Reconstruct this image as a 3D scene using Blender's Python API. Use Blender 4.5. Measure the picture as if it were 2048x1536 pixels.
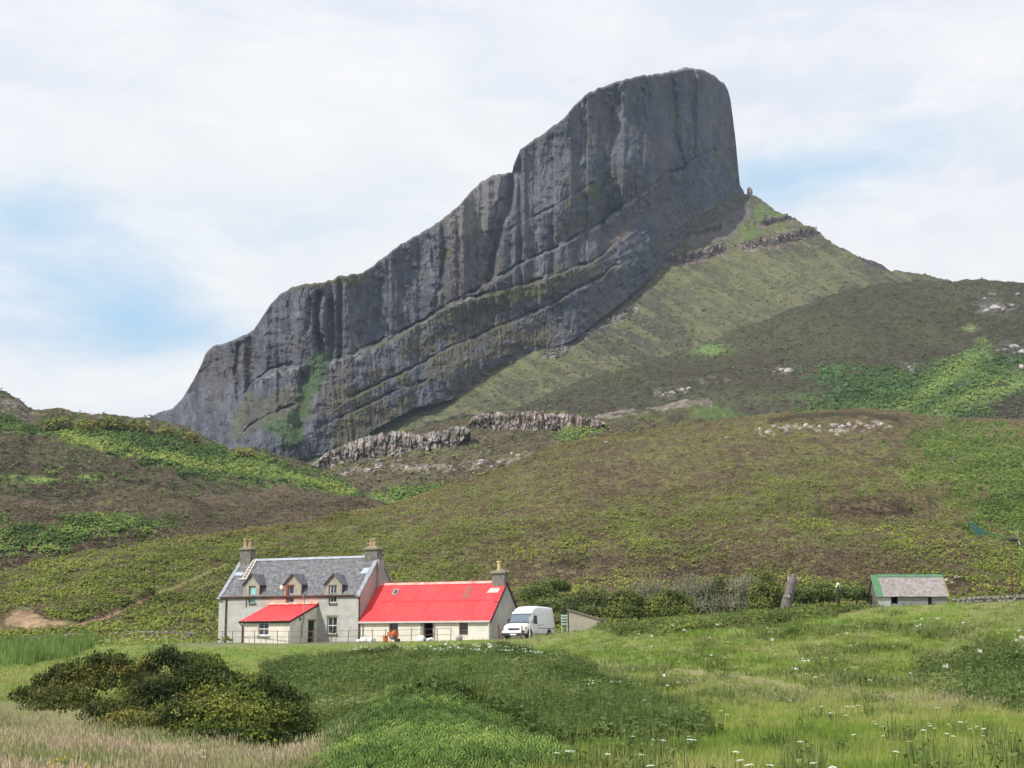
import bpy, bmesh, math, random
import numpy as np
from mathutils import Vector

for o in list(bpy.data.objects):
    bpy.data.objects.remove(o)
SC = bpy.context.scene
COL = SC.collection
R = math.radians
rng = np.random.default_rng(7)
random.seed(7)

# ------------------------------------------------------------------ camera
PITCH = R(10.06)
CA, SA = math.cos(PITCH), math.sin(PITCH)
FPX = 3000.0
cam_d = bpy.data.cameras.new('camera')
cam_d.sensor_width = 36.0
cam_d.lens = 36.0 * FPX / 2048.0
cam_d.clip_start = 0.5
cam_d.clip_end = 20000
cam = bpy.data.objects.new('camera', cam_d)
COL.objects.link(cam)
cam.location = (0, 0, 0)
cam.rotation_euler = (math.pi / 2 + PITCH, 0, 0)
SC.camera = cam

# ------------------------------------------------------------------ sun, sky, exposure
SUN_EL = R(47)
SUN_AZ = math.atan2(-0.85, -0.53)
sdir = Vector((math.sin(SUN_AZ) * math.cos(SUN_EL), math.cos(SUN_AZ) * math.cos(SUN_EL), math.sin(SUN_EL)))
sl = bpy.data.lights.new('sun', 'SUN')
sl.energy = 4.6
sl.angle = R(0.6)
sl.color = (1.0, 0.96, 0.89)
sun = bpy.data.objects.new('sun', sl)
COL.objects.link(sun)
sun.rotation_euler = sdir.to_track_quat('Z', 'Y').to_euler()
SC.view_settings.view_transform = 'Standard'
SC.view_settings.look = 'None'
SC.view_settings.exposure = 0.06
SC.view_settings.gamma = 1.0


def kk(py):
    v = (768.0 - np.asarray(py, float)) / FPX
    return (SA + v * CA) / (CA - v * SA)


def W(px, py, Y):
    """world point on the sight line of a photo pixel at distance Y"""
    px = np.asarray(px, float); py = np.asarray(py, float); Y = np.asarray(Y, float)
    u = (px - 1024.0) / FPX
    v = (768.0 - py) / FPX
    den = CA - v * SA
    return np.stack(np.broadcast_arrays(u / den * Y, Y, (SA + v * CA) / den * Y), -1)


def proj(P):
    d = P[..., 1] * CA + P[..., 2] * SA
    d = np.maximum(d, 0.1)
    return 1024 + FPX * P[..., 0] / d, 768 - FPX * (-P[..., 1] * SA + P[..., 2] * CA) / d


class NT:
    """tiny node-tree helper"""
    def __init__(s, tree):
        s.t = tree; s.n = tree.nodes; s.l = tree.links
    def add(s, typ, **kw):
        n = s.n.new(typ)
        for k, v in kw.items():
            if k.startswith('i_'):
                key = k[2:]
                key = int(key) if key.isdigit() else key.replace('_', ' ')
                s.put(n.inputs[key], v)
            else:
                setattr(n, k, v)
        return n
    def put(s, sock, v):
        if isinstance(v, bpy.types.NodeSocket):
            s.l.new(v, sock)
        else:
            sock.default_value = v
    def math(s, op, a, b=None, clamp=False):
        n = s.n.new('ShaderNodeMath'); n.operation = op; n.use_clamp = clamp
        s.put(n.inputs[0], a)
        if b is not None: s.put(n.inputs[1], b)
        return n.outputs[0]
    def mix(s, f, a, b, blend='MIX'):
        n = s.n.new('ShaderNodeMix'); n.data_type = 'RGBA'; n.blend_type = blend
        s.put(n.inputs[0], f)
        s.put(n.inputs[6], a if isinstance(a, bpy.types.NodeSocket) else (*a[:3], 1))
        s.put(n.inputs[7], b if isinstance(b, bpy.types.NodeSocket) else (*b[:3], 1))
        return n.outputs[2]
    def noise(s, vec, scale, detail=3, rough=0.5, dist=0.0):
        n = s.n.new('ShaderNodeTexNoise')
        s.put(n.inputs['Vector'], vec); n.inputs['Scale'].default_value = scale
        n.inputs['Detail'].default_value = detail; n.inputs['Roughness'].default_value = rough
        n.inputs['Distortion'].default_value = dist
        return n.outputs[0]
    def ramp(s, fac, stops):
        n = s.n.new('ShaderNodeValToRGB')
        s.put(n.inputs[0], fac)
        el = n.color_ramp.elements
        while len(el) < len(stops): el.new(0.5)
        for e, (p, c) in zip(el, stops):
            e.position = p
            e.color = (*c, 1) if hasattr(c, '__len__') else (c, c, c, 1)
        return n.outputs[0]


# world: Nishita sky seen through broken procedural cloud
wd = bpy.data.worlds.new('World'); SC.world = wd; wd.use_nodes = True
T = NT(wd.node_tree); T.n.clear()
out = T.add('ShaderNodeOutputWorld')
sky = T.add('ShaderNodeTexSky', sky_type='NISHITA', sun_disc=False)
sky.sun_elevation = SUN_EL; sky.sun_rotation = SUN_AZ
sky.air_density = 1.0; sky.dust_density = 1.5; sky.ozone_density = 1.0
tc = T.add('ShaderNodeTexCoord')
dirv = tc.outputs['Generated']
mp = T.add('ShaderNodeMapping', i_Vector=dirv); mp.inputs['Scale'].default_value = (1.0, 1.0, 2.6)
mv = mp.outputs[0]
n1 = T.noise(mv, 3.2, 6, 0.55, 0.25)
n2 = T.noise(mv, 9.0, 5, 0.6, 0.3)
n3 = T.noise(mv, 1.7, 3, 0.5)
cov = T.math('ADD', T.math('MULTIPLY', n1, 0.62), T.math('MULTIPLY', n2, 0.62))
# thinner cloud around a few directions
holes = None
for (hx, hy, rx, ry, amt) in [(220, 585, 220, 55, 1.1), (330, 660, 220, 50, 0.6), (230, 480, 320, 60, 0.6),
                      (150, 700, 260, 50, 0.5),
                      (1590, 375, 170, 60, 1.0), (1800, 300, 330, 50, 0.6), (60, 420, 240, 60, 0.45), (720, 420, 260, 60, 0.35),
                      (900, 200, 500, 70, 0.2), (3200, 500, 500, 200, 0.7), (-900, 450, 400, 200, 0.6)]:
    c = W(hx, hy, 1.0); c = Vector(c).normalized()
    right = Vector((c.y, -c.x, 0)).normalized(); up = right.cross(c).normalized()
    wob = T.add('ShaderNodeVectorMath', operation='ADD')
    T.l.new(dirv, wob.inputs[0])
    ns = T.add('ShaderNodeTexNoise'); T.put(ns.inputs['Vector'], mv); ns.inputs['Scale'].default_value = 7; ns.inputs['Detail'].default_value = 4
    sc_ = T.add('ShaderNodeVectorMath', operation='MULTIPLY_ADD')
    T.l.new(ns.outputs[1], sc_.inputs[0]); sc_.inputs[1].default_value = (0.10, 0.10, 0.05); sc_.inputs[2].default_value = (-0.05, -0.05, -0.025)
    T.l.new(sc_.outputs[0], wob.inputs[1])
    def dot(v, s_):
        n = T.add('ShaderNodeVectorMath', operation='DOT_PRODUCT'); T.l.new(wob.outputs[0], n.inputs[0])
        n.inputs[1].default_value = v; return T.math('MULTIPLY', n.outputs['Value'], s_)
    a = dot(right, FPX / rx); b = dot(up, FPX / ry)
    n = T.add('ShaderNodeVectorMath', operation='DOT_PRODUCT'); T.l.new(dirv, n.inputs[0]); n.inputs[1].default_value = c
    fr = T.math('GREATER_THAN', n.outputs['Value'], 0.0)
    r2 = T.math('ADD', T.math('MULTIPLY', a, a), T.math('MULTIPLY', b, b))
    g = T.math('MULTIPLY', T.math('EXPONENT', T.math('MULTIPLY', r2, -0.7)), amt)
    g = T.math('MULTIPLY', g, fr)
    holes = g if holes is None else T.math('ADD', holes, g)
cov = T.math('SUBTRACT', T.math('ADD', cov, 0.24), T.math('MULTIPLY', holes, 0.37))
cl = T.math('SMOOTH_MIN', 1.0, 1.0)
mr = T.add('ShaderNodeMapRange', interpolation_type='SMOOTHSTEP')
T.put(mr.inputs[0], cov); mr.inputs[1].default_value = 0.18; mr.inputs[2].default_value = 0.80
mask = mr.outputs[0]
ccol = T.mix(T.ramp(n3, [(0.40, 0.0), (0.60, 1.0)]), (0.66, 0.73, 0.90), (0.88, 0.90, 0.93))
ccol = T.mix(T.ramp(n2, [(0.42, 0.0), (0.7, 1.0)]), ccol, (0.96, 0.96, 0.965))
skyc = T.mix(1.0, sky.outputs[0], (0.10, 0.10, 0.10), 'MULTIPLY')
skyc = T.mix(0.80, skyc, (0.48, 0.76, 1.0))
fin = T.mix(mask, skyc, ccol)
bg = T.add('ShaderNodeBackground'); T.l.new(fin, bg.inputs[0]); bg.inputs[1].default_value = 1.0
T.l.new(bg.outputs[0], out.inputs[0])


# ------------------------------------------------------------------ noise (numpy)
def _h(ix, iy, iz, seed):
    h = (ix.astype(np.int64) * 374761393 + iy.astype(np.int64) * 668265263 + iz.astype(np.int64) * 2147483647 + seed * 1274126177) & 0xFFFFFFFF
    h = ((h ^ (h >> 13)) * 1274126177) & 0xFFFFFFFF
    h = ((h ^ (h >> 16)) * 2246822519) & 0xFFFFFFFF
    return ((h ^ (h >> 15)) & 0xFFFFFF) / float(0xFFFFFF)


def vnoise(x, y, z=None, seed=0):
    x = np.asarray(x, float); y = np.asarray(y, float)
    z = np.zeros_like(x) if z is None else np.asarray(z, float)
    x, y, z = np.broadcast_arrays(x, y, z)
    ix, iy, iz = np.floor(x), np.floor(y), np.floor(z)
    fx, fy, fz = x - ix, y - iy, z - iz
    fx = fx * fx * (3 - 2 * fx); fy = fy * fy * (3 - 2 * fy); fz = fz * fz * (3 - 2 * fz)
    r = 0
    for dz in (0, 1):
        wz = fz if dz else 1 - fz
        if dz and not fz.any(): continue
        for dy in (0, 1):
            wy = fy if dy else 1 - fy
            for dx in (0, 1):
                wx = fx if dx else 1 - fx
                r = r + wx * wy * wz * _h(ix + dx, iy + dy, iz + dz, seed)
    return r * 2 - 1


def fbm(x, y, z=None, o=4, seed=0, g=0.5):
    a, s, f = 1.0, 0, 1.0
    for i in range(o):
        s = s + a * vnoise(np.asarray(x) * f, np.asarray(y) * f, None if z is None else np.asarray(z) * f, seed + i * 17)
        a *= g; f *= 2.03
    return s


def sstep(a, b, x):
    t = np.clip((x - a) / (b - a), 0, 1)
    return t * t * (3 - 2 * t)


def inter(pts, x):
    p = np.array(pts, float)
    return np.interp(x, p[:, 0], p[:, 1])


def smooth_inter(pts, x, w=14.0):
    """polyline interpolation slightly rounded at its knots"""
    return sum(inter(pts, x + d * w) * c for d, c in ((-1, .15), (-.5, .2), (0, .3), (.5, .2), (1, .15)))


def _inp(poly, X, Y):
    ins = np.zeros(X.shape, bool)
    xs = [p[0] for p in poly]; ys = [p[1] for p in poly]
    n = len(poly)
    for i in range(n):
        x1, y1 = poly[i]; x2, y2 = poly[(i + 1) % n]
        if y1 == y2: continue
        ins ^= ((y1 > Y) != (y2 > Y)) & (X < (x2 - x1) * (Y - y1) / (y2 - y1) + x1)
    return ins


def inpoly(poly, X, Y, wob=0.0, freq=0.03, seed=3):
    """soft-edged polygon mask 0..1, its edge broken up by noise"""
    out = np.zeros(X.shape)
    x0 = min(p[0] for p in poly) - 3 * wob - 5; x1 = max(p[0] for p in poly) + 3 * wob + 5
    y0 = min(p[1] for p in poly) - 3 * wob - 5; y1 = max(p[1] for p in poly) + 3 * wob + 5
    sel = (X > x0) & (X < x1) & (Y > y0) & (Y < y1)
    if not sel.any(): return out
    X = X[sel]; Y = Y[sel]
    if wob:
        X = X + wob * fbm(X * freq, Y * freq * 1.6, o=5, seed=seed, g=.65); Y = Y + wob * .7 * fbm(X * freq + 71, Y * freq * 1.6 + 13, o=5, seed=seed + 5, g=.65)
    s = wob * .55
    r = _inp(poly, X, Y) * 1.0
    for a, b in ((s, 0), (-s, 0), (0, s * .6), (0, -s * .6), (s * .5, s * .3), (-s * .5, -s * .3), (s * .5, -s * .3), (-s * .5, s * .3)):
        r = r + _inp(poly, X + a, Y + b)
    out[sel] = r / 9
    return out


def linedist(pts, X, Y):
    best = np.full(X.shape, 1e9)
    for (x1, y1), (x2, y2) in zip(pts[:-1], pts[1:]):
        dx, dy = x2 - x1, y2 - y1
        t = np.clip(((X - x1) * dx + (Y - y1) * dy) / (dx * dx + dy * dy), 0, 1)
        best = np.minimum(best, np.hypot(X - x1 - t * dx, Y - y1 - t * dy))
    return best


def lerp3(base, col, m):
    m = np.clip(m, 0, 1)[..., None]
    return base * (1 - m) + np.array(col) * m


# ------------------------------------------------------------------ materials
MATS = {}


def mat(name, col=(.5, .5, .5), rough=.8, var=.25, vscale=3.0, col2=None, bump=0.0, bscale=20.0, metal=0.0, stretch=(1, 1, 1), spec=0.3, detail=5):
    if name in MATS: return MATS[name]
    m = bpy.data.materials.new(name); m.use_nodes = True
    t = NT(m.node_tree); t.n.clear()
    o = t.add('ShaderNodeOutputMaterial'); b = t.add('ShaderNodeBsdfPrincipled')
    t.l.new(b.outputs[0], o.inputs[0])
    tc = t.add('ShaderNodeTexCoord'); mp = t.add('ShaderNodeMapping', i_Vector=tc.outputs['Object'])
    mp.inputs['Scale'].default_value = stretch
    n = t.noise(mp.outputs[0], vscale, detail, .62)
    f = t.ramp(n, [(.32, 0.0), (.68, 1.0)])
    c2 = col2 if col2 else tuple(max(0, c * (1 - var * 1.6)) for c in col)
    c1 = col if col2 else tuple(min(1, c * (1 + var * .6)) for c in col)
    cc = t.mix(f, c2, c1)
    t.l.new(cc, b.inputs['Base Color'])
    b.inputs['Roughness'].default_value = rough; b.inputs['Metallic'].default_value = metal
    b.inputs['Specular IOR Level'].default_value = spec
    if bump:
        bn = t.noise(mp.outputs[0], bscale, 4, .6)
        bm_ = t.add('ShaderNodeBump'); bm_.inputs['Strength'].default_value = bump; bm_.inputs['Distance'].default_value = .05
        t.l.new(bn, bm_.inputs['Height']); t.l.new(bm_.outputs[0], b.inputs['Normal'])
    MATS[name] = m
    return m


def mat_terrain(name, fine, coarse, amp=.5, bump=.6, bdist=.3, zs=1.0, lo=.55, hi=1.45):
    """albedo from the 'alb' vertex colours, broken up by procedural grain"""
    m = bpy.data.materials.new(name); m.use_nodes = True
    t = NT(m.node_tree); t.n.clear()
    o = t.add('ShaderNodeOutputMaterial'); b = t.add('ShaderNodeBsdfPrincipled')
    t.l.new(b.outputs[0], o.inputs[0])
    a = t.add('ShaderNodeAttribute', attribute_name='alb')
    tc = t.add('ShaderNodeTexCoord'); mp = t.add('ShaderNodeMapping', i_Vector=tc.outputs['Object']); mp.inputs['Scale'].default_value = (1, 1, zs)
    n1 = t.noise(mp.outputs[0], fine, 4, .65); n2 = t.noise(mp.outputs[0], coarse, 4, .6)
    s = t.math('ADD', t.math('MULTIPLY', n1, .6), t.math('MULTIPLY', n2, .4))
    g = t.ramp(s, [(.35, lo), (.65, hi if hi <= 1 else 1.0)])
    g2 = t.math('MULTIPLY', g, hi)
    cm = t.mix(1.0, a.outputs['Color'], g, 'MULTIPLY')
    v = t.add('ShaderNodeHueSaturation'); t.l.new(cm, v.inputs['Color']); v.inputs['Value'].default_value = hi
    hue = t.math('ADD', t.math('MULTIPLY', n2, .06), .47)
    t.l.new(hue, v.inputs['Hue'])
    t.l.new(v.outputs[0], b.inputs['Base Color'])
    b.inputs['Roughness'].default_value = .95; b.inputs['Specular IOR Level'].default_value = .1
    bm_ = t.add('ShaderNodeBump'); bm_.inputs['Strength'].default_value = bump; bm_.inputs['Distance'].default_value = bdist
    t.l.new(s, bm_.inputs['Height']); t.l.new(bm_.outputs[0], b.inputs['Normal'])
    return m


def mat_leaf(name, stops, rough=.75, trans=.25):
    if name in MATS: return MATS[name]
    m = bpy.data.materials.new(name); m.use_nodes = True
    t = NT(m.node_tree); t.n.clear()
    o = t.add('ShaderNodeOutputMaterial'); b = t.add('ShaderNodeBsdfPrincipled')
    a = t.add('ShaderNodeAttribute', attribute_name='tint')
    c = t.ramp(a.outputs['Fac'], stops)
    t.l.new(c, b.inputs['Base Color']); b.inputs['Roughness'].default_value = rough; b.inputs['Specular IOR Level'].default_value = .15
    tr = t.add('ShaderNodeBsdfTranslucent'); t.l.new(c, tr.inputs[0])
    mx = t.add('ShaderNodeMixShader'); mx.inputs[0].default_value = trans
    t.l.new(b.outputs[0], mx.inputs[1]); t.l.new(tr.outputs[0], mx.inputs[2]); t.l.new(mx.outputs[0], o.inputs[0])
    MATS[name] = m
    return m


def mesh_np(name, V, F, material, attrs=None, smooth=False):
    """V (n,3), F (m,k) with k = 3 or 4"""
    me = bpy.data.meshes.new(name)
    V = np.ascontiguousarray(V, np.float32); F = np.ascontiguousarray(F, np.int32)
    k = F.shape[1]
    me.vertices.add(len(V)); me.vertices.foreach_set('co', V.ravel())
    me.loops.add(F.size); me.loops.foreach_set('vertex_index', F.ravel())
    me.polygons.add(len(F)); me.polygons.foreach_set('loop_start', np.arange(0, F.size, k, dtype=np.int32))
    if smooth: me.polygons.foreach_set('use_smooth', np.ones(len(F), bool))
    me.update(calc_edges=True)
    for an, (typ, data) in (attrs or {}).items():
        at = me.attributes.new(an, typ, 'POINT')
        if typ == 'FLOAT_COLOR':
            c = np.ones((len(V), 4), np.float32); c[:, :3] = data
            at.data.foreach_set('color', c.ravel())
        else:
            at.data.foreach_set('value', np.ascontiguousarray(data, np.float32))
    if material: me.materials.append(material)
    return me


def obj(name, me, parent=None, loc=None, rotz=None):
    o = bpy.data.objects.new(name, me); COL.objects.link(o)
    if parent: o.parent = parent
    if loc is not None: o.location = loc
    if rotz is not None: o.rotation_euler = (0, 0, rotz)
    return o


def tag(o, label=None, cat=None, group=None, kind=None):
    if label: o['label'] = label
    if cat: o['category'] = cat
    if group: o['group'] = group
    if kind: o['kind'] = kind
    return o


# ------------------------------------------------------------------ terrain patches
PATCH = {}


def add_patch(name, P, PX, PY, colf, material, nface=None):
    n, m = P.shape[:2]
    idx = np.arange(n * m).reshape(n, m)
    F = np.stack([idx[:-1, :-1], idx[:-1, 1:], idx[1:, 1:], idx[1:, :-1]], -1).reshape(-1, 4)
    qx, qy = proj(P)
    alb = colf(qx, qy, P) if colf else np.full(P.shape, .1)
    me = mesh_np(name, P.reshape(-1, 3), F, material, {'alb': ('FLOAT_COLOR', np.clip(alb, .005, .9).reshape(-1, 3))}, smooth=True)
    o = obj(name, me); tag(o, kind='structure')
    PATCH[name] = (P, qx, qy)
    return o


def hill(name, x0, x1, nx, ny, top, bot, Yb, Yt, colf, material, disp=None, bulge=.6, back=60, drop=.55, wtop=14.0):
    px = np.linspace(x0, x1, nx)
    tp = smooth_inter(top, px, wtop); bt = smooth_inter(bot, px, 30)
    yb = smooth_inter(Yb, px, 60) if hasattr(Yb, '__len__') else np.full(nx, float(Yb))
    yt = smooth_inter(Yt, px, 60) if hasattr(Yt, '__len__') else np.full(nx, float(Yt))
    ph = np.linspace(0, math.pi / 2, ny)[:, None]
    t = np.sin(ph) * .55 + .45 * ph / (math.pi / 2)
    f = (1 - bulge) * t + bulge * (1 - np.cos(ph)) ** 1.15
    PY = bt + (tp - bt) * t
    Y = yb + (yt - yb) * f
    PX = np.broadcast_to(px, PY.shape)
    P = W(PX, PY, Y)
    nb = 10
    e = P[-1]
    rows = []
    for i in range(1, nb + 1):
        s = (i / nb) ** 1.3
        q = e.copy(); q[:, 0] *= 1 + back * s / e[:, 1]; q[:, 1] += back * s; q[:, 2] -= drop * back * s * (i / nb)
        rows.append(q)
    P = np.concatenate([P, np.array(rows)], 0)
    if disp is not None: P = disp(P, *proj(P))
    return add_patch(name, P, None, None, colf, material)


def rough_disp(a1, s1, a2, s2, seed=0, keep=0.0):
    def d(P, qx, qy):
        n = fbm(P[..., 0] / s1, P[..., 1] / s1, o=4, seed=seed) * a1 + fbm(P[..., 0] / s2, P[..., 1] / s2, o=4, seed=seed + 50) * a2
        P = P.copy(); P[..., 2] += n
        return P
    return d


# ---- foreground meadow: knots (distance, photo row) or (distance, height<100)
KN = {
    0: [(4, -1.7), (15, -2.0), (25, 1548), (36, 1482), (43, 1442), (50, -2.9), (60, 1425), (75, 1385), (95, 1347), (115, 1317), (135, 1297), (150, 1286), (175, 1268), (230, 1240)],
    250: [(4, -1.7), (15, -2.0), (25, 1555), (36, 1497), (43, 1466), (48, -3.2), (55, -4.2), (64, -3.8), (76, 1398), (92, 1352), (112, 1318), (130, 1299), (145, 1289), (175, 1262), (230, 1235)],
    500: [(4, -1.7), (15, -2.1), (25, 1565), (36, 1522), (42, 1498), (47, -3.9), (54, -4.6), (64, 1438), (80, 1378), (100, 1328), (120, 1300), (137, 1286), (150, .85), (175, 1256), (230, 1230)],
    640: [(4, -1.7), (15, -2.1), (25, 1565), (33, 1530), (38, 1515), (44, -3.9), (52, -4.3), (62, 1438), (80, 1375), (100, 1326), (120, 1300), (136, 1285), (150, .9), (175, 1250), (230, 1225)],
    760: [(4, -1.7), (12, -1.9), (20, 1565), (28, 1517), (36, 1468), (41, 1452), (47, -3.2), (54, 1463), (65, 1415), (80, 1365), (100, 1321), (118, 1296), (133, 1284), (150, .95), (175, 1245), (230, 1225)],
    900: [(4, -1.7), (12, -1.9), (20, 1565), (28, 1507), (35, 1460), (39, 1448), (45, -2.5), (53, 1447), (65, 1402), (80, 1355), (100, 1313), (116, 1292), (130, 1281), (150, 1.0), (175, 1238), (230, 1220)],
    1050: [(4, -1.7), (12, -1.9), (20, 1565), (28, 1520), (36, 1480), (44, 1455), (52, 1432), (62, 1400), (78, 1353), (95, 1314), (112, 1290), (126, 1278), (150, 1.15), (175, 1232), (230, 1215)],
    1120: [(4, -1.7), (12, -1.9), (20, 1565), (30, 1520), (40, 1475), (52, 1432), (65, 1392), (80, 1348), (97, 1300), (110, 1276), (118, 1267), (127, 1.15), (150, 1.3), (175, 1228), (230, 1210)],
    1200: [(4, -1.7), (12, -1.9), (20, 1565), (30, 1520), (40, 1475), (52, 1430), (65, 1388), (80, 1338), (95, 1293), (108, 1263), (117, 1255), (130, 1.35), (150, 1.6), (175, 1225), (230, 1205)],
    1400: [(4, -1.7), (12, -1.9), (20, 1565), (30, 1520), (40, 1477), (52, 1432), (65, 1380), (80, 1322), (95, 1268), (108, 1238), (117, 1230), (130, 2.0), (150, 2.3), (175, 1218), (230, 1195)],
    1600: [(4, -1.7), (12, -1.9), (20, 1565), (30, 1520), (40, 1472), (50, 1432), (62, 1388), (75, 1337), (90, 1283), (105, 1235), (117, 1217), (130, 2.9), (150, 3.1), (175, 1212), (230, 1190)],
    1800: [(4, -1.7), (12, -1.9), (20, 1565), (30, 1520), (40, 1470), (50, 1427), (62, 1380), (75, 1327), (90, 1272), (105, 1230), (117, 1211), (130, 3.5), (150, 3.75), (175, 1206), (230, 1185)],
    2048: [(4, -1.7), (12, -1.9), (20, 1565), (30, 1517), (40, 1465), (50, 1420), (62, 1368), (75, 1312), (90, 1257), (105, 1218), (117, 1202), (130, 4.0), (150, 4.3), (175, 1198), (230, 1178)],
}
KX = np.array([-1400] + list(KN.keys()) + [3400], float)
YG = np.geomspace(4, 230, 260)
_cols = []
for kx, kn in KN.items():
    ys = np.array([a for a, b in kn], float)
    zs = np.array([b if b < 100 else float(kk(b)) * a for a, b in kn])
    z = np.interp(YG, ys, zs)
    for _ in range(5):
        z[1:-1] = (z[:-2] + 2 * z[1:-1] + z[2:]) / 4
    _cols.append(z)
ZG = np.array([_cols[0]] + _cols + [_cols[-1]])
_fx = np.arange(-1400, 3401, 10.0)
ZF = np.array([np.interp(_fx, KX, ZG[:, j]) for j in range(len(YG))])
ker = np.exp(-0.5 * (np.arange(-9, 10) / 4.0) ** 2); ker /= ker.sum()
ZF = np.array([np.convolve(np.pad(r, 9, mode='edge'), ker, 'valid') for r in ZF])


def zA(x, y, noise=True):
    x = np.asarray(x, float); y = np.asarray(y, float)
    a = np.interp(y, YG, np.arange(len(YG)))
    px = 1024 + FPX * x / np.maximum(y * 1.015, .1)
    b = np.clip((px + 1400) / 10.0, 0, len(_fx) - 1.001)
    i = np.clip(a.astype(int), 0, len(YG) - 2); j = b.astype(int)
    fa = a - i; fb = b - j
    z = ZF[i, j] * (1 - fa) * (1 - fb) + ZF[i + 1, j] * fa * (1 - fb) + ZF[i, j + 1] * (1 - fa) * fb + ZF[i + 1, j + 1] * fa * fb
    if noise:
        amp = 1 - .8 * sstep(121, 129, y) * (1 - sstep(4, 12, x)) * (1 - sstep(150, 165, y))
        z = z + fbm(x / 7.0, y / 9.0, o=3, seed=5) * .13 * amp + fbm(x / 1.6, y / 1.9, o=3, seed=9) * .05 * amp
        # hummocks on the right-hand bank
        hm = sstep(2, 14, x) * sstep(55, 75, y) * (1 - sstep(98, 114, y))
        z = z + hm * (.45 * fbm(x / 6.0 + 3, y / 3.5, o=2, seed=31) + .40 * fbm(x / 11.0 + 9, y / 5.0, o=2, seed=33))
    pxx = 1024 + FPX * x / np.maximum(y * 1.015, .1)
    z = z + .75 * np.exp(-((pxx - 850) / 165) ** 2 - ((y - 32) / 7) ** 2) + .5 * np.exp(-((pxx - 900) / 260) ** 2 - ((y - 82) / 16) ** 2)
    return z


def ray_ground(px, py, h=0.0):
    """first point where a sight line comes within h above the meadow"""
    Y = np.linspace(14, 175, 1600)
    p = W(px, py, Y)
    g = p[:, 2] - (zA(p[:, 0], p[:, 1]) + h)
    i = int(np.argmax(g < 0)) if (g < 0).any() else len(Y) - 1
    return p[i]


# regions of the meadow, as polygons over the picture
PG_BRACKEN = [(700, 1536), (665, 1500), (690, 1460), (740, 1425), (820, 1402), (930, 1402), (980, 1440), (1000, 1490), (1090, 1520), (1120, 1560), (650, 1600)]
PG_SCRUB = [(600, 1470), (585, 1400), (530, 1370), (520, 1335), (580, 1318), (700, 1312), (900, 1304), (1020, 1300), (1110, 1312), (1180, 1340), (1240, 1380), (1300, 1400), (1390, 1440), (1400, 1470), (1300, 1490), (1180, 1480), (1120, 1500), (1060, 1495), (980, 1450), (880, 1405), (760, 1410), (690, 1450), (640, 1475)]
PG_TALL = [(760, 1400), (800, 1375), (860, 1350), (880, 1325), (930, 1320), (1000, 1330), (1040, 1350), (990, 1375), (900, 1370), (850, 1400), (800, 1408)]
PG_SCRUB_R = [(1860, 1330), (1950, 1310), (2100, 1290), (2100, 1430), (2000, 1420), (1900, 1395), (1850, 1365)]
PG_HEDGEBANK = [(1190, 1256), (1250, 1236), (1400, 1220), (1560, 1206), (1720, 1202), (1760, 1212), (1650, 1236), (1500, 1252), (1330, 1268), (1230, 1272)]
PG_DRY = [(-700, 1400), (60, 1402), (300, 1428), (500, 1462), (700, 1470), (690, 1500), (640, 1600), (-700, 1800)]
TRACK = [(1130, 1316), (1250, 1335), (1400, 1348), (1520, 1362), (1600, 1378), (1650, 1388)]
PG_REED = [(-300, 1300), (0, 1290), (90, 1283), (180, 1278), (200, 1290), (150, 1310), (60, 1330), (0, 1338), (-300, 1345)]


def colA(X, Y, P):
    n = fbm(P[..., 0] / 5, P[..., 1] / 7, o=4, seed=21); n2 = fbm(P[..., 0] / 1.5, P[..., 1] / 2.2, o=3, seed=27)
    c = np.broadcast_to(np.array([.15, .205, .045]), P.shape).copy()
    c = lerp3(c, (.21, .225, .075), sstep(-.2, .6, n) * .8)
    c = lerp3(c, (.10, .17, .03), sstep(.1, .7, n2) * .6)
    c = lerp3(c, (.20, .175, .085), inpoly(PG_DRY, X, Y, 10) * (.55 + .3 * n))
    c = lerp3(c, (.055, .082, .024), inpoly(PG_SCRUB, X, Y, 14) * .85)
    c = lerp3(c, (.055, .10, .022), inpoly(PG_BRACKEN, X, Y, 10) * .85)
    c = lerp3(c, (.05, .085, .024), inpoly(PG_SCRUB_R, X, Y, 16) * .8)
    c = lerp3(c, (.05, .085, .024), inpoly(PG_HEDGEBANK, X, Y, 8) * .7)
    d = linedist(TRACK, X + 8 * n2, Y * 1.0)
    c = lerp3(c, (.26, .20, .12), (1 - sstep(2, 9, d)) * .55)
    d = linedist([(1600, 1380), (1655, 1391)], X + 8 * n2, Y)
    c = lerp3(c, (.32, .22, .15), (1 - sstep(3, 11, d)) * .8)
    d = linedist([(1000, 1278), (1020, 1290), (1010, 1310)], X + 8 * n2, Y)
    c = lerp3(c, (.24, .20, .14), (1 - sstep(4, 14, d)) * .7)
    c = lerp3(c, (.22, .18, .11), inpoly([(1090, 1262), (1180, 1250), (1210, 1250), (1100, 1285), (1050, 1290)], X, Y, 8) * .5)
    rb = sstep(1150, 1300, X) * (Y < 1400)
    st = fbm(X / 130, Y / 16, o=4, seed=224)
    c = lerp3(c, (.235, .205, .10), rb * sstep(.1, .6, st) * .6)
    c = lerp3(c, (.085, .13, .03), rb * sstep(.1, .5, fbm(X / 110, Y / 13, o=4, seed=223)) * .7)
    yard = sstep(127, 131, P[..., 1]) * (1 - sstep(148, 152, P[..., 1])) * (1 - sstep(6, 9, P[..., 0])) * sstep(-34, -28, P[..., 0])
    c = lerp3(c, (.17, .155, .11), yard * .6)
    return c


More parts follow.
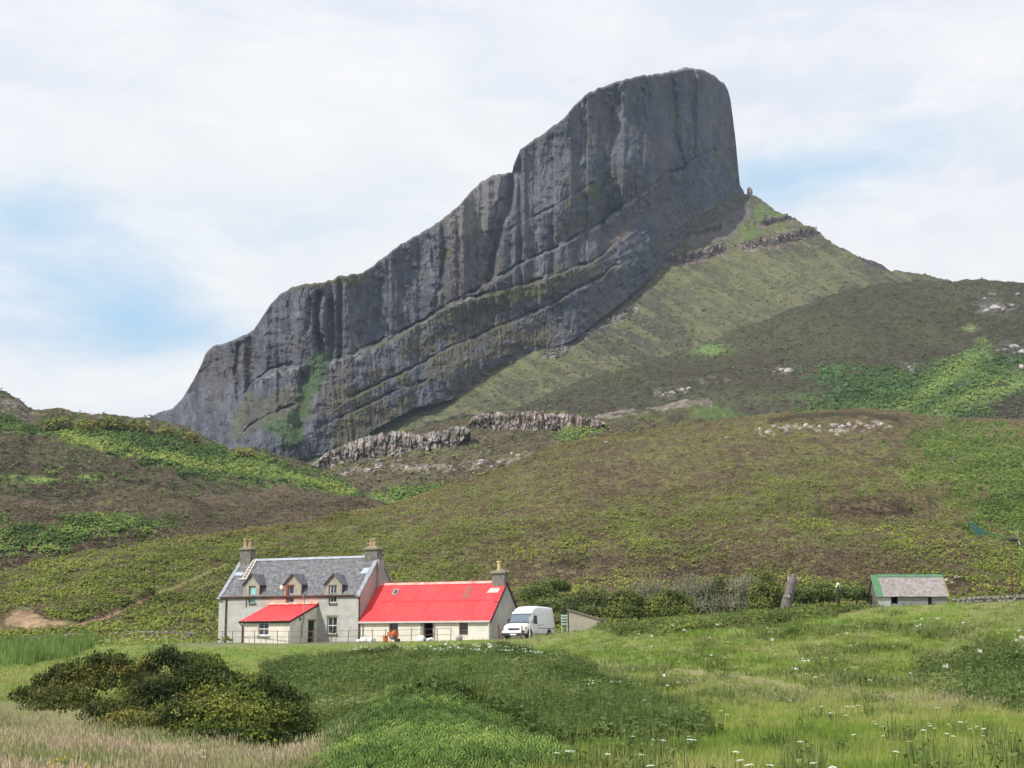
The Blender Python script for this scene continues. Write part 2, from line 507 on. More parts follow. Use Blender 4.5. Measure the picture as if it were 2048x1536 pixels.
print('terrain')
pxa = np.concatenate([np.linspace(-1400, -80, 40), np.linspace(-60, 2110, 870), np.linspace(2130, 3400, 40)])
Ya = np.geomspace(5, 228, 620)
PXa, YYa = np.meshgrid(pxa, Ya)
Xa = (PXa - 1024) / FPX * YYa * 1.015
Pa = np.stack([Xa, YYa, zA(Xa, YYa)], -1)
M_MEADOW = mat_terrain('meadow_turf', 5.0, .6, bump=.7, bdist=.12, lo=.5, hi=1.35)
add_patch('meadow', Pa, None, None, colA, M_MEADOW)

# ---- hill behind the farm
B_TOP = [(-900, 1160), (-300, 1150), (0, 1140), (100, 1120), (200, 1103), (330, 1083), (430, 1066), (560, 1051), (700, 1033), (760, 1018), (800, 1008), (860, 985), (940, 958), (1000, 939), (1050, 919), (1110, 895), (1180, 876), (1300, 858), (1380, 848), (1450, 838), (1560, 826), (1640, 822), (1720, 818), (1790, 822), (1850, 832), (1920, 836), (2048, 834), (2300, 850), (3000, 900)]
B_BOT = [(-900, 1300), (0, 1300), (500, 1290), (900, 1275), (1200, 1255), (1600, 1236), (2048, 1222), (3000, 1222)]
B_YT = [(-900, 200), (0, 212), (430, 255), (800, 335), (1200, 410), (1700, 440), (3000, 430)]


def heath(X, Y, P, s=1.0, seed=40, g=.5):
    n = fbm(P[..., 0] / (14 * s), P[..., 1] / (18 * s), o=4, seed=seed); n2 = fbm(P[..., 0] / (2.2 * s), P[..., 1] / (3.0 * s), P[..., 2] / (3 * s), o=3, seed=seed + 9)
    c = np.broadcast_to(np.array([.078, .064, .040]), P.shape).copy()
    c = lerp3(c, (.10, .112, .042), sstep(-.5, .7, n2 + n * .6 + g - .5) * .8)
    c = lerp3(c, (.045, .042, .026), sstep(.2, .9, -n2) * .6)
    return c, n, n2


PG_BG = [(1830, 850), (1900, 850), (1960, 860), (2060, 870), (2400, 880), (2400, 1100), (2100, 1120), (2000, 1060), (1900, 960), (1800, 930), (1850, 900)]


def bmask_green(X, Y):
    """how much bracken stands on the hill behind the farm, 0..1"""
    n = fbm(X / 260.0, Y / 120.0, o=3, seed=61)
    g = .48 + .25 * sstep(900, 1050, Y) + .5 * inpoly(PG_BG, X, Y, 60) + .3 * n
    g = g - .40 * (1 - sstep(870, 960, Y + .06 * np.abs(X - 1500))) * (1 - inpoly(PG_BG, X, Y, 30))
    g = g + .35 * (1 - sstep(400, 700, X)) + .12 * (1 - sstep(700, 900, X))
    g = g - .55 * (linedist([(1180, 965), (1300, 950), (1500, 970)], X, Y) < 28) * .5
    g = g - .5 * (1 - sstep(14, 34, linedist([(1680, 1018), (1780, 1012), (1850, 1020)], X, Y * 1.0)))
    g = g - .45 * (1 - sstep(18, 50, linedist([(1100, 1145), (1400, 1130), (1560, 1110), (1900, 1160)], X, Y)))
    g = g - .8 * (1 - sstep(3, 9, linedist([(140, 1255), (215, 1235), (262, 1212), (300, 1195)], X, Y)))
    g = g - .8 * inpoly([(-40, 1260), (10, 1225), (60, 1215), (100, 1230), (150, 1248), (120, 1262), (20, 1265)], X, Y, 6)
    g = g + .22 * fbm(X / 75.0, Y / 32.0, o=3, seed=66)
    return np.clip(g, 0, 1)


def colB(X, Y, P):
    c, n, n2 = heath(X, Y, P, .8, 40, .5)
    c = c * 1.2 * np.array([1.12, .98, .95])
    g = bmask_green(X, Y)
    c = lerp3(c, (.095, .125, .036), g * sstep(-.6, .5, n2) * .55)
    c = lerp3(c, (.12, .17, .042), inpoly(PG_BG, X, Y, 60) * .6)
    c = lerp3(c, (.13, .17, .035), inpoly([(1720, 938), (1800, 935), (1900, 945), (1860, 965), (1780, 950)], X, Y, 14) * .7)
    d = linedist([(140, 1255), (215, 1235), (262, 1212), (300, 1195)], X + 4 * n2, Y + 2 * n2)
    c = lerp3(c, (.27, .155, .10), 1 - sstep(1, 4.5, d))
    d = linedist([(300, 1195), (380, 1162), (450, 1130)], X + 4 * n2, Y + 2 * n2)
    c = lerp3(c, (.20, .17, .07), (1 - sstep(1, 4, d)) * .8)
    m = inpoly([(10, 1250), (25, 1228), (45, 1218), (70, 1224), (90, 1238), (140, 1246), (110, 1252), (40, 1254)], X, Y, 6, .08)
    c = lerp3(c, (.33, .23, .14), m * (.75 + .3 * n2))
    c = lerp3(c, (.16, .13, .11), inpoly([(60, 1195), (100, 1170), (160, 1150), (150, 1160), (90, 1190), (65, 1200)], X, Y, 4, .08) * .6)
    c = lerp3(c, (.035, .028, .018), (1 - sstep(3, 8, linedist([(1540, 842), (1600, 832), (1660, 829), (1730, 828), (1790, 838)], X, Y + 3 * n2))) * .8)
    # eroded peat lips, with the shadow under each lip painted in dark
    for pl, w in (([(1665, 1026), (1720, 1018), (1760, 1028), (1810, 1022), (1850, 1015)], 3.0), ([(1100, 1130), (1130, 1125), (1165, 1132)], 5.0)):
        d = linedist(pl, X + 3 * n2, Y + 3 * n2)
        c = lerp3(c, (.035, .026, .018), 1 - sstep(w * .5, w * 1.5, d))
    d = linedist([(1120, 1143), (1150, 1145)], X, Y)
    c = lerp3(c, (.24, .19, .11), (1 - sstep(2, 5, d)) * .8)
    c = lerp3(c, (.27, .235, .20), inpoly([(1500, 862), (1560, 848), (1640, 846), (1700, 840), (1790, 846), (1800, 858), (1700, 864), (1650, 866), (1600, 858), (1520, 872)], X, Y, 9, .06) * sstep(.25, .5, fbm(X / 9, Y / 7, o=3, seed=77)))
    return c


def dispB(P, X, Y):
    P = P.copy()
    z = fbm(P[..., 0] / 26, P[..., 1] / 26, o=3, seed=71) * .55 + fbm(P[..., 0] / 3.0, P[..., 1] / 3.6, o=4, seed=73) * .42
    for pl, w, h in (([(1665, 1022), (1720, 1014), (1780, 1012), (1850, 1012)], 9, 1.6), ([(1100, 1125), (1165, 1127)], 8, 1.0), ([(1540, 845), (1660, 838), (1790, 842)], 8, 1.3),
                     ([(140, 1245), (215, 1225), (262, 1202), (300, 1185)], 8, .8)):
        z = z + h * np.exp(-(linedist(pl, X, Y) / w) ** 2)
    fade = sstep(0, 12, P[..., 1] - 158)
    P[..., 2] += z * fade
    return P


M_HEATH = mat_terrain('heath_cover', 1.6, .35, bump=.9, bdist=.5, lo=.5, hi=1.4)
hill('hillside', -900, 3000, 1400, 300, B_TOP, B_BOT, 158, B_YT, colB, M_HEATH, dispB, bulge=.55, back=50, drop=.35)

# ---- brown ridges on the left
C1_TOP = [(-900, 950), (-200, 975), (0, 984), (130, 985), (240, 976), (330, 990), (430, 1028), (500, 1030), (600, 1013), (700, 1004), (760, 1012), (830, 1036), (900, 1060)]


PG_C1G = [(-900, 1130), (-100, 1108), (0, 1110), (100, 1102), (200, 1080), (300, 1056), (380, 1042), (300, 1036), (180, 1046), (60, 1060), (-900, 1040)]


def colC1(X, Y, P):
    c, n, n2 = heath(X, Y, P, 1.3, 140, .15)
    c = lerp3(c, (.110, .078, .058), sstep(-.3, .6, n) * .6)
    c = lerp3(c, (.10, .15, .045), inpoly(PG_C1G, X, Y, 26) * sstep(-.2, .3, n2) * .6)
    return c


hill('heather_ridge', -900, 900, 620, 110, C1_TOP, [(-900, 1185), (0, 1165), (430, 1095), (800, 1030), (900, 1070)], [(-900, 225), (0, 236), (430, 282), (900, 365)],
     [(-900, 330), (0, 335), (430, 345), (900, 420)], colC1, M_HEATH, rough_disp(2.4, 34, .5, 4.5, 75), back=40, drop=.3)
C2_TOP = [(150, 1000), (300, 998), (400, 990), (470, 986), (560, 981), (640, 983), (700, 989), (750, 1004), (800, 1030), (860, 1060)]
hill('heather_knoll', 150, 860, 300, 60, C2_TOP, [(150, 1060), (860, 1090)], [(150, 345), (860, 430)], [(150, 380), (860, 460)], lambda X, Y, P: lerp3(colC1(X, Y, P), (.13, .09, .07), .25 + 0 * X), M_HEATH,
     rough_disp(1.6, 20, .5, 4.5, 76), back=30, drop=.3)

C3_TOP = [(-900, 700), (-300, 760), (-60, 778), (0, 783), (30, 790), (50, 800), (62, 812), (80, 815), (150, 818), (250, 822), (310, 826), (350, 837), (390, 856), (425, 880), (450, 897), (520, 905), (600, 926), (640, 948), (700, 972), (760, 985), (830, 1000), (950, 1040)]
PG_C3G = [(60, 845), (130, 850), (230, 858), (330, 868), (400, 890), (440, 905), (520, 915), (600, 940), (650, 960), (720, 985), (700, 1000), (640, 985), (560, 960), (450, 945), (330, 930), (200, 905), (120, 885), (40, 870), (-100, 850), (-100, 835)]


def colC3(X, Y, P):
    c, n, n2 = heath(X, Y, P, 1.8, 240, .2)
    c = lerp3(c, (.105, .074, .055), sstep(-.3, .6, n) * .5)
    g = inpoly(PG_C3G, X, Y, 22)
    c = lerp3(c, (.13, .22, .06), g * (.75 + .3 * n2))
    d = linedist([(130, 872), (230, 900), (330, 918), (420, 932), (520, 945), (620, 960), (700, 985)], X + 6 * n2, Y + 6 * n2)
    c = lerp3(c, (.22, .28, .055), (1 - sstep(4, 12, d)) * .8)
    c = lerp3(c, (.12, .20, .05), (inpoly([(380, 940), (600, 960), (800, 985), (850, 990), (830, 1010), (700, 1000), (560, 985), (400, 965)], X, Y, 25) * sstep(-.1, .3, n2)) * .8)
    c = lerp3(c, (.17, .34, .09), inpoly([(735, 992), (790, 985), (850, 988), (900, 1000), (850, 1015), (760, 1012)], X, Y, 8) * .8)
    for q in ((75, 960, 30), (20, 955, 14), (180, 955, 24)):
        c = lerp3(c, (.16, .25, .06), np.exp(-(((X - q[0]) / q[2]) ** 2 + ((Y - q[1]) / 6) ** 2)) * 1.2)
    rk = np.maximum(inpoly([(-300, 775), (0, 788), (40, 800), (60, 820), (72, 845), (60, 850), (30, 835), (0, 815), (-300, 800)], X, Y, 8, .06), inpoly([(150, 832), (300, 842), (400, 865), (400, 880), (280, 862), (160, 845)], X, Y, 8, .06) * (n2 > .15))
    c = lerp3(c, (.20, .17, .16), rk * (.6 + .5 * n2))
    return c


hill('left_hill', -900, 950, 700, 170, C3_TOP, [(-900, 1040), (0, 1040), (430, 1050), (950, 1100)], [(-900, 350), (400, 400), (950, 480)],
     [(-900, 520), (0, 500), (430, 520), (700, 560), (950, 570)], colC3, M_HEATH, rough_disp(2.6, 40, .8, 6.0, 77), back=80, drop=.4, wtop=7)

# ---- ridge with the long outcrop
D_TOP = [(540, 990), (580, 960), (620, 930), (650, 908), (700, 888), (760, 870), (820, 858), (920, 840), (950, 830), (1000, 824), (1060, 822), (1150, 825), (1200, 832), (1280, 836), (1400, 850), (1500, 870)]


def colD(X, Y, P):
    c, n, n2 = heath(X, Y, P, 2.4, 340, .2)
    c = lerp3(c, (.105, .078, .056), sstep(-.3, .6, n) * .5)
    c = lerp3(c, (.12, .105, .06), inpoly([(690, 950), (800, 900), (1000, 870), (1250, 860), (1350, 870), (1050, 930), (900, 945)], X, Y, 20) * .35)
    c = lerp3(c, (.17, .33, .085), inpoly([(735, 996), (790, 985), (850, 988), (900, 1000), (850, 1015), (760, 1012)], X, Y, 8) * .8)
    c = lerp3(c, (.12, .19, .06), inpoly([(1110, 870), (1180, 850), (1220, 858), (1180, 875), (1130, 890)], X, Y, 14) * .7)
    rk = (linedist([(690, 943), (760, 932), (850, 938), (1000, 928), (1060, 915)], X, Y) < 9) & (fbm(X / 14, Y / 6, o=3, seed=81) > .12)
    c = lerp3(c, (.27, .235, .21), rk * .6)
    return c


hill('outcrop_ridge', 540, 1500, 420, 130, D_TOP, [(540, 1040), (800, 1035), (1100, 1000), (1500, 960)], 500, [(540, 600), (1500, 640)], colD, M_HEATH,
     rough_disp(2.2, 30, 1.0, 6.0, 78), back=50, drop=.3, wtop=8, bulge=.45)

M_CLIFF = mat_terrain('cliff_rock', .9, .12, bump=.6, bdist=.8, zs=.3, lo=.65, hi=1.2)
M_OUT = mat_terrain('outcrop_rock', 1.6, .3, bump=1.0, bdist=.6, zs=.4, lo=.4, hi=1.35)


def cells(cx, wy, w, h, sd):
    """random step per jointed block: sharp upright joints, ragged cross breaks"""
    q = cx / w + .35 * vnoise(cx / (w * 2.2), wy / (h * .8), seed=730 + sd)
    i = np.floor(q); j = np.floor(wy / h + 3.7 * _h(i, i * 0, i * 0, 740 + sd) + .4 * vnoise(cx / w, wy / h, seed=750 + sd))
    return _h(i, j, i * 0, 760 + sd)


def outcrop(name, top, bot, Y0, nx, ny, base, label, depth=9.0, cell=9.0, amp=2.4, veg=.35, seed=0, tall=2.5):
    """a rocky scarp of upright blocks with a real top and back"""
    x0, x1 = top[0][0], top[-1][0]
    px = np.linspace(x0, x1, nx)
    tp = inter(top, px); bt = inter(bot, px)
    tp = tp + fbm(px / cell, px * 0, o=3, seed=seed) * 1.6
    e = np.clip(np.minimum(px - x0, x1 - px) / 30.0, 0, 1) ** .6
    mid = (tp + bt) / 2
    tp = mid + (tp - mid) * e; bt = mid + (bt - mid) * e
    t = np.linspace(0, 1, ny)[:, None]
    PY = bt + (tp - bt) * t
    PX = np.broadcast_to(px, PY.shape)
    Y = Y0 + (kk(PY) - kk(bt)) * Y0 / tall
    w = PX / cell + .5 * fbm(PX / 30, PY / 16, o=2, seed=seed + 2)
    colm = amp * (.9 * cells(PX, PY, 11, 40, seed) + .8 * cells(PX, PY, 5.5, 12, seed + 1) + .5 * cells(PX, PY, 3.0, 6, seed + 2)) - .9 * amp * (np.abs(vnoise(w * 1.3, PY / 30.0, seed=seed + 3)) < .10)
    Y = Y + amp * 1.2 - colm + 3.0 * sstep(.8, 1, t) * t
    P = W(PX, PY, Y)
    rows = [P[-1] + np.array([0, depth * i / 5, -0.10 * depth * i / 5 * (i / 5)]) for i in range(1, 6)]
    rows.append(rows[-1] + np.array([0, 3, -8]))
    P = np.concatenate([P, np.array(rows)], 0)

    def cf(X, Yp, P):
        n = fbm(P[..., 0] / 2.5, P[..., 2] / 3.5, P[..., 1] / 5, o=4, seed=seed + 5); n2 = fbm(P[..., 0] / 9, P[..., 2] / 5, o=3, seed=seed + 6)
        c = np.broadcast_to(np.array(base), P.shape).copy()
        c = lerp3(c, np.array(base) * 1.7, sstep(.05, .7, n)); c = lerp3(c, np.array(base) * .42, sstep(.1, .8, -n))
        tn_ = cells(X, Yp, 11, 40, seed) + cells(X, Yp, 5.5, 12, seed + 1) + cells(X, Yp, 3.0, 6, seed + 2)
        c = c * (.45 + .42 * tn_)[..., None]
        c = lerp3(c, (.24, .17, .145), sstep(.1, .6, n2) * .5)
        c = lerp3(c, (.34, .31, .28), (cells(X, Yp, 4.0, 5, seed + 4) > .72) * .6)
        vg = sstep(.2, .55, fbm(P[..., 0] / 6, P[..., 2] / 2.0, o=3, seed=seed + 8) + veg - .35)
        c = lerp3(c, (.085, .082, .042), vg * .85)
        return c
    n_, m_ = P.shape[:2]
    idx = np.arange(n_ * m_).reshape(n_, m_)
    F = np.stack([idx[:-1, :-1], idx[:-1, 1:], idx[1:, 1:], idx[1:, :-1]], -1).reshape(-1, 4)
    qx, qy = proj(P)
    c0 = P.reshape(-1, 3).mean(0)
    me = mesh_np(name, P.reshape(-1, 3) - c0, F, M_OUT, {'alb': ('FLOAT_COLOR', np.clip(cf(qx, qy, P), .01, .9).reshape(-1, 3))})
    o = obj(name, me, loc=c0); tag(o, label, 'rock')
    return o


outcrop('rock_outcrop', [(622, 926), (650, 905), (700, 884), (760, 866), (800, 862), (840, 868), (880, 862), (940, 840)],
        [(622, 934), (640, 944), (700, 938), (760, 920), (820, 912), (850, 900), (900, 900), (940, 878)], 560, 430, 46, (.20, .175, .16),
        'long pale columnar rock outcrop low on the slope, its left end nearest the valley', amp=1.7, seed=11, veg=.12)
outcrop('rock_outcrop', [(925, 842), (950, 828), (1000, 822), (1060, 824), (1100, 828), (1150, 828), (1210, 836)],
        [(925, 872), (960, 876), (1000, 874), (1060, 866), (1100, 858), (1150, 862), (1210, 856)], 585, 360, 34, (.19, .15, .135),
        'brown columnar rock outcrop on the heather crest right of the long pale scarp', amp=1.7, seed=14, veg=.2)

# small rocky knoll behind
outK = [(1160, 845), (1200, 828), (1250, 818), (1300, 810), (1350, 803), (1400, 796), (1430, 806), (1460, 816), (1500, 830), (1540, 850)]


def colK(X, Y, P):
    c, n, n2 = heath(X, Y, P, 3, 440, .2)
    c = lerp3(c, (.095, .14, .045), inpoly([(1380, 825), (1420, 808), (1480, 818), (1540, 840), (1400, 840)], X, Y, 10) * .8)
    c = lerp3(c, (.24, .20, .17), (Y < inter(outK, X) + 14) * (X < 1425) * sstep(-.3, .3, n2) * .8)
    return c


hill('rocky_knoll', 1160, 1540, 220, 50, outK, [(1160, 880), (1540, 880)], 650, 700, colK, M_OUT, rough_disp(1.5, 20, 1.1, 4, 79), back=30, drop=.4, wtop=5)

# ---- moorland hill on the right, heather brown with cloud shade in the colour
E_TOP = [(850, 850), (900, 836), (1050, 800), (1100, 786), (1200, 752), (1300, 716), (1400, 692), (1500, 656), (1600, 612), (1700, 578), (1800, 563), (1850, 559), (1900, 554), (2000, 553), (2048, 562), (2300, 620), (3000, 760)]
PG_EG = [(1570, 830), (1620, 815), (1680, 795), (1640, 770), (1610, 745), (1640, 728), (1720, 735), (1780, 755), (1850, 735), (1940, 705), (2048, 700), (2300, 720), (2300, 760), (2048, 765), (1990, 795), (1930, 835), (1570, 860)]


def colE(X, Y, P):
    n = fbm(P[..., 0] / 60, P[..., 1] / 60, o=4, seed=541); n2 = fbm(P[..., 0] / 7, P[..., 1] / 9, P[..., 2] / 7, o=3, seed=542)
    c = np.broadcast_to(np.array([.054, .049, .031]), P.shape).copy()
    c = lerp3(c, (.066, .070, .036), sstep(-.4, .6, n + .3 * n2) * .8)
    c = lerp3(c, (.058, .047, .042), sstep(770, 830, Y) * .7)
    g = inpoly(PG_EG, X, Y, 26)
    c = lerp3(c, (.075, .15, .055), g * (.8 + .3 * n2))
    d = linedist([(1960, 705), (1900, 745), (1850, 790), (1800, 835)], X + 14 * n, Y + 8 * n2)
    c = lerp3(c, (.15, .23, .075), (1 - sstep(8, 30, d)) * (.7 + .4 * n2))
    d = linedist([(2100, 735), (2000, 780), (1900, 815), (1850, 840)], X + 14 * n, Y + 8 * n2)
    c = lerp3(c, (.16, .24, .075), (1 - sstep(6, 24, d)) * (.7 + .4 * n2))
    d = linedist([(1500, 815), (1650, 790)], X, Y)
    c = lerp3(c, (.10, .125, .05), np.exp(-((X - 1500) / 200) ** 2 - ((Y - 800) / 20) ** 2) * .4)
    c = lerp3(c, (.13, .20, .06), np.exp(-((X - 1425) / 35) ** 2 - ((Y - 700) / 12) ** 2))
    c = lerp3(c, (.19, .24, .09), np.exp(-((X - 1940) / 14) ** 2 - ((Y - 657) / 6) ** 2))
    sc = fbm(X / 16, Y / 8, o=4, seed=545)
    for (a, b, rx, ry) in ((1990, 615, 45, 12), (2030, 705, 40, 18), (1570, 742, 26, 8), (1340, 785, 45, 8), (1820, 733, 18, 10), (1420, 760, 30, 6), (2040, 735, 30, 10), (1980, 590, 30, 6)):
        m = np.exp(-((X - a) / rx) ** 2 - ((Y - b) / ry) ** 2) * (sc > .05)
        c = lerp3(c, (.20, .185, .175), m * .9)
    return c


M_MOOR = mat_terrain('moor_cover', .5, .08, bump=.7, bdist=1.0, lo=.62, hi=1.25)
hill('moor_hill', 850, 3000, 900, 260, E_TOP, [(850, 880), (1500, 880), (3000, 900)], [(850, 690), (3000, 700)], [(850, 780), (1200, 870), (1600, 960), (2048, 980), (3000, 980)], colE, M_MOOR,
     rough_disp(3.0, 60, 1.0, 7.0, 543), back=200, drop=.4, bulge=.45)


# ---- the mountain
def Yslope(py):
    return 479.0 / (.70 - kk(py))


BASE = [(300, 900), (345, 905), (430, 925), (560, 925), (600, 906), (640, 898), (700, 880), (750, 846), (830, 803), (900, 788), (1000, 745), (1060, 707), (1150, 665), (1220, 612), (1300, 547), (1340, 492), (1400, 452), (1470, 402), (1490, 387), (1520, 400)]
SKY = [(300, 832), (345, 816), (362, 800), (385, 765), (400, 735), (410, 710), (425, 692), (455, 685), (480, 674), (508, 659), (520, 640), (540, 610), (560, 590), (585, 573), (610, 568), (645, 566), (662, 560), (680, 552), (725, 547), (735, 540), (760, 520), (800, 490), (850, 462), (890, 435), (920, 410), (940, 385), (960, 365), (985, 351), (1024, 346), (1028, 328), (1040, 300), (1060, 285), (1100, 257), (1130, 235), (1150, 210), (1170, 190), (1200, 175), (1250, 158), (1290, 150), (1320, 146), (1350, 140), (1375, 134), (1400, 138), (1430, 152), (1447, 166), (1456, 180), (1461, 200), (1465, 230), (1470, 270), (1474, 310), (1477, 345), (1480, 370), (1488, 383)]
F_TOP = [(500, 945), (560, 902), (600, 884), (700, 858), (750, 826), (830, 783), (900, 770), (1000, 725), (1150, 650), (1300, 530), (1400, 435), (1470, 392), (1486, 384), (1510, 392), (1550, 419), (1575, 436), (1590, 437), (1605, 450), (1640, 470), (1655, 482), (1700, 503), (1740, 520), (1765, 530), (1780, 541), (1830, 547), (1900, 560), (2050, 590)]


def colF(X, Y, P):
    n = fbm(P[..., 0] / 45, P[..., 1] / 60, o=4, seed=641); n2 = fbm(P[..., 0] / 8, P[..., 1] / 10, P[..., 2] / 9, o=4, seed=642)
    st = fbm((X + Y * .9) / 60, (Y - X * .55) / 12, o=4, seed=643)
    c = np.broadcast_to(np.array([.095, .098, .055]), P.shape).copy()
    c = lerp3(c, (.135, .135, .066), sstep(-.3, .6, st + .3 * n) * .75)
    c = lerp3(c, (.080, .095, .045), sstep(.0, .7, n2) * .5)
    c = lerp3(c, (.062, .058, .045), sstep(-.1, .6, -n - .4 * n2) * .7)
    c = lerp3(c, (.15, .145, .07), sstep(.2, .6, fbm((X + Y * .9) / 90, (Y - X * .55) / 7, o=3, seed=649)) * .6)
    c = lerp3(c, (.10, .14, .04), inpoly([(1480, 460), (1500, 430), (1520, 405), (1560, 425), (1580, 445), (1520, 470), (1480, 490)], X, Y, 10) * .8)
    c = lerp3(c, (.055, .115, .038), inpoly([(840, 790), (850, 820), (745, 878), (640, 935), (500, 955), (560, 890), (700, 850)], X, Y, 10) * .9)
    c = lerp3(c, (.10, .16, .045), inpoly([(1390, 705), (1440, 690), (1460, 700), (1400, 730)], X, Y, 10) * .8)
    # screes
    m = inpoly([(1080, 720), (1150, 680), (1230, 630), (1290, 600), (1270, 625), (1190, 670), (1120, 712)], X, Y, 10) * (fbm(X / 7, Y / 6, o=3, seed=645) > 0)
    c = lerp3(c, (.27, .26, .245), m * .85)
    c = lerp3(c, (.13, .12, .115), inpoly([(1370, 490), (1440, 440), (1490, 405), (1500, 420), (1470, 470), (1380, 500)], X, Y, 8) * .8)
    # crag bands
    for pl, w in (([(1320, 520), (1370, 520), (1410, 510), (1440, 500)], 10), ([(1380, 470), (1420, 462), (1440, 458)], 6), ([(1490, 492), (1540, 486), (1600, 472), (1635, 465)], 10), ([(1515, 450), (1550, 440), (1590, 436)], 6)):
        d = linedist(pl, X + 5 * n2, Y + 6 * n2)
        blk = fbm(X / 5, Y / 12, o=3, seed=646)
        c = lerp3(c, (.13, .098, .085), 1 - sstep(w * .7, w * 1.3, d))
        c = lerp3(c, (.21, .17, .15), (1 - sstep(w * .7, w * 1.2, d)) * sstep(.1, .5, blk))
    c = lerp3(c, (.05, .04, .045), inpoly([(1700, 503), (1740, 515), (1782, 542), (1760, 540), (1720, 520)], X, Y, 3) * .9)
    spk = fbm(X / 3.2, Y / 2.4, o=2, seed=648)
    c = lerp3(c, (.24, .23, .21), (spk > .95) * .6)
    return c


def dispF(P, X, Y):
    P = P.copy()
    z = fbm(P[..., 0] / 50, P[..., 1] / 60, o=3, seed=651) * 4 + fbm(P[..., 0] / 8, P[..., 1] / 9, o=3, seed=652) * 1.0
    P[..., 1] += z * .8
    for pl, w in (([(1320, 512), (1370, 512), (1410, 502), (1440, 492)], 8), ([(1380, 464), (1440, 452)], 5), ([(1490, 484), (1540, 478), (1600, 464), (1635, 458)], 8), ([(1515, 444), (1590, 431)], 5)):
        b = np.exp(-(linedist(pl, X, Y) / w) ** 2)
        P[..., 1] -= b * (7 + 4 * vnoise(X / 5, Y / 9, seed=653))
    return P


pxf = np.linspace(500, 2050, 900)
tpf = inter(F_TOP, pxf) + fbm(pxf / 8, pxf * 0, o=3, seed=655) * 1.6
btf = np.full(900, 960.0)
tt = np.linspace(0, 1, 300)[:, None]
PYf = btf + (tpf - btf) * tt
PXf = np.broadcast_to(pxf, PYf.shape)
Pf = W(PXf, PYf, Yslope(PYf))
rows = []
for i in range(1, 9):
    q = Pf[-1].copy(); q[:, 1] += 30 * i; q[:, 0] *= 1 + 30 * i / Pf[-1][:, 1]; q[:, 2] -= 22 * i * i / 8; rows.append(q)
Pf = np.concatenate([Pf, np.array(rows)], 0)
Pf = dispF(Pf, *proj(Pf))
add_patch('mountain_slope', Pf, None, None, colF, M_MOOR)

L1 = [(640, 728), (662, 724), (778, 684), (864, 633), (942, 589), (1040, 530), (1136, 486), (1208, 442), (1286, 384), (1378, 329), (1426, 303), (1455, 325), (1475, 352)]
L0 = [(478, 800), (505, 770), (539, 746), (560, 738), (600, 733)]
L2 = [(690, 712), (800, 668), (870, 632), (934, 600), (1054, 570), (1120, 548), (1180, 527), (1250, 480)]
L3 = [(600, 808), (520, 845), (480, 870)]
L4 = [(690, 800), (800, 752), (900, 700), (1000, 655), (1100, 612), (1190, 560), (1260, 520)]
L5 = [(630, 862), (700, 828), (780, 790), (860, 760)]
L6 = [(1000, 470), (1080, 430), (1160, 385), (1220, 345)]
PG_GULLY = [(625, 706), (659, 712), (655, 740), (640, 775), (628, 801), (612, 845), (600, 890), (580, 900), (539, 862), (512, 845), (560, 825), (600, 807), (590, 773), (616, 739)]
GROOVES = [([(1027, 345), (1015, 400), (1000, 450), (985, 520), (975, 560)], 9, 22), ([(1002, 400), (985, 440), (970, 520)], 5, 10), ([(638, 590), (632, 640), (640, 700)], 8, 20), ([(620, 600), (615, 660)], 5, 9),
           ([(660, 600), (655, 690)], 4, 8), ([(478, 690), (472, 740), (480, 800)], 6, 10), ([(1345, 160), (1352, 220), (1350, 270), (1368, 330)], 5, 9), ([(1225, 220), (1220, 330), (1200, 400)], 5, 7),
           ([(1285, 180), (1290, 260), (1280, 330)], 4, 6), ([(1425, 255), (1427, 300)], 3, 6), ([(610, 760), (600, 850)], 16, 16), ([(900, 480), (880, 560), (870, 620)], 5, 5), ([(760, 560), (750, 660)], 5, 5)]


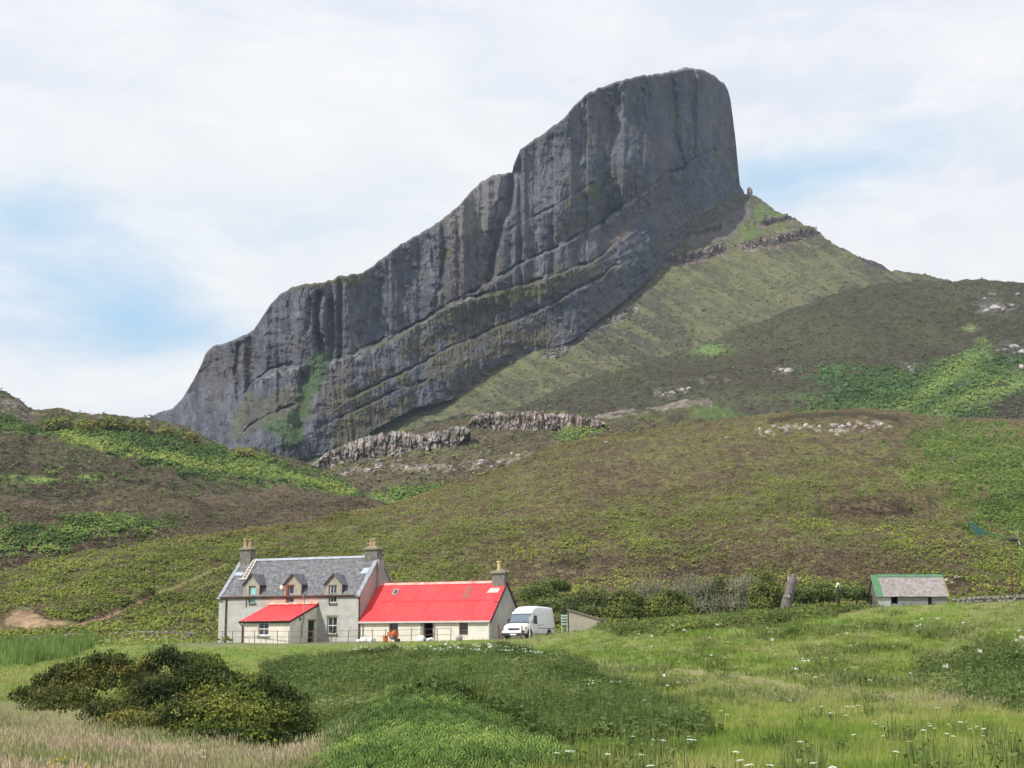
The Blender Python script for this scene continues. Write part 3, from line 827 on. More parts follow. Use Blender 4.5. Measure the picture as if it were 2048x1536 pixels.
def cliffY(X, Yp, tp, bt):
    yb = Yslope(bt) - 6
    yb = yb + (1 - sstep(300, 620, X)) * 90
    zb = kk(bt) * yb
    Tc = 2.1 - .5 * (1 - sstep(600, 900, X)) + 1.0 * sstep(1000, 1150, X)
    k = kk(Yp)
    Y = (yb - zb / Tc) / (1 - k / Tc)
    wobx = X + 5 * fbm(X / 40, Yp / 40, o=2, seed=701)
    wy = Yp + 5 * fbm(X / 22, Yp / 22, o=3, seed=702)
    # leaning columns under the main break, upright ones elsewhere
    l1 = inter(L1, X)
    below = sstep(-3, 6, Yp - l1) * sstep(1130, 1250, X)
    cx_up = wobx - (Yp - 400) * .10 * sstep(0, 1, (1200 - X) / 300)
    cx_ln = wobx * .80 - Yp * .55
    for cx, wgt in ((cx_up, 1 - below), (cx_ln, below)):
        c = 2.0 * np.abs(vnoise(cx / 31, wy / 120, seed=703)) + 3.2 * cells(cx, wy, 15, 90, 1) + 2.6 * cells(cx, wy, 6.5, 46, 2) + 1.8 * cells(cx, wy, 3.4, 20, 3) + .9 * vnoise(cx / 1.9, wy / 6, seed=706)
        Y = Y - c * wgt * .48
    Y = Y + 1.3 * fbm(X / 16, Yp / 12, o=4, seed=707) + 14 * vnoise(X / 120 + Yp / 160, Yp / 110, seed=708)
    Y = Y + below * 2.5 * np.abs(vnoise((X * .5 + Yp * .85) / 9, (X * .85 - Yp * .5) / 30, seed=709))
    for ln, x0, x1, st in ((L1, 645, 1475, 14), (L2, 700, 1230, 9), (L0, 478, 600, 9), (L3, 480, 600, 6), (L4, 690, 1260, 5), (L5, 630, 860, 4), (L6, 1000, 1220, 3)):
        lp = sorted(ln)
        l = inter(lp, X) + 3 * fbm(X / 18, X * 0, o=3, seed=710)
        e = sstep(x0 - 5, x0 + 25, X) * (1 - sstep(x1 - 25, x1 + 5, X))
        e = e * (.35 + .65 * sstep(-.4, .3, fbm(X / 34 + st, X * 0 + st, o=3, seed=712)))
        Y = Y + st * e * sstep(-2, 6, l - wy)
        Y = Y + min(st, 6) * e * np.exp(-((Yp - l + 4) / 2.6) ** 2)
    for pl, w, d in GROOVES:
        Y = Y + .7 * d * np.exp(-(linedist(pl, X + 2 * vnoise(Yp / 9, X / 30, seed=720), Yp) / w) ** 2)
    # grassy gully set back, tower rounding away on its right, summit crest rounding back
    Y = Y + 90 * np.clip((X - 1385) / 100, 0, 1) ** 2.2
    Y = Y + 4 * sstep(6, 0, Yp - tp) ** 2
    return Y


def colG(X, Yp, P):
    n = fbm(X / 70, Yp / 90, o=4, seed=801); n2 = fbm(X / 9, Yp / 22, o=4, seed=802); n3 = fbm(X / 26, Yp / 14, o=4, seed=803)
    c = np.broadcast_to(np.array([.078, .083, .099]), P.shape).copy()
    c = lerp3(c, (.112, .120, .135), sstep(0, .8, n2 + .4 * n) * .8)
    c = lerp3(c, (.048, .051, .064), sstep(0, .8, -n2) * .7)
    c = lerp3(c, (.092, .078, .068), sstep(.1, .7, n) * .55)
    l1_ = inter(sorted(L1), X); bl = sstep(-3, 6, Yp - l1_) * sstep(1130, 1250, X)
    ca = X + 5 * fbm(X / 40, Yp / 40, o=2, seed=701) - (Yp - 400) * .10 * sstep(0, 1, (1200 - X) / 300); cb = (X + 5 * fbm(X / 40, Yp / 40, o=2, seed=701)) * .80 - Yp * .55
    wy = Yp + 5 * fbm(X / 22, Yp / 22, o=3, seed=702)
    tone = 0
    for cc, w_ in ((ca, 1 - bl), (cb, bl)):
        tone = tone + w_ * (.45 * cells(cc, wy, 13, 120, 1) + .5 * cells(cc, wy, 6.5, 46, 2) + .5 * cells(cc, wy, 3.4, 20, 3))
    c = c * (.80 + .28 * tone)[..., None]
    wm = sstep(.05, .6, fbm(X / 34, Yp / 50, o=4, seed=806))
    c = lerp3(c, (.105, .090, .080), wm * .35)
    # pale rock under the break
    for ln, x0, x1, w in ((L1, 650, 790, 16), (L1, 800, 960, 14), (L0, 500, 600, 16), (L1, 1180, 1290, 12)):
        l = inter(sorted(ln), X)
        m = sstep(0, 3, Yp - l) * (1 - sstep(w * .6, w, Yp - l)) * sstep(x0 - 10, x0 + 10, X) * (1 - sstep(x1 - 10, x1 + 10, X))
        c = lerp3(c, (.185, .19, .185), m * sstep(-.3, .3, n2) * .8)
    l2 = inter(L2, X); l1 = inter(L1, X); bs = inter(BASE, X)
    # rough vegetation on the ledges and lower slabs
    lowv = sstep(10, 40, Yp - l1) * (1 - sstep(1050, 1250, X)) * sstep(640, 680, X)
    c = lerp3(c, (.082, .074, .046), lowv * sstep(-.25, .35, n3 + .3 * n) * .85)
    l2m = np.exp(-((Yp - l2 - 5 + 5 * n3) / 7) ** 2) * sstep(700, 760, X) * (1 - sstep(1180, 1230, X))
    c = lerp3(c, (.090, .10, .048), l2m * .65)
    for ln_ in (L4, L5):
        c = lerp3(c, (.080, .088, .042), np.exp(-((Yp - inter(ln_, X) - 4 + 6 * n3) / 6) ** 2) * sstep(ln_[0][0] - 10, ln_[0][0] + 30, X) * (1 - sstep(ln_[-1][0] - 30, ln_[-1][0] + 10, X)) * sstep(-.3, .2, n3) * .5)
    l2b = np.exp(-((Yp - l2 - 16) / 14) ** 2) * sstep(850, 900, X) * (1 - sstep(1180, 1230, X))
    c = lerp3(c, (.080, .072, .04), l2b * .7)
    for pl, w in (([(1130, 420), (1175, 385), (1200, 375), (1230, 340)], 8), ([(1180, 370), (1200, 395)], 10), ([(1108, 470), (1180, 440)], 5), ([(1426, 306), (1455, 325), (1472, 350)], 6), ([(880, 520), (905, 500)], 6), ([(690, 850), (730, 790)], 12), ([(1020, 600), (1080, 580)], 10),
                  ([(1320, 500), (1400, 440), (1470, 395)], 6), ([(1320, 195), (1340, 215), (1352, 260)], 4)):
        c = lerp3(c, (.075, .088, .035), (1 - sstep(w * .4, w * 1.3, linedist(pl, X + 6 * n3, Yp + 6 * n3))) * .8)
    c = lerp3(c, (.13, .095, .07), np.exp(-(linedist([(1215, 500), (1255, 450)], X, Yp) / 12) ** 2) * sstep(-.2, .4, n2) * .7)
    c = lerp3(c, (.055, .085, .034), inpoly(PG_GULLY, X, Yp, 8) * .95)
    c = lerp3(c, (.12, .13, .055), np.exp(-(linedist([(500, 790), (480, 830), (470, 870)], X, Yp) / 9) ** 2) * .6)
    c = lerp3(c, (.075, .072, .045), inpoly([(500, 800), (600, 770), (610, 810), (540, 850), (460, 890), (480, 830)], X, Yp, 10) * .6)
    pass
    # lighter left shoulder and summit rim
    c = lerp3(c, (.155, .145, .135), inpoly([(900, 440), (960, 362), (1024, 342), (1010, 400), (960, 470), (900, 500)], X, Yp, 12) * .65)
    sk = inter(SKY, X)
    c = lerp3(c, (.23, .21, .20), (1 - sstep(2, 9, Yp - sk + 3 * n2)) * sstep(1280, 1320, X) * (1 - sstep(1440, 1460, X)) * .7)
    c = lerp3(c, (.085, .075, .045), (1 - sstep(4, 14, Yp - sk)) * sstep(560, 600, X) * (1 - sstep(725, 745, X)) * .9)
    c = lerp3(c, (.075, .088, .036), np.exp(-((X - 705) / 22) ** 2 - ((Yp - 562) / 10) ** 2))
    sp = fbm(X / 3.0, Yp / 3.4, o=2, seed=805)
    c = lerp3(c, (.17, .18, .18), (sp > .85) * .6)
    return c


pxg = np.concatenate([np.linspace(300, 1440, 1000), np.linspace(1441, 1488, 130)])
tpg = inter(SKY, pxg) + fbm(pxg / 9, pxg * 0, o=3, seed=811) * 1.5
btg = inter(BASE, pxg) + 12
tg = np.linspace(0, 1, 520)[:, None]
PYg = btg + (tpg - btg) * tg
PXg = np.broadcast_to(pxg, PYg.shape)
Yg = cliffY(PXg, PYg, tpg, inter(BASE, pxg))
Pg = W(PXg, PYg, Yg)
rows = []
for i in range(1, 13):
    q = Pg[-1].copy(); q[:, 1] += 14 * i; q[:, 0] *= 1 + 14 * i / Pg[-1][:, 1]; q[:, 2] -= 14 * i * (.15 + .09 * i); rows.append(q)
Pg = np.concatenate([Pg, np.array(rows)], 0)
add_patch('mountain_cliff', Pg, None, None, colG, M_CLIFF)

# ---- land under and beyond everything
gm = mat('far_land', (.08, .09, .045), .95, .3, .01)
V = [(0, 0, -9)]; F = []
for r_ in (150, 600, 2000, 9000):
    for i in range(48):
        a = i / 48 * 2 * math.pi; V.append((math.cos(a) * r_, math.sin(a) * r_, -9 - (0 if r_ < 700 else 4)))
for i in range(48): F.append((0, 1 + i, 1 + (i + 1) % 48, 1 + (i + 1) % 48))
V = np.array(V)
F3 = [(0, 1 + i, 1 + (i + 1) % 48) for i in range(48)]
for k in range(3):
    for i in range(48):
        a, b = 1 + k * 48 + i, 1 + k * 48 + (i + 1) % 48
        F3 += [(a, a + 48, b + 48), (a, b + 48, b)]
tag(obj('ground', mesh_np('ground', V, np.array(F3), gm)), kind='structure')

# ------------------------------------------------------------------ mesh builder for built things
class MB:
    def __init__(s): s.v = []; s.f = []
    def add(s, vs, fs):
        b = len(s.v); s.v += [tuple(v) for v in vs]; s.f += [tuple(b + i for i in f) for f in fs]; return s
    def quad(s, a, b, c, d): return s.add([a, b, c, d], [(0, 1, 2, 3)])
    def box(s, x0, x1, y0, y1, z0, z1):
        return s.add([(x0, y0, z0), (x1, y0, z0), (x1, y1, z0), (x0, y1, z0), (x0, y0, z1), (x1, y0, z1), (x1, y1, z1), (x0, y1, z1)],
                     [(0, 3, 2, 1), (4, 5, 6, 7), (0, 1, 5, 4), (1, 2, 6, 5), (2, 3, 7, 6), (3, 0, 4, 7)])
    def prism(s, poly, a, b, axis='x'):
        """polygon extruded from a to b; poly holds the two other coordinates"""
        def p(u, w, t): return (t, u, w) if axis == 'x' else ((u, t, w) if axis == 'y' else (u, w, t))
        n = len(poly)
        vs = [p(u, w, a) for u, w in poly] + [p(u, w, b) for u, w in poly]
        fs = [tuple(range(n)), tuple(range(2 * n - 1, n - 1, -1))] + [(i, i + n, (i + 1) % n + n, (i + 1) % n) for i in range(n)]
        return s.add(vs, fs)
    def slab(s, pts, th):
        """quad given by four points thickened downwards"""
        a, b, c, d = [Vector(p) for p in pts]
        n = (b - a).cross(d - a).normalized() * th
        if n.z > 0: n = -n
        vs = [a, b, c, d, a + n, b + n, c + n, d + n]
        return s.add(vs, [(0, 1, 2, 3), (7, 6, 5, 4), (0, 4, 5, 1), (1, 5, 6, 2), (2, 6, 7, 3), (3, 7, 4, 0)])
    def tube(s, pts, r, n=8, r1=None):
        pts = [Vector(p) for p in pts]; N = len(pts); rings = []
        rs = r if hasattr(r, '__len__') else [r + ((r1 if r1 is not None else r) - r) * i / max(N - 1, 1) for i in range(N)]
        vs = []
        for i, p in enumerate(pts):
            d = (pts[min(i + 1, N - 1)] - pts[max(i - 1, 0)]).normalized()
            u = d.orthogonal().normalized() if abs(d.z) < .9 else Vector((1, 0, 0)).cross(d).normalized()
            w = d.cross(u)
            for k in range(n):
                a = 2 * math.pi * k / n; vs.append(p + (u * math.cos(a) + w * math.sin(a)) * rs[i])
        fs = []
        for i in range(N - 1):
            for k in range(n):
                fs.append((i * n + k, i * n + (k + 1) % n, (i + 1) * n + (k + 1) % n, (i + 1) * n + k))
        fs += [tuple(range(n - 1, -1, -1)), tuple((N - 1) * n + k for k in range(n))]
        return s.add(vs, fs)
    def lathe(s, prof, cx=0, cy=0, n=14):
        return s.tube([(cx, cy, z) for r, z in prof], [r for r, z in prof], n)
    def blob(s, c, rx, ry, rz, seed=0, amp=.15, n=12, m=8, freq=1.7):
        vs = []; fs = []
        for j in range(m + 1):
            th = math.pi * j / m
            for i in range(n):
                ph = 2 * math.pi * i / n
                d = (math.sin(th) * math.cos(ph), math.sin(th) * math.sin(ph), math.cos(th))
                k = 1 + amp * float(fbm(d[0] * freq + seed, d[1] * freq, d[2] * freq + seed * .7, o=3, seed=900 + seed))
                vs.append((c[0] + d[0] * rx * k, c[1] + d[1] * ry * k, c[2] + d[2] * rz * k))
        for j in range(m):
            for i in range(n): fs.append((j * n + i, (j + 1) * n + i, (j + 1) * n + (i + 1) % n, j * n + (i + 1) % n))
        return s.add(vs, fs)
    def build(s, name, material, parent=None, smooth=False, loc=None, rotz=None, bevel=0):
        me = bpy.data.meshes.new(name); me.from_pydata(s.v, [], s.f)
        bm = bmesh.new(); bm.from_mesh(me)
        if bevel:
            bmesh.ops.remove_doubles(bm, verts=bm.verts, dist=1e-4)
            bmesh.ops.bevel(bm, geom=bm.edges[:], offset=bevel, segments=2, affect='EDGES', profile=.6)
        bmesh.ops.recalc_face_normals(bm, faces=bm.faces[:]); bm.to_mesh(me); bm.free()
        if smooth:
            for p in me.polygons: p.use_smooth = True
        me.materials.append(material)
        return obj(name, me, parent, loc, rotz)


def thing(name, label, cat, loc, rotz=0, group=None):
    o = bpy.data.objects.new(name, None); COL.objects.link(o); o.location = loc; o.rotation_euler = (0, 0, rotz); o.empty_display_size = .3
    tag(o, label, cat, group); return o


def copy_tree(o, parent=None):
    c = o.copy(); COL.objects.link(c)
    if parent: c.parent = parent
    for ch in list(o.children): copy_tree(ch, c)
    return c


# materials of the farm
M_HARL = mat('grey_harling', (.52, .515, .485), .95, .2, 1.3, col2=(.38, .375, .35), bump=.6, bscale=25)
M_HARLW = mat('whitewashed_rubble', (.76, .73, .64), .95, .2, 1.0, col2=(.60, .57, .48), bump=.5, bscale=12)
M_GABLE = mat('pinkish_gable_harling', (.46, .405, .38), .95, .2, .9, col2=(.33, .30, .285), bump=.6, bscale=20, stretch=(1, 1, .4))
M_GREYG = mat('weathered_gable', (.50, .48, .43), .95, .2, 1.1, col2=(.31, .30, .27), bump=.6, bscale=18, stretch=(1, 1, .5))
M_PINKST = mat('pink_sandstone_patch', (.52, .41, .36), .95, .15, 1.5, col2=(.42, .34, .30), bump=.4)
M_SLATE = mat('lichened_slate', (.225, .22, .225), .7, .3, 3.0, col2=(.055, .058, .072), bump=.7, bscale=14, stretch=(1, 1, 1), detail=8)
M_SKEW = mat('skew_coping', (.30, .33, .37), .85, .2, 3)
M_RIDGE = mat('ridge_zinc', (.36, .40, .46), .6, .2, 2)
M_DORM = mat('dormer_render', (.38, .35, .29), .95, .2, 2.5)
M_SLATED = mat('dormer_cheek_slate', (.09, .095, .115), .75, .3, 6)
M_IRON = mat('rusty_iron', (.13, .065, .045), .8, .3, 10)
M_PIPEG = mat('grey_pipe', (.30, .30, .30), .7, .2, 10)
M_PIPEW = mat('pale_downpipe', (.62, .62, .60), .7, .1, 4)
M_TIMB = mat('red_brown_timber', (.27, .085, .05), .8, .3, 6)
M_TIMB2 = mat('brown_window_timber', (.22, .13, .085), .8, .3, 6)
M_WHITE = mat('white_paint', (.78, .78, .75), .6, .08, 5)
M_BLUEP = mat('pale_blue_blind', (.36, .62, .62), .7, .08, 5)
M_LEAD = mat('lead_flashing', (.42, .46, .54), .6, .15, 3)
M_POT = mat('buff_clay_pot', (.46, .34, .21), .85, .25, 6)
M_POTR = mat('red_clay_pot', (.42, .22, .14), .85, .25, 6)
M_CHIM = mat('chimney_harling', (.20, .19, .17), .95, .25, 3, bump=.4)
M_CAP = mat('lichened_chimney_cap', (.24, .22, .15), .95, .3, 4)
M_DARK = mat('dark_door', (.022, .032, .028), .6, .2, 5)
M_GREEN = mat('green_plaque', (.04, .22, .13), .6, .1, 5)
M_FASC = mat('white_fascia', (.60, .60, .57), .7, .15, 4)
M_DARKW = mat('dark_verge_board', (.045, .04, .05), .8, .2, 5)


def glass_mat():
    m = bpy.data.materials.new('window_glass'); m.use_nodes = True
    b = m.node_tree.nodes['Principled BSDF']; b.inputs['Base Color'].default_value = (.03, .035, .045, 1)
    b.inputs['Roughness'].default_value = .06; b.inputs['Specular IOR Level'].default_value = .7
    return m


M_GLASS = glass_mat()


def red_mat(name, axis_scale, seams):
    """painted corrugated iron: fine ribs, sheet laps and slight fading"""
    m = bpy.data.materials.new(name); m.use_nodes = True
    t = NT(m.node_tree); t.n.clear()
    o = t.add('ShaderNodeOutputMaterial'); b = t.add('ShaderNodeBsdfPrincipled'); t.l.new(b.outputs[0], o.inputs[0])
    tc = t.add('ShaderNodeTexCoord'); sp = t.add('ShaderNodeSeparateXYZ'); t.l.new(tc.outputs['Object'], sp.inputs[0])
    n = t.noise(tc.outputs['Object'], .9, 5, .6); nf = t.noise(tc.outputs['Object'], 7, 4, .6)
    c = t.mix(t.ramp(n, [(.35, 0.), (.7, 1.)]), (.80, .045, .055), (.74, .075, .075))
    st = t.add('ShaderNodeMapping', i_Vector=tc.outputs['Object']); st.inputs['Scale'].default_value = (5, .35, .35)
    ns = t.noise(st.outputs[0], 1.0, 4, .7)
    c = t.mix(t.ramp(ns, [(.45, 0.), (.75, .6)]), c, (.60, .035, .045))
    c = t.mix(t.ramp(ns, [(.25, .45), (.42, .0)]), c, (.80, .16, .15))
    c = t.mix(t.ramp(nf, [(.60, 0.), (.80, .5)]), c, (.45, .06, .05))
    # laps between sheets: thin darker lines
    fx = t.math('FRACT', t.math('DIVIDE', sp.outputs[0], seams))
    ln = t.math('LESS_THAN', fx, .03)
    c = t.mix(t.math('MULTIPLY', ln, .6), c, (.35, .03, .03))
    t.l.new(c, b.inputs['Base Color']); b.inputs['Roughness'].default_value = .55; b.inputs['Specular IOR Level'].default_value = .35
    w = t.math('SINE', t.math('MULTIPLY', sp.outputs[0], axis_scale))
    bm_ = t.add('ShaderNodeBump'); bm_.inputs['Strength'].default_value = .5; bm_.inputs['Distance'].default_value = .02
    t.l.new(w, bm_.inputs['Height']); t.l.new(bm_.outputs[0], b.inputs['Normal'])
    return m


M_RED = red_mat('red_corrugated_iron', 60.0, 1.62)
M_REDP = red_mat('red_porch_iron', 60.0, 1.1)

TH = R(26)
AX = np.array([math.cos(TH), -math.sin(TH)]); AY = np.array([math.sin(TH), math.cos(TH)])
Z0 = .88
XR = (727 - 1024) / FPX * 138 * 1.0148
LM = 15.75; WM = 6.7
ORG = np.array([XR, 138.0]) - AX * LM


def at(x, y, z):
    q = ORG + AX * x + AY * y
    return np.array([q[0], q[1], Z0 + z])


def lx(px, y=0.0, z=2.0):
    """distance along the house front of a photo column"""
    lo, hi = -10.0, 40.0
    for _ in range(40):
        m = (lo + hi) / 2
        if float(proj(at(m, y, z))[0]) < px: lo = m
        else: hi = m
    return (lo + hi) / 2


def lz(x, y, py):
    q = at(x, y, 0)
    return float(kk(py)) * q[1] - Z0


HE = lz(LM, 0, 1188.5)
HR = lz(LM, WM / 2, 1113)


def facade(b, x0, x1, z0, z1, y, holes, reveal=.22, inward=1):
    """wall face in the plane y with openings and their reveals"""
    xs = sorted({x0, x1, *[h[0] for h in holes], *[h[1] for h in holes]}); zs = sorted({z0, z1, *[h[2] for h in holes], *[h[3] for h in holes]})
    xs = [x for x in xs if x0 <= x <= x1]; zs = [z for z in zs if z0 <= z <= z1]
    for a, c in zip(xs[:-1], xs[1:]):
        for d, e in zip(zs[:-1], zs[1:]):
            mx, mz = (a + c) / 2, (d + e) / 2
            if any(h[0] < mx < h[1] and h[2] < mz < h[3] for h in holes): continue
            b.quad((a, y, d), (c, y, d), (c, y, e), (a, y, e))
    yi = y + reveal * inward
    for h in holes:
        a, c, d, e = h[:4]
        b.quad((a, y, d), (a, yi, d), (a, yi, min(e, z1)), (a, y, min(e, z1))); b.quad((c, y, d), (c, yi, d), (c, yi, min(e, z1)), (c, y, min(e, z1)))
        b.quad((a, y, d), (c, y, d), (c, yi, d), (a, yi, d))
        if e < z1: b.quad((a, y, e), (c, y, e), (c, yi, e), (a, yi, e))


def window(parent, x0, x1, z0, z1, y, frame_m, bars=(1, 1), pane_m=None, sill=True, fw=.07, name='window', label=None, sill_m=None):
    f = MB()
    f.box(x0, x0 + fw, y, y + .06, z0, z1); f.box(x1 - fw, x1, y, y + .06, z0, z1)
    f.box(x0 + fw, x1 - fw, y, y + .06, z0, z0 + fw); f.box(x0 + fw, x1 - fw, y, y + .06, z1 - fw, z1)
    zm = (z0 + z1) / 2
    for i in range(bars[1]):
        zz = z0 + (z1 - z0) * (i + 1) / (bars[1] + 1); f.box(x0 + fw, x1 - fw, y - .004, y + .064, zz - .035, zz + .035)
    for i in range(bars[0]):
        xx = x0 + (x1 - x0) * (i + 1) / (bars[0] + 1); f.box(xx - .022, xx + .022, y + .006, y + .054, z0 + fw, z1 - fw)
    w = f.build(name, frame_m, parent)
    if label: w['label'] = label
    g = MB(); g.box(x0 + fw * .5, x1 - fw * .5, y + .034, y + .044, z0 + fw * .5, z1 - fw * .5); g.build('pane', pane_m or M_GLASS, w)
    if sill:
        s_ = MB(); s_.box(x0 - .1, x1 + .1, y - .30, y - .003, z0 - .11, z0 - .004); s_.build('sill', sill_m or M_CAP, w)
    return w


print('farmhouse')
house = thing('farmhouse', 'grey harled slate-roofed farmhouse with three dormers and a red-roofed porch', 'farmhouse', at(0, 0, 0), -TH)
DW = [(497, 511, 1172, 1206), (572, 588, 1170, 1206), (657, 673, 1170, 1206)]
DWL = [(lx(a, 0, 4), lx(b, 0, 4), lz(lx(a, 0, 4), 0, d), lz(lx(a, 0, 4), 0, c)) for a, b, c, d in DW]
# widen the timbered middle one
GW = (lx(654, 0, 1.5), lx(674, 0, 1.5), lz(lx(664, 0, 1.5), 0, 1268), lz(lx(664, 0, 1.5), 0, 1234))
wl = MB()
facade(wl, 0, LM, -.6, HE, 0, [(a, b, c, e) for a, b, c, e in DWL] + [GW], .24)
wl.quad((0, WM, -.6), (LM, WM, -.6), (LM, WM, HE), (0, WM, HE))
wl.add([(0, 0, -.6), (0, WM, -.6), (0, WM, HE), (0, WM / 2, HR - .12), (0, 0, HE)], [(0, 1, 2, 3, 4)])
wl.build('wall', M_HARL, house)
g = MB(); g.add([(LM, 0, -.6), (LM, WM, -.6), (LM, WM, HE), (LM, WM / 2, HR - .12), (LM, 0, HE)], [(0, 1, 2, 3, 4)])
g.box(LM + .003, LM + .25, WM / 2 - .5, WM / 2 + .5, HE - 1.0, HR - .3)
o = g.build('gable_wall', M_GABLE, house); o['label'] = 'shaded pinkish right-hand gable wall'
# pinkish patch of newer render under the eaves
p = MB(); xa, xb = lx(523, 0, 3.6), lx(640, 0, 3.6)
h2 = DWL[1]
for a, b_ in ((xa, h2[0] - .003), (h2[1] + .003, xb)): p.box(a, b_, -.012, -.002, HE - .95, HE - .03)
p.build('render_patch', M_PINKST, house)

rf = MB()
OV = .18
sl_ = (HR - HE) / (WM / 2)
for sgn in (0, 1):
    ye = -OV if not sgn else WM + OV; yr = WM / 2
    rf.slab([(.15, ye, HE - OV * sl_ + .02), (LM - .15, ye, HE - OV * sl_ + .02), (LM - .15, yr, HR + .02), (.15, yr, HR + .02)], .10)
roof = rf.build('roof', M_SLATE, house)
rc = MB(); rc.prism([(WM / 2 - .17, HR - .08), (WM / 2, HR + .14), (WM / 2 + .17, HR - .08)], .3, LM - .3, 'x'); rc.build('ridge_cap', M_RIDGE, roof)
for x0 in (-.1, LM - .32):
    k = MB()
    for sgn in (0, 1):
        ye = -OV - .12 if not sgn else WM + OV
        k.slab([(x0, ye, HE - (OV + .12) * sl_ + .13), (x0 + .42, ye, HE - (OV + .12) * sl_ + .13), (x0 + .42, WM / 2, HR + .13), (x0, WM / 2, HR + .13)], .13)
    k.build('skew', M_SKEW, roof)
# a few lead flashings by the stacks
k = MB(); k.slab([(LM - 1.15, 1.75, HE + 1.75 * sl_ + .10), (LM - .36, 1.75, HE + 1.75 * sl_ + .10), (LM - .36, 2.25, HE + 2.25 * sl_ + .10), (LM - .95, 2.25, HE + 2.25 * sl_ + .10)], .04)
k.build('flashing', M_LEAD, roof); k = MB(); k.slab([(.34, 1.85, HE + 1.85 * sl_ + .10), (1.25, 1.85, HE + 1.85 * sl_ + .10), (1.25, 2.15, HE + 2.15 * sl_ + .10), (.34, 2.15, HE + 2.15 * sl_ + .10)], .04)
k.build('flashing', M_LEAD, roof)


def chimney(parent, x0, x1, y0, y1, zb, zt, pots, potm, capm=M_CAP, stack_m=M_CHIM, potr=.2):
    s_ = MB(); s_.box(x0, x1, y0, y1, zb, zt); c = s_.build('chimney', stack_m, parent)
    q = MB(); q.box(x0 - .12, x1 + .12, y0 - .12, y1 + .12, zt - .02, zt + .12)
    e = .12
    q.add([(x0 - e, y0 - e, zt + .12), (x1 + e, y0 - e, zt + .12), (x1 + e, y1 + e, zt + .12), (x0 - e, y1 + e, zt + .12),
           (x0 + .22, y0 + .22, zt + .34), (x1 - .22, y0 + .22, zt + .34), (x1 - .22, y1 - .22, zt + .34), (x0 + .22, y1 - .22, zt + .34)],
          [(0, 1, 5, 4), (1, 2, 6, 5), (2, 3, 7, 6), (3, 0, 4, 7), (4, 5, 6, 7)])
    q.build('chimney_cap', capm, c)
    for (px_, py_, h, r_) in pots:
        t_ = MB(); zt2 = zt + .26
        t_.lathe([(r_ * 1.1, zt2), (r_ * 1.0, zt2 + .08), (r_ * .88, zt2 + h * .75), (r_ * .9, zt2 + h * .8), (r_ * 1.2, zt2 + h * .84), (r_ * 1.2, zt2 + h * .96), (r_, zt2 + h), (r_ * .75, zt2 + h), (r_ * .7, zt2 + h * .7)], px_, py_)
        t_.build('chimney_pot', potm, c, smooth=False)
    return c


zt = HR + lz(1.2, WM / 2, 1100) - HR
chimney(house, .12, 1.36, WM / 2 - .42, WM / 2 + .42, HR - 1.3, lz(.8, WM / 2, 1100), [(.55, WM / 2 - .12, .82, .2), (.93, WM / 2 + .1, .8, .18)], M_POT)
chimney(house, LM - 1.3, LM + .02, WM / 2 - .48, WM / 2 + .48, HR - 1.3, lz(LM - .6, WM / 2, 1100), [(LM - .90, WM / 2, .80, .17), (LM - .55, WM / 2, .85, .19)], M_POT)
# two pots of the rear stack show over the ridge
xr_ = lx(740, WM + 1.6, 8)
chimney(house, xr_ - .45, xr_ + .6, WM + 1.2, WM + 2.0, 0, lz(xr_, WM + 1.6, 1112), [(xr_ - .12, WM + 1.6, 1.05, .18), (xr_ + .36, WM + 1.6, .95, .18)], M_POTR)
rear = MB(); rear.box(xr_ - 2.5, xr_ + .6, WM + .003, WM + 3.2, -.5, 3.2); rear.prism([(WM + .0, 3.2), (WM + 3.4, 3.2), (WM + 1.6, 4.6)], xr_ - 2.6, xr_ + .7, 'x'); rear.build('rear_wing', M_HARL, house)

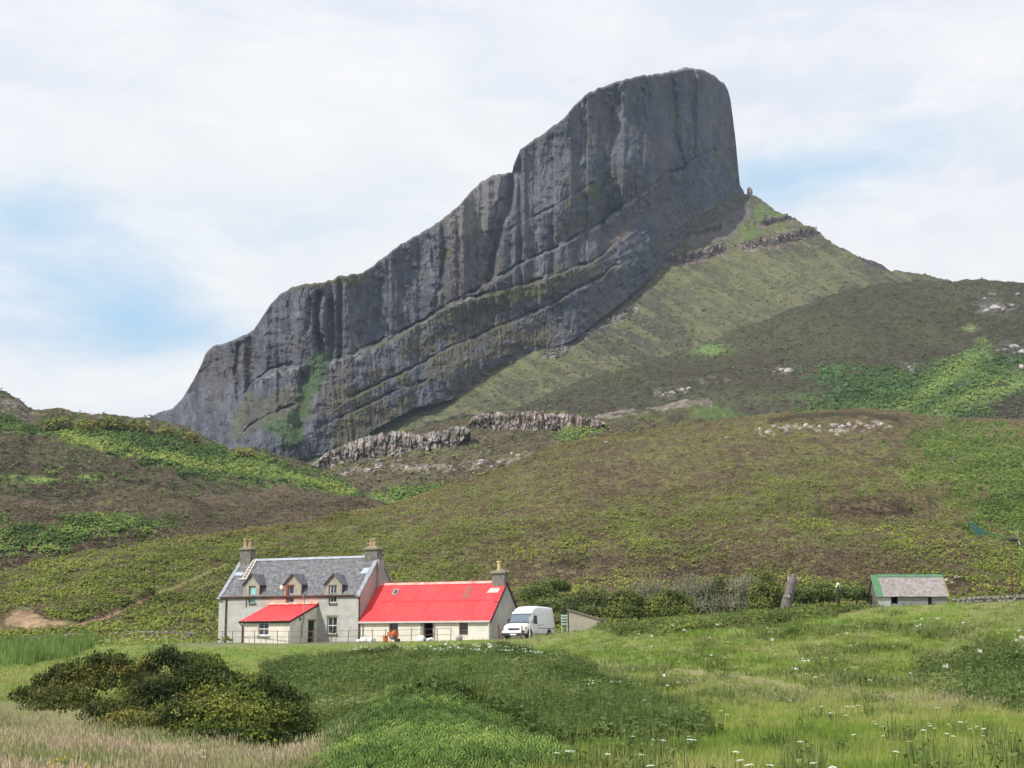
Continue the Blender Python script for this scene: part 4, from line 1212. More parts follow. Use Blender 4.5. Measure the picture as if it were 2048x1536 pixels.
# dormers
for i, (a, b_, zb, zt_) in enumerate(DWL):
    px0, px1 = ((487, 519), (568, 603), (650, 684))[i]
    x0, x1 = lx(px0, 0, 5), lx(px1, 0, 5)
    xm = (x0 + x1) / 2
    zs = lz(xm, 0, 1168); za = lz(xm, 0, 1148.5)
    d = MB()
    facade(d, x0, x1, HE + .001, zs, 0, [(a, b_, HE + .001, zt_)], .24)
    d.add([(x0, 0, zs), (x1, 0, zs), (xm, 0, za)], [(0, 1, 2)])
    dm = d.build('dormer', M_DORM, house)
    for x in (x0 + .004, x1 - .004):
        ck = MB()
        yb = (zs - HE) / sl_
        ck.add([(x, .004, HE), (x, yb, zs), (x, .004, zs)], [(0, 1, 2)])
        ck.build('cheek', M_SLATED, dm)
    dr = MB()
    ybk = (za - HE) / sl_ + .1; ysb = (zs - HE) / sl_ + .05
    for sx_ in (-1, 1):
        xe = x0 - .13 if sx_ < 0 else x1 + .13; ze = zs - .13 * (za - zs) / (xm - x0)
        dr.slab([(xe, -.12, ze + .05), (xm, -.12, za + .06), (xm, ybk, za + .06), (xe, ysb - .1, ze + .05)], .07)
    dr.build('dormer_roof', M_SLATE, dm)
    vb = MB(); vb.slab([(x0 - .15, -.15, zs - .15 * (za - zs) / (xm - x0) + .04), (xm, -.15, za + .06), (xm, -.125, za + .06), (x0 - .15, -.125, zs - .15 * (za - zs) / (xm - x0) + .04)], .12)
    vb.build('verge', M_DARKW, dm)
    if i == 0:
        w_ = window(house, a + .12, b_ - .02, zb + .02, zt_ - .02, .13, M_BLUEP, (0, 1), mat('blue_curtain_pane', (.30, .60, .60), .4, .05, 4), label='window with pale blue blind')
    elif i == 1:
        w_ = window(house, a + .22, b_ - .05, zb + .02, zt_ - .02, .13, M_WHITE, (0, 1), label='window with red-brown timber side')
        q = MB(); q.box(a - .03, a + .21, -.03, .2, zb, zt_ + .02); q.box(a + .212, b_ + .02, -.03, .2, zt_ - .06, zt_ + .02); q.build('timber_lining', M_TIMB, w_)
    else:
        w_ = window(house, a + .1, b_ - .02, zb + .02, zt_ - .02, .13, M_WHITE, (1, 1))
    cur = MB(); cur.box(a + .2, a + .42, .19, .2, zb + .1, zt_ - .1)
    cur.build('curtain', M_WHITE, w_)
w_ = window(house, GW[0] + .03, GW[1] - .03, GW[2] + .02, GW[3] - .02, .14, M_WHITE, (1, 1))
q = MB(); q.box(GW[0] - .1, GW[1] + .1, -.02, .1, GW[3] + .003, GW[3] + .16); q.build('lintel', M_CAP, w_)
# gutter crosses the dormer windows; two rusty downpipes
gt = MB()
gt.tube([(.05, -.16, HE - .06), (LM - .05, -.16, HE - .10)], .075, 6)
gt.build('gutter', M_IRON, house)
for px_ in (451, 718):
    x = lx(px_, -.1, 2); dp = MB(); dp.tube([(x, -.16, HE - .1), (x, -.09, HE - .35), (x, -.09, -.4)], .075, 7)
    for z in (.6, 1.9, 3.2): dp.tube([(x, -.09, z), (x, -.09, z + .09)], .1, 7)
    dp.build('downpipe', M_IRON, house)
x = lx(726, -.1, 2); dp = MB(); dp.tube([(x - .03, -.06, 1.8), (x - .03, -.06, -.4)], .045, 6); dp.build('downpipe', M_PIPEG, house)
x = lx(492, -.1, 4); dp = MB(); dp.tube([(x, -.07, HE - .15), (x, -.07, HE - 1.0)], .04, 6); dp.build('downpipe', M_IRON, house)

# porch
PD = 4.4
pxl, pxr = lx(470, -PD, 2), lx(582, -PD, 2)
pxr2 = lx(637, 0, 3)
pxr = (pxr + pxr2) / 2; pxl = pxr - 5.45
PZ0 = lz(pxr, -PD, 1241.0); PZ1 = lz(pxr, 0, 1207.5)
pwx = (lx(516, -PD, 1), lx(537, -PD, 1), lz(lx(526, -PD, 1), -PD, 1271), lz(lx(526, -PD, 1), -PD, 1245))
x0p, x1p = pxl + .15, pxr - .12
pw = MB(); facade(pw, x0p, x1p, -.9, PZ0 - .05, -PD, [pwx], .22)
pw.add([(x0p, -PD, -.9), (x0p, -.002, -.9), (x0p, -.002, PZ1 - .1), (x0p, -PD, PZ0 - .05)], [(0, 1, 2, 3)])
porch = pw.build('porch', M_HARLW, house)
# right side wall with the door opening
def ly(px_, x, z):
    lo, hi = -6.0, 2.0
    for _ in range(40):
        m = (lo + hi) / 2
        if float(proj(at(x, m, z))[0]) < px_: lo = m
        else: hi = m
    return (lo + hi) / 2
d0, d1 = ly(616, x1p, 1), ly(630, x1p, 1)
dzt = lz(x1p, (d0 + d1) / 2, 1242)
sw = MB()
def rz(y): return PZ0 - .05 + (PZ1 - .05 - PZ0) * (y + PD) / PD
for a, b_ in ((-PD, d0), (d1, -.002)): sw.quad((x1p, a, -.9), (x1p, b_, -.9), (x1p, b_, rz(b_)), (x1p, a, rz(a)))
sw.quad((x1p, d0, dzt), (x1p, d1, dzt), (x1p, d1, rz(d1)), (x1p, d0, rz(d0)))
for y in (d0, d1): sw.quad((x1p, y, -.9), (x1p - .2, y, -.9), (x1p - .2, y, dzt), (x1p, y, dzt))
sw.quad((x1p, d0, dzt), (x1p - .2, d0, dzt), (x1p - .2, d1, dzt), (x1p, d1, dzt))
sw.build('porch_side_wall', M_HARLW, porch)
dd = MB(); dd.box(x1p - .22, x1p - .16, d0, d1, -.5, dzt); dd.box(x1p - .16, x1p - .145, d0 + .08, d1 - .08, .9, dzt - .1); dd.box(x1p - .16, x1p - .145, d0 + .08, d1 - .08, -.1, .78)
door = dd.build('door', M_DARK, house)
q = MB(); q.box(x1p + .002, x1p + .05, d0 - .12, d1 + .12, dzt, dzt + .14); q.build('lintel', M_CAP, door)
q = MB(); q.tube([(x1p - .14, d0 + .12, .75), (x1p - .08, d0 + .12, .75)], .03, 6); q.build('handle', M_PIPEG, door)
window(house, pwx[0], pwx[1], pwx[2] + .02, pwx[3], -PD + .12, M_WHITE, (1, 1), sill_m=M_WHITE)
pr = MB(); pr.slab([(pxl, -PD - .22, PZ0), (pxr, -PD - .22, PZ0), (pxr, -.004, PZ1), (pxl, -.004, PZ1)], .05)
proof = pr.build('porch_roof', M_REDP, house)
q = MB(); q.slab([(pxl, -.38, PZ1 - .02), (pxr, -.38, PZ1 - .02), (pxr, -.006, PZ1 + .16), (pxl, -.006, PZ1 + .16)], .03)
q.build('ridge_flashing', mat('worn_red_flashing', (.80, .10, .08), .6, .2, 2.0, col2=(.85, .62, .45)), proof)
q = MB(); q.slab([(pxr - .02, -PD - .2, PZ0 - .06), (pxr + .02, -PD - .2, PZ0 - .06), (pxr + .02, -.01, PZ1 - .06), (pxr - .02, -.01, PZ1 - .06)], .13)
q.slab([(pxl - .02, -PD - .2, PZ0 - .06), (pxl + .02, -PD - .2, PZ0 - .06), (pxl + .02, -.01, PZ1 - .06), (pxl - .02, -.01, PZ1 - .06)], .13)
q.box(pxl + .03, pxr - .03, -PD - .19, -PD - .15, PZ0 - .2, PZ0 - .07)
q.build('verge_board', M_DARKW, proof)
q = MB(); q.tube([(pxl - .05, -PD - .3, PZ0 - .08), (pxr, -PD - .3, PZ0 - .04)], .055, 6); q.build('gutter', M_IRON, house)
q = MB(); q.tube([(pxl + .0, -PD - .3, PZ0 - .1), (pxl + .25, -PD - .1, PZ0 - .5), (pxl + .25, -PD - .08, -.5)], .07, 6); q.build('downpipe', M_IRON, house)
# flue with a cowl beside the door, and a round green plaque
fy = ly(606, x1p, 2.5); 
xf = x1p + .12
q = MB(); q.tube([(xf, fy - .25, .2), (xf, fy - .25, 1.35), (xf, fy, 1.75), (xf, fy, lz(xf, fy, 1196))], .05, 7)
fl = q.build('flue_pipe', M_PIPEG, house)
zc = lz(xf, fy, 1196)
q = MB(); q.lathe([(.06, zc - .05), (.17, zc), (.17, zc + .28), (.2, zc + .3), (.03, zc + .42)], xf, fy, 10); q.build('cowl', M_CHIM, fl)
gy = ly(600.5, x1p, 2); zg = lz(x1p, gy, 1238)
q = MB(); q.tube([(x1p + .004, gy, zg), (x1p + .03, gy, zg)], .17, 14); q.build('plaque', M_GREEN, house)
q = MB(); lxp = lx(571, 0, 5); q.blob((lxp - .35, -.1, lz(lxp, 0, 1175)), .22, .1, .24, 3, .1, 10, 6); q.build('wall_lamp', mat('cream_lamp', (.72, .68, .5), .6, .1, 5), house)

# ---- red roofed byre
XB = LM + .004; LB = lx(981, 0, 1.5) - LM; WB = 6.3
BE = lz(LM + LB, 0, 1237.5); BE0 = lz(LM + .2, 0, 1241.0); BR = lz(LM + LB, WB / 2, 1163.5)
byre = thing('byre', 'long low whitewashed byre with a bright red corrugated roof', 'outbuilding', at(XB, 0, 0), -TH)
def bx_(px_, z=1.2): return lx(px_, 0, z) - XB
BW1 = (bx_(778), bx_(796), .25, BE - .08); BD = (bx_(847), bx_(866), -.6, BE - .06); BW2 = (bx_(918), bx_(936), .42, BE - .10)
q = MB(); facade(q, 0, LB, -.7, BE, 0, [BW1, BD, BW2], .4)
q.quad((0, WB, -.7), (LB, WB, -.7), (LB, WB, BE), (0, WB, BE)); q.quad((0, 0, -.7), (LB, 0, -.7), (LB, WB, -.7), (0, WB, -.7))
q.build('wall', M_HARLW, byre)
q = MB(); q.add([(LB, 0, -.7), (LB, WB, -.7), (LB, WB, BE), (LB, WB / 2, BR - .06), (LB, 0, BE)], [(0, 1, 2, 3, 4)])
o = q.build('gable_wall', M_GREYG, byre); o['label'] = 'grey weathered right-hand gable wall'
q = MB(); sb = (BR - BE) / (WB / 2)
for sgn in (0, 1):
    ye = -.2 if not sgn else WB + .2
    q.slab([(.02, ye, BE - .2 * sb + .03), (LB + .06, ye, BE - .2 * sb + .03), (LB + .06, WB / 2, BR + .03), (.02, WB / 2, BR + .03)], .05)
broof = q.build('roof', M_RED, byre)
q = MB(); q.slab([(.02, WB / 2 - .2, BR - .10), (LB - .4, WB / 2 - .2, BR - .10), (LB - .4, WB / 2, BR + .12), (.02, WB / 2, BR + .12)], .03)
q.slab([(.02, WB / 2 + .2, BR - .10), (LB - .4, WB / 2 + .2, BR - .10), (LB - .4, WB / 2, BR + .12), (.02, WB / 2, BR + .12)], .03)
q.build('ridge_cap', mat('pale_red_ridge', (.82, .16, .15), .6, .2, 1.5, col2=(.80, .45, .40)), broof)
q = MB()
ym = WB / 2 * .48; zm_ = BE + ym * sb + .034
q.slab([(1.2, ym, zm_ + .035), (LB - .9, ym, zm_ + .035), (LB - .9, ym + .05, zm_ + .07), (1.2, ym + .05, zm_ + .07)], .03)
q.build('sheet_lap', mat('dull_red_lap', (.55, .05, .055), .6, .2, 4), broof)
q = MB()
for sgn in (0, 1):
    ye = -.22 if not sgn else WB + .22
    q.slab([(LB + .063, ye, BE - .2 * sb), (LB + .10, ye, BE - .2 * sb), (LB + .10, WB / 2, BR + .02), (LB + .063, WB / 2, BR + .02)], .2)
q.build('verge_board', M_DARKW, broof)
# roof light and rusty translucent sheet
def roofbox(m, x0, x1, t0, t1, h):
    y0, y1 = WB / 2 * t0, WB / 2 * t1
    m.slab([(x0, y0, BE + y0 * sb + .03 + h), (x1, y0, BE + y0 * sb + .03 + h), (x1, y1, BE + y1 * sb + .03 + h), (x0, y1, BE + y1 * sb + .03 + h)], h + .02)
def bxr(px_, t): return lx(px_, WB / 2 * t, BE + WB / 2 * t * sb) - XB
q = MB(); roofbox(q, bxr(785, .72), bxr(795, .72), .66, .82, .10); rl = q.build('roof_light', M_PIPEG, byre)
q = MB(); roofbox(q, bxr(788, .72), bxr(793, .72), .69, .79, .115); q.build('pane', M_GLASS, rl)
q = MB(); roofbox(q, bxr(929, .7), bxr(941, .7), .52, .86, .05); q.build('rusty_roof_sheet', mat('rusted_sheet', (.24, .10, .08), .8, .3, 5, col2=(.36, .10, .09)), byre)
q = MB(); roofbox(q, bxr(988, .4), bxr(994, .4), .42, .45, .06); q.build('roof_bracket', M_IRON, byre)
q = MB(); q.box(.0, LB + .02, -.26, -.20, BE - .30, BE - .16); q.build('fascia', M_FASC, byre)
q = MB(); q.tube([(LB - .12, -.09, BE - .2), (LB - .12, -.09, -.6)], .06, 7); q.build('downpipe', M_PIPEW, byre)
chimney(byre, LB - 1.25, LB - .02, WB / 2 - .42, WB / 2 + .42, BR - 1.0, lz(XB + LB - .6, WB / 2, 1147), [(LB - .75, WB / 2, .85, .17)], mat('cream_clay_pot', (.66, .52, .30), .85, .2, 6))
q = MB(); q.slab([(LB - 1.5, WB / 2 - 1.0, BR - 1.0 * sb + .08), (LB - .35, WB / 2 - 1.0, BR - 1.0 * sb + .08), (LB - .35, WB / 2 - .6, BR - .6 * sb + .08), (LB - 1.3, WB / 2 - .6, BR - .6 * sb + .08)], .03); q.build('flashing', mat('pinkish_flashing', (.75, .45, .42), .6, .1, 4), byre)
window(byre, BW1[0] + .02, BW1[1] - .02, BW1[2], BW1[3], .18, M_TIMB2, (1, 1), sill=False, fw=.11)
window(byre, BW2[0] + .02, BW2[1] - .02, BW2[2], BW2[3], .18, M_TIMB2, (0, 2), sill=False, fw=.09)
q = MB(); q.box(BD[0] + .02, BD[0] + .1, .1, .2, -.6, BE - .1); q.box(BD[1] - .1, BD[1] - .02, .1, .2, -.6, BE - .1); q.build('door_frame', M_DARKW, byre)
q = MB(); q.box(BD[0] - .3, BD[0] - .003, -.012, -.002, -.5, BE - .3); q.box(BD[1] + .003, BD[1] + .25, -.012, -.002, -.5, BE - .5); q.build('render_patch', mat('bare_rubble', (.33, .31, .26), .95, .4, 5), byre)

# ---- roof ladder on the slates
la = thing('roof_ladder', 'pale wooden ladder lying on the slates beside the left chimney', 'ladder', at(0, 0, 0), -TH)
def onroof(px_, py_):
    best = None
    for yy in np.linspace(-.1, WM / 2, 160):
        x = lx(px_, yy, HE + yy * sl_); e = abs(float(proj(at(x, yy, HE + yy * sl_ + .15))[1]) - py_)
        if best is None or e < best[0]: best = (e, x, yy)
    return best[1], best[2]
lb0, lb1 = onroof(483, 1158), onroof(492, 1158); lt0, lt1 = onroof(508, 1112), onroof(514, 1112)
M_LAD = mat('bleached_ladder_wood', (.72, .66, .58), .8, .12, 6)
def rp(pt, h=.14): return (pt[0], pt[1], HE + pt[1] * sl_ + h)
for A_, B_ in ((lb0, lt0), (lb1, lt1)):
    q = MB(); a = Vector(rp(A_)); b_ = Vector(rp(B_)); q.tube([a, b_], .055, 4); q.build('rail', M_LAD, la)
for i in range(13):
    t = (i + .3) / 13
    a = Vector(rp(lb0)).lerp(Vector(rp(lt0)), t); b_ = Vector(rp(lb1)).lerp(Vector(rp(lt1)), t)
    q = MB(); q.tube([a, b_], .045, 4); q.build('rung', M_LAD, la)
q = MB(); a = Vector(rp(lb0)); b_ = Vector(rp(lb1)); q.tube([a + (a - b_) * .6, b_ + (b_ - a) * .7], .07, 5); q.build('foot_bar', M_LAD, la)

# ---- iron fence in front of the house
M_FEN = mat('rusted_fence_iron', (.20, .105, .085), .85, .25, 4)
M_FENP = mat('pale_pipe_fence', (.42, .36, .32), .85, .25, 4)
def fence(name, pts, n, h, label, rails, post_m, rail_m, rr=.018, pr_=.028, sq=False):
    """pts: plan points; posts are parts, each rail is a part"""
    pts = [np.array(p, float) for p in pts]
    seg = [np.linalg.norm(b - a) for a, b in zip(pts[:-1], pts[1:])]; tot = sum(seg)
    def P(s):
        for a, b, l in zip(pts[:-1], pts[1:], seg):
            if s <= l + 1e-6: return a + (b - a) * s / l
            s -= l
        return pts[-1]
    o0 = P(0); z00 = float(zA(o0[0], o0[1]))
    root = thing(name, label, 'fence', (o0[0], o0[1], z00))
    pp = []
    for i in range(n):
        q_ = P(tot * i / (n - 1)); z = float(zA(q_[0], q_[1])); pp.append((q_[0] - o0[0], q_[1] - o0[1], z - z00))
    rnd = random.Random(5)
    for i, p_ in enumerate(pp):
        m = MB(); dx, dy = rnd.uniform(-.05, .05), rnd.uniform(-.03, .03); hh = h * rnd.uniform(.94, 1.05)
        m.tube([(p_[0], p_[1], p_[2] - .25), (p_[0] + dx, p_[1] + dy, p_[2] + hh)], pr_, 4 if sq else 5)
        m.build('post', post_m, root)
    for r_ in rails:
        m = MB(); m.tube([(p_[0], p_[1], p_[2] + r_ * h + rnd.uniform(-.03, .03)) for p_ in pp], rr, 4); m.build('rail', rail_m, root)
    return root
def pl(px_, Y): return ((px_ - 1024) / FPX * Y * 1.015, Y)
fence('iron_fence', [pl(200, 147), pl(727, 131.5), pl(905, 127.5)], 33, 1.15, 'thin rusty iron fence running in front of the farmhouse and byre', (.5, .93), M_FEN, M_FEN, .022, .032)

# ---- concrete mixer, tub, sacks in front of the byre
M_ORG = mat('orange_mixer_paint', (.60, .15, .06), .6, .25, 5)
M_DRUM = mat('cement_crusted_drum', (.48, .38, .33), .9, .3, 6)
M_TYRE = mat('black_rubber', (.03, .03, .03), .9, .2, 8)
def gp(px_, Y): 
    x, y = pl(px_, Y); return (x, y, float(zA(x, y)))
mx = thing('concrete_mixer', 'orange concrete mixer with a grey crusted drum beside the byre window', 'concrete mixer', gp(794, 133.8), R(-20)); mx.scale = (.74, .74, .74)
q = MB(); d = Vector((.55, -.35, .6)).normalized(); c0 = Vector((0, 0, .78))
prof = [(-.5, .12), (-.42, .36), (-.15, .47), (.1, .46)]; q.tube([c0 + d * a for a, r in prof], [r for a, r in prof], 16); drum = q.build('drum', M_DRUM, mx, True)
q = MB(); prof = [(.1, .465), (.35, .36), (.55, .26), (.6, .29), (.6, .24), (.4, .2)]; q.tube([c0 + d * a for a, r in prof], [r for a, r in prof], 16); q.build('drum_mouth', M_ORG, mx, True)
q = MB(); q.tube([c0 - d * .1 + Vector((-.35, -.3, .25)), c0 + d * .05 + Vector((-.35, -.3, -.1))], .2, 10); q.box(-.75, -.38, -.2, .15, .75, 1.15); q.build('motor_housing', M_ORG, mx)
q = MB(); q.tube([(-.5, -.35, .05), (-.45, 0, .85), (-.5, .35, .05)], .04, 5); q.tube([(.45, -.35, .05), (.4, 0, .6), (.45, .35, .05)], .04, 5); q.tube([(-.48, 0, .5), (.42, 0, .4)], .045, 5); q.build('stand', M_ORG, mx)
for s_ in (-.38, .38):
    q = MB(); q.tube([(.47, s_ - .05, .2), (.47, s_ + .05, .2)], .2, 12); q.build('wheel', M_TYRE, mx)
q = MB(); q.tube([c0 + Vector((.55, -.4, .1)), c0 + Vector((.62, -.45, .1))], .26, 14); q.tube([c0 + Vector((.5, -.4, .1)), c0 + Vector((.72, -.48, .1))], .04, 6); q.build('tilt_wheel', M_ORG, mx)
q = MB(); q.lathe([(.26, 0), (.3, .12), (.33, .7), (.35, .72), (.35, .78), (.3, .78), (.28, .4)]); tb = thing('plastic_tub', 'orange plastic tub standing left of the concrete mixer', 'tub', gp(778, 133.4)); tb.scale = (.72, .72, .72); q.build('tub_body', mat('orange_plastic', (.82, .24, .06), .5, .15, 4), tb, True)
q = MB()
for a in range(0, 181, 20): pass
q.tube([(-.33, 0, .72), (-.2, 0, .95), (.2, 0, .95), (.33, 0, .72)], .015, 5); q.build('handle', M_PIPEG, tb)
M_SACK = mat('white_bulk_sack', (.80, .80, .80), .7, .1, 3, bump=.5, bscale=6)
for i, (px_, Y, sx_, sz, lab) in enumerate(((733, 133.5, .6, .30, 'slumped white sack against the corner between farmhouse and byre'), (752, 133.3, .5, .34, 'white sack between the house corner and the orange tub'),
                                       (848, 130.5, .5, .36, 'peaked white sack at the left side of the dark byre doorway'), (865, 130.0, .42, .22, 'low white sack at the right side of the dark byre doorway'))):
    q = MB(); q.blob((0, 0, sz * .45), sx_ * .75, .35, sz, 20 + i, .35, 16, 10, 1.3); o = q.build('white_sack', M_SACK, None, True, gp(px_, Y), .3 * i); tag(o, lab, 'sack', 'white sacks in front of the byre')
q = MB(); q.blob((0, 0, .2), .28, .2, .28, 33, .3, 10, 7); o = q.build('field_stone', mat('grey_field_stone', (.42, .40, .38), .9, .3, 4), None, True, gp(921, 128.6)); tag(o, 'grey stone on the grass under the right-hand byre window', 'stone')
q = MB(); q.tube([(0, 0, -.1), (-.12, .05, 1.25)], .06, 6); q.tube([(.28, 0, -.1), (.1, .1, .85)], .05, 6); o = q.build('leaning_planks', M_IRON, None, False, gp(1000, 130.6)); tag(o, 'rusty planks leaning by the grey byre gable left of the van', 'planks')

# ---- van
print('van')
M_VAN = bpy.data.materials.new('white_van_paint'); M_VAN.use_nodes = True
b = M_VAN.node_tree.nodes['Principled BSDF']; b.inputs['Base Color'].default_value = (.80, .81, .82, 1); b.inputs['Roughness'].default_value = .32; b.inputs['Coat Weight'].default_value = .4
M_TRIM = mat('black_trim', (.03, .032, .04), .6, .1, 5); M_RLAMP = mat('orange_lens', (.7, .12, .04), .3, .1, 5)
vx, vy, vz = gp(1039, 128.5)
van = thing('van', 'white high-roofed delivery van with a black grille parked beside the byre gable', 'van', (vx, vy, vz + .02), 0)
HD = R(-90 - 27)
van.rotation_euler = (0, 0, HD); van.scale = (1.1, 1.1, 1.08)
# cross-sections along the length: x, bottom z, belt z, top z, half width at belt, at top
SEC = [(1.02, .42, .78, .80, .70, .60), (.97, .36, .86, .92, .88, .80), (.80, .33, .92, 1.06, .96, .86), (.45, .33, 1.00, 1.16, .98, .88), (.08, .33, 1.06, 1.24, .99, .88),
       (-.28, .33, 1.12, 1.72, 1.0, .86), (-.42, .33, 1.12, 1.95, 1.0, .86), (-.50, .33, 1.12, 2.12, 1.0, .84), (-.75, .33, 1.12, 2.36, 1.0, .80), (-1.15, .33, 1.12, 2.50, 1.0, .78), (-1.9, .33, 1.12, 2.56, 1.0, .78), (-3.6, .33, 1.12, 2.54, 1.0, .78), (-4.15, .33, 1.12, 2.50, 1.0, .78), (-4.28, .36, 1.12, 2.35, .98, .76), (-4.34, .45, 1.12, 2.0, .95, .78)]
def vsec(s_):
    x, zb, zbelt, zt_, wb, wt = s_
    r_ = .14 if zt_ > 1.3 else .06
    half = [(wb * .94, zb), (wb, zb + .12), (wb, zbelt), (wt + (wb - wt) * .25, zbelt + (zt_ - zbelt) * .70 if zt_ > 1.3 else zbelt + (zt_ - zbelt) * .4), (wt + .02, zt_ - r_), (wt - .06, zt_ - r_ * .3), (wt - .22, zt_), (0, zt_ + .015)]
    return [(x, y, z) for y, z in half] + [(x, -y, z) for y, z in half[:-1][::-1]]
q = MB(); vs = []; 
for s_ in SEC: vs += vsec(s_)
n = 15; fs = []
for i in range(len(SEC) - 1):
    for k in range(n): fs.append((i * n + k, i * n + (k + 1) % n, (i + 1) * n + (k + 1) % n, (i + 1) * n + k))
fs += [tuple(range(n)), tuple((len(SEC) - 1) * n + k for k in range(n - 1, -1, -1))]
q.add(vs, fs); body = q.build('body', M_VAN, van, False, bevel=0)
md = body.modifiers.new('bevel', 'BEVEL'); md.width = .03; md.segments = 2; md.limit_method = 'ANGLE'; md.angle_limit = R(25)
for p_ in body.data.polygons: p_.use_smooth = True
q = MB(); q.add([(.10, -.80, 1.255), (.10, .80, 1.255), (-.40, .775, 1.86), (-.40, -.775, 1.86)], [(0, 1, 2, 3)])
q = MB(); q.slab([(.075, -.84, 1.262), (.075, .84, 1.262), (-.405, .80, 1.895), (-.405, -.80, 1.895)], .03)
for v in range(len(q.v)): q.v[v] = (q.v[v][0] + .035, q.v[v][1], q.v[v][2] + .02)
M_WSC = bpy.data.materials.new('windscreen_glass'); M_WSC.use_nodes = True
b = M_WSC.node_tree.nodes['Principled BSDF']; b.inputs['Base Color'].default_value = (.12, .15, .19, 1); b.inputs['Roughness'].default_value = .03; b.inputs['Specular IOR Level'].default_value = 1.0; b.inputs['Coat Weight'].default_value = 1.0
ws = q.build('windscreen', M_WSC, van)
for y in (-.35, .3):
    w_ = MB(); w_.tube([(.13, y, 1.27), (-.02, y + .35, 1.45)], .012, 4); w_.build('wiper', M_TRIM, ws)
q = MB(); q.box(.30, .12, -.86, .86, 1.19, 1.26); q.build('cowl_trim', M_TRIM, van)
# peak over the windscreen
q = MB(); q.prism([(-.30, 1.96), (-.42, 1.90), (-.8, 1.93), (-.8, 2.1), (-.52, 2.08)], -.86, .86, 'y'); q.build('roof_peak', M_VAN, van)
for s_ in (-1, 1):
    q = MB(); q.add([(-.42, s_ * 1.006, 1.16), (-1.05, s_ * 1.006, 1.16), (-1.05, s_ * .955, 1.78), (-.62, s_ * .955, 1.78)], [(0, 1, 2, 3)]); q.slab([(-.40, s_ * 1.003, 1.15), (-1.05, s_ * 1.003, 1.15), (-1.05, s_ * .96, 1.80), (-.62, s_ * .96, 1.80)], .012)
    q.build('side_window', M_GLASS, van)
    q = MB(); q.box(-.30, -.48, s_ * 1.03, s_ * 1.22, 1.2, 1.55); q.build('mirror', M_TRIM, van, bevel=.03)
    q = MB(); q.box(-.34, -1.12, s_ * 1.002, s_ * 1.008, .5, .512); q.box(-1.12, -1.135, s_ * 1.002, s_ * 1.008, .5, 1.15); q.box(-1.2, -4.2, s_ * 1.002, s_ * 1.01, .80, .84); q.build('door_seam', M_TRIM, van)
    q = MB(); q.box(.985, .86, s_ * .62, s_ * .84, .72, .86); q.build('headlight', mat('lamp_glass', (.62, .64, .66), .15, .05, 5, spec=.8), van, bevel=.02)
    q = MB(); q.box(.93, .78, s_ * .86, s_ * .95, .74, .86); q.build('indicator', M_RLAMP, van)
    for xw in (.25, -3.15):
        q = MB(); q.tube([(xw, s_ * .80, .31), (xw, s_ * 1.0, .31)], .33, 20); w_ = q.build('wheel', M_TYRE, van)
        t_ = MB(); t_.tube([(xw, s_ * 1.0, .31), (xw, s_ * 1.012, .31)], .19, 14); t_.build('rim', M_PIPEG, w_)
        a = MB(); a.tube([(xw, s_ * .985, .36), (xw, s_ * 1.004, .36)], .42, 20); a.build('wheel_arch', M_TRIM, van)
q = MB(); q.box(1.055, 1.0, -.42, .42, .66, .80); q.prism([(1.06, .70), (1.06, .80), (1.0, .80), (1.0, .70)], -.5, .5, 'y'); q.build('grille', M_TRIM, van)
q = MB(); q.prism([(1.12, .42), (1.13, .58), (1.0, .62), (.8, .62), (.8, .40), (1.0, .38)], -.98, .98, 'y'); q.build('bumper', M_VAN, van, bevel=.03)
q = MB(); q.prism([(1.1, .22), (1.11, .40), (.7, .40), (.7, .22)], -.92, .92, 'y'); q.build('air_dam', M_TRIM, van)
q = MB(); q.box(1.115, 1.135, -.27, .27, .26, .37); q.build('number_plate', mat('plate_white', (.7, .7, .68), .5, .05, 9), van)
q = MB()
for xx, zz in ((-1.35, 1.05), (-1.6, 1.05), (-2.0, 1.12)):
    q = MB(); q.tube([(xx, 1.0, zz), (xx, 1.02, zz)], .05, 8); q.build('side_vent', M_TRIM, van)
# posts in front of the van
q = MB(); q.tube([(0, 0, -.3), (.02, 0, 1.15)], .07, 6); q.box(.0, .24, -.08, .08, .55, .75); o = q.build('gate_post', mat('rust_red_post', (.16, .05, .045), .8, .3, 5), None, False, gp(1043, 124.5)); tag(o, 'short rust-red iron post standing before the van bonnet', 'post')
q = MB(); q.tube([(0, 0, -.3), (0, 0, 1.85)], .055, 6); o = q.build('gate_post', mat('bleached_post', (.58, .54, .46), .9, .2, 5), None, False, gp(1058.5, 123.5)); tag(o, 'tall thin pale post standing before the van door', 'post')

# ---- lean-to hut right of the van
hx, hy, hz = gp(1132, 131)
hut = thing('lean_to_hut', 'low pale hut with a sloping rusty roof, half hidden by the grass bank', 'hut', (hx, hy, hz), R(-8))
M_HUT = mat('patchy_concrete_block', (.42, .38, .31), .95, .25, 2.0, col2=(.30, .28, .23), bump=.4)
zt0 = kk(1219) * 131 - hz; zt1 = kk(1239) * 131 - hz
q = MB(); q.add([(0, 0, -.5), (2.9, 0, -.5), (2.9, 0, zt1), (0, 0, zt0), (0, 3, -.5), (2.9, 3, -.5), (2.9, 3, zt1), (0, 3, zt0)], [(0, 1, 2, 3), (4, 5, 6, 7), (0, 4, 7, 3), (1, 5, 6, 2)]); q.build('wall', M_HUT, hut)
q = MB(); q.slab([(-.12, -.15, zt0 + .08), (3.15, -.15, zt1 - .02), (3.15, 3.1, zt1 - .02), (-.12, 3.1, zt0 + .08)], .07); q.build('roof', mat('rusty_hut_roof', (.22, .16, .13), .85, .3, 3, col2=(.30, .26, .24)), hut)
q = MB(); q.box(.02, .1, -.03, -.002, .3, zt0 - .2); q.build('door_edge', M_DARKW, hut)
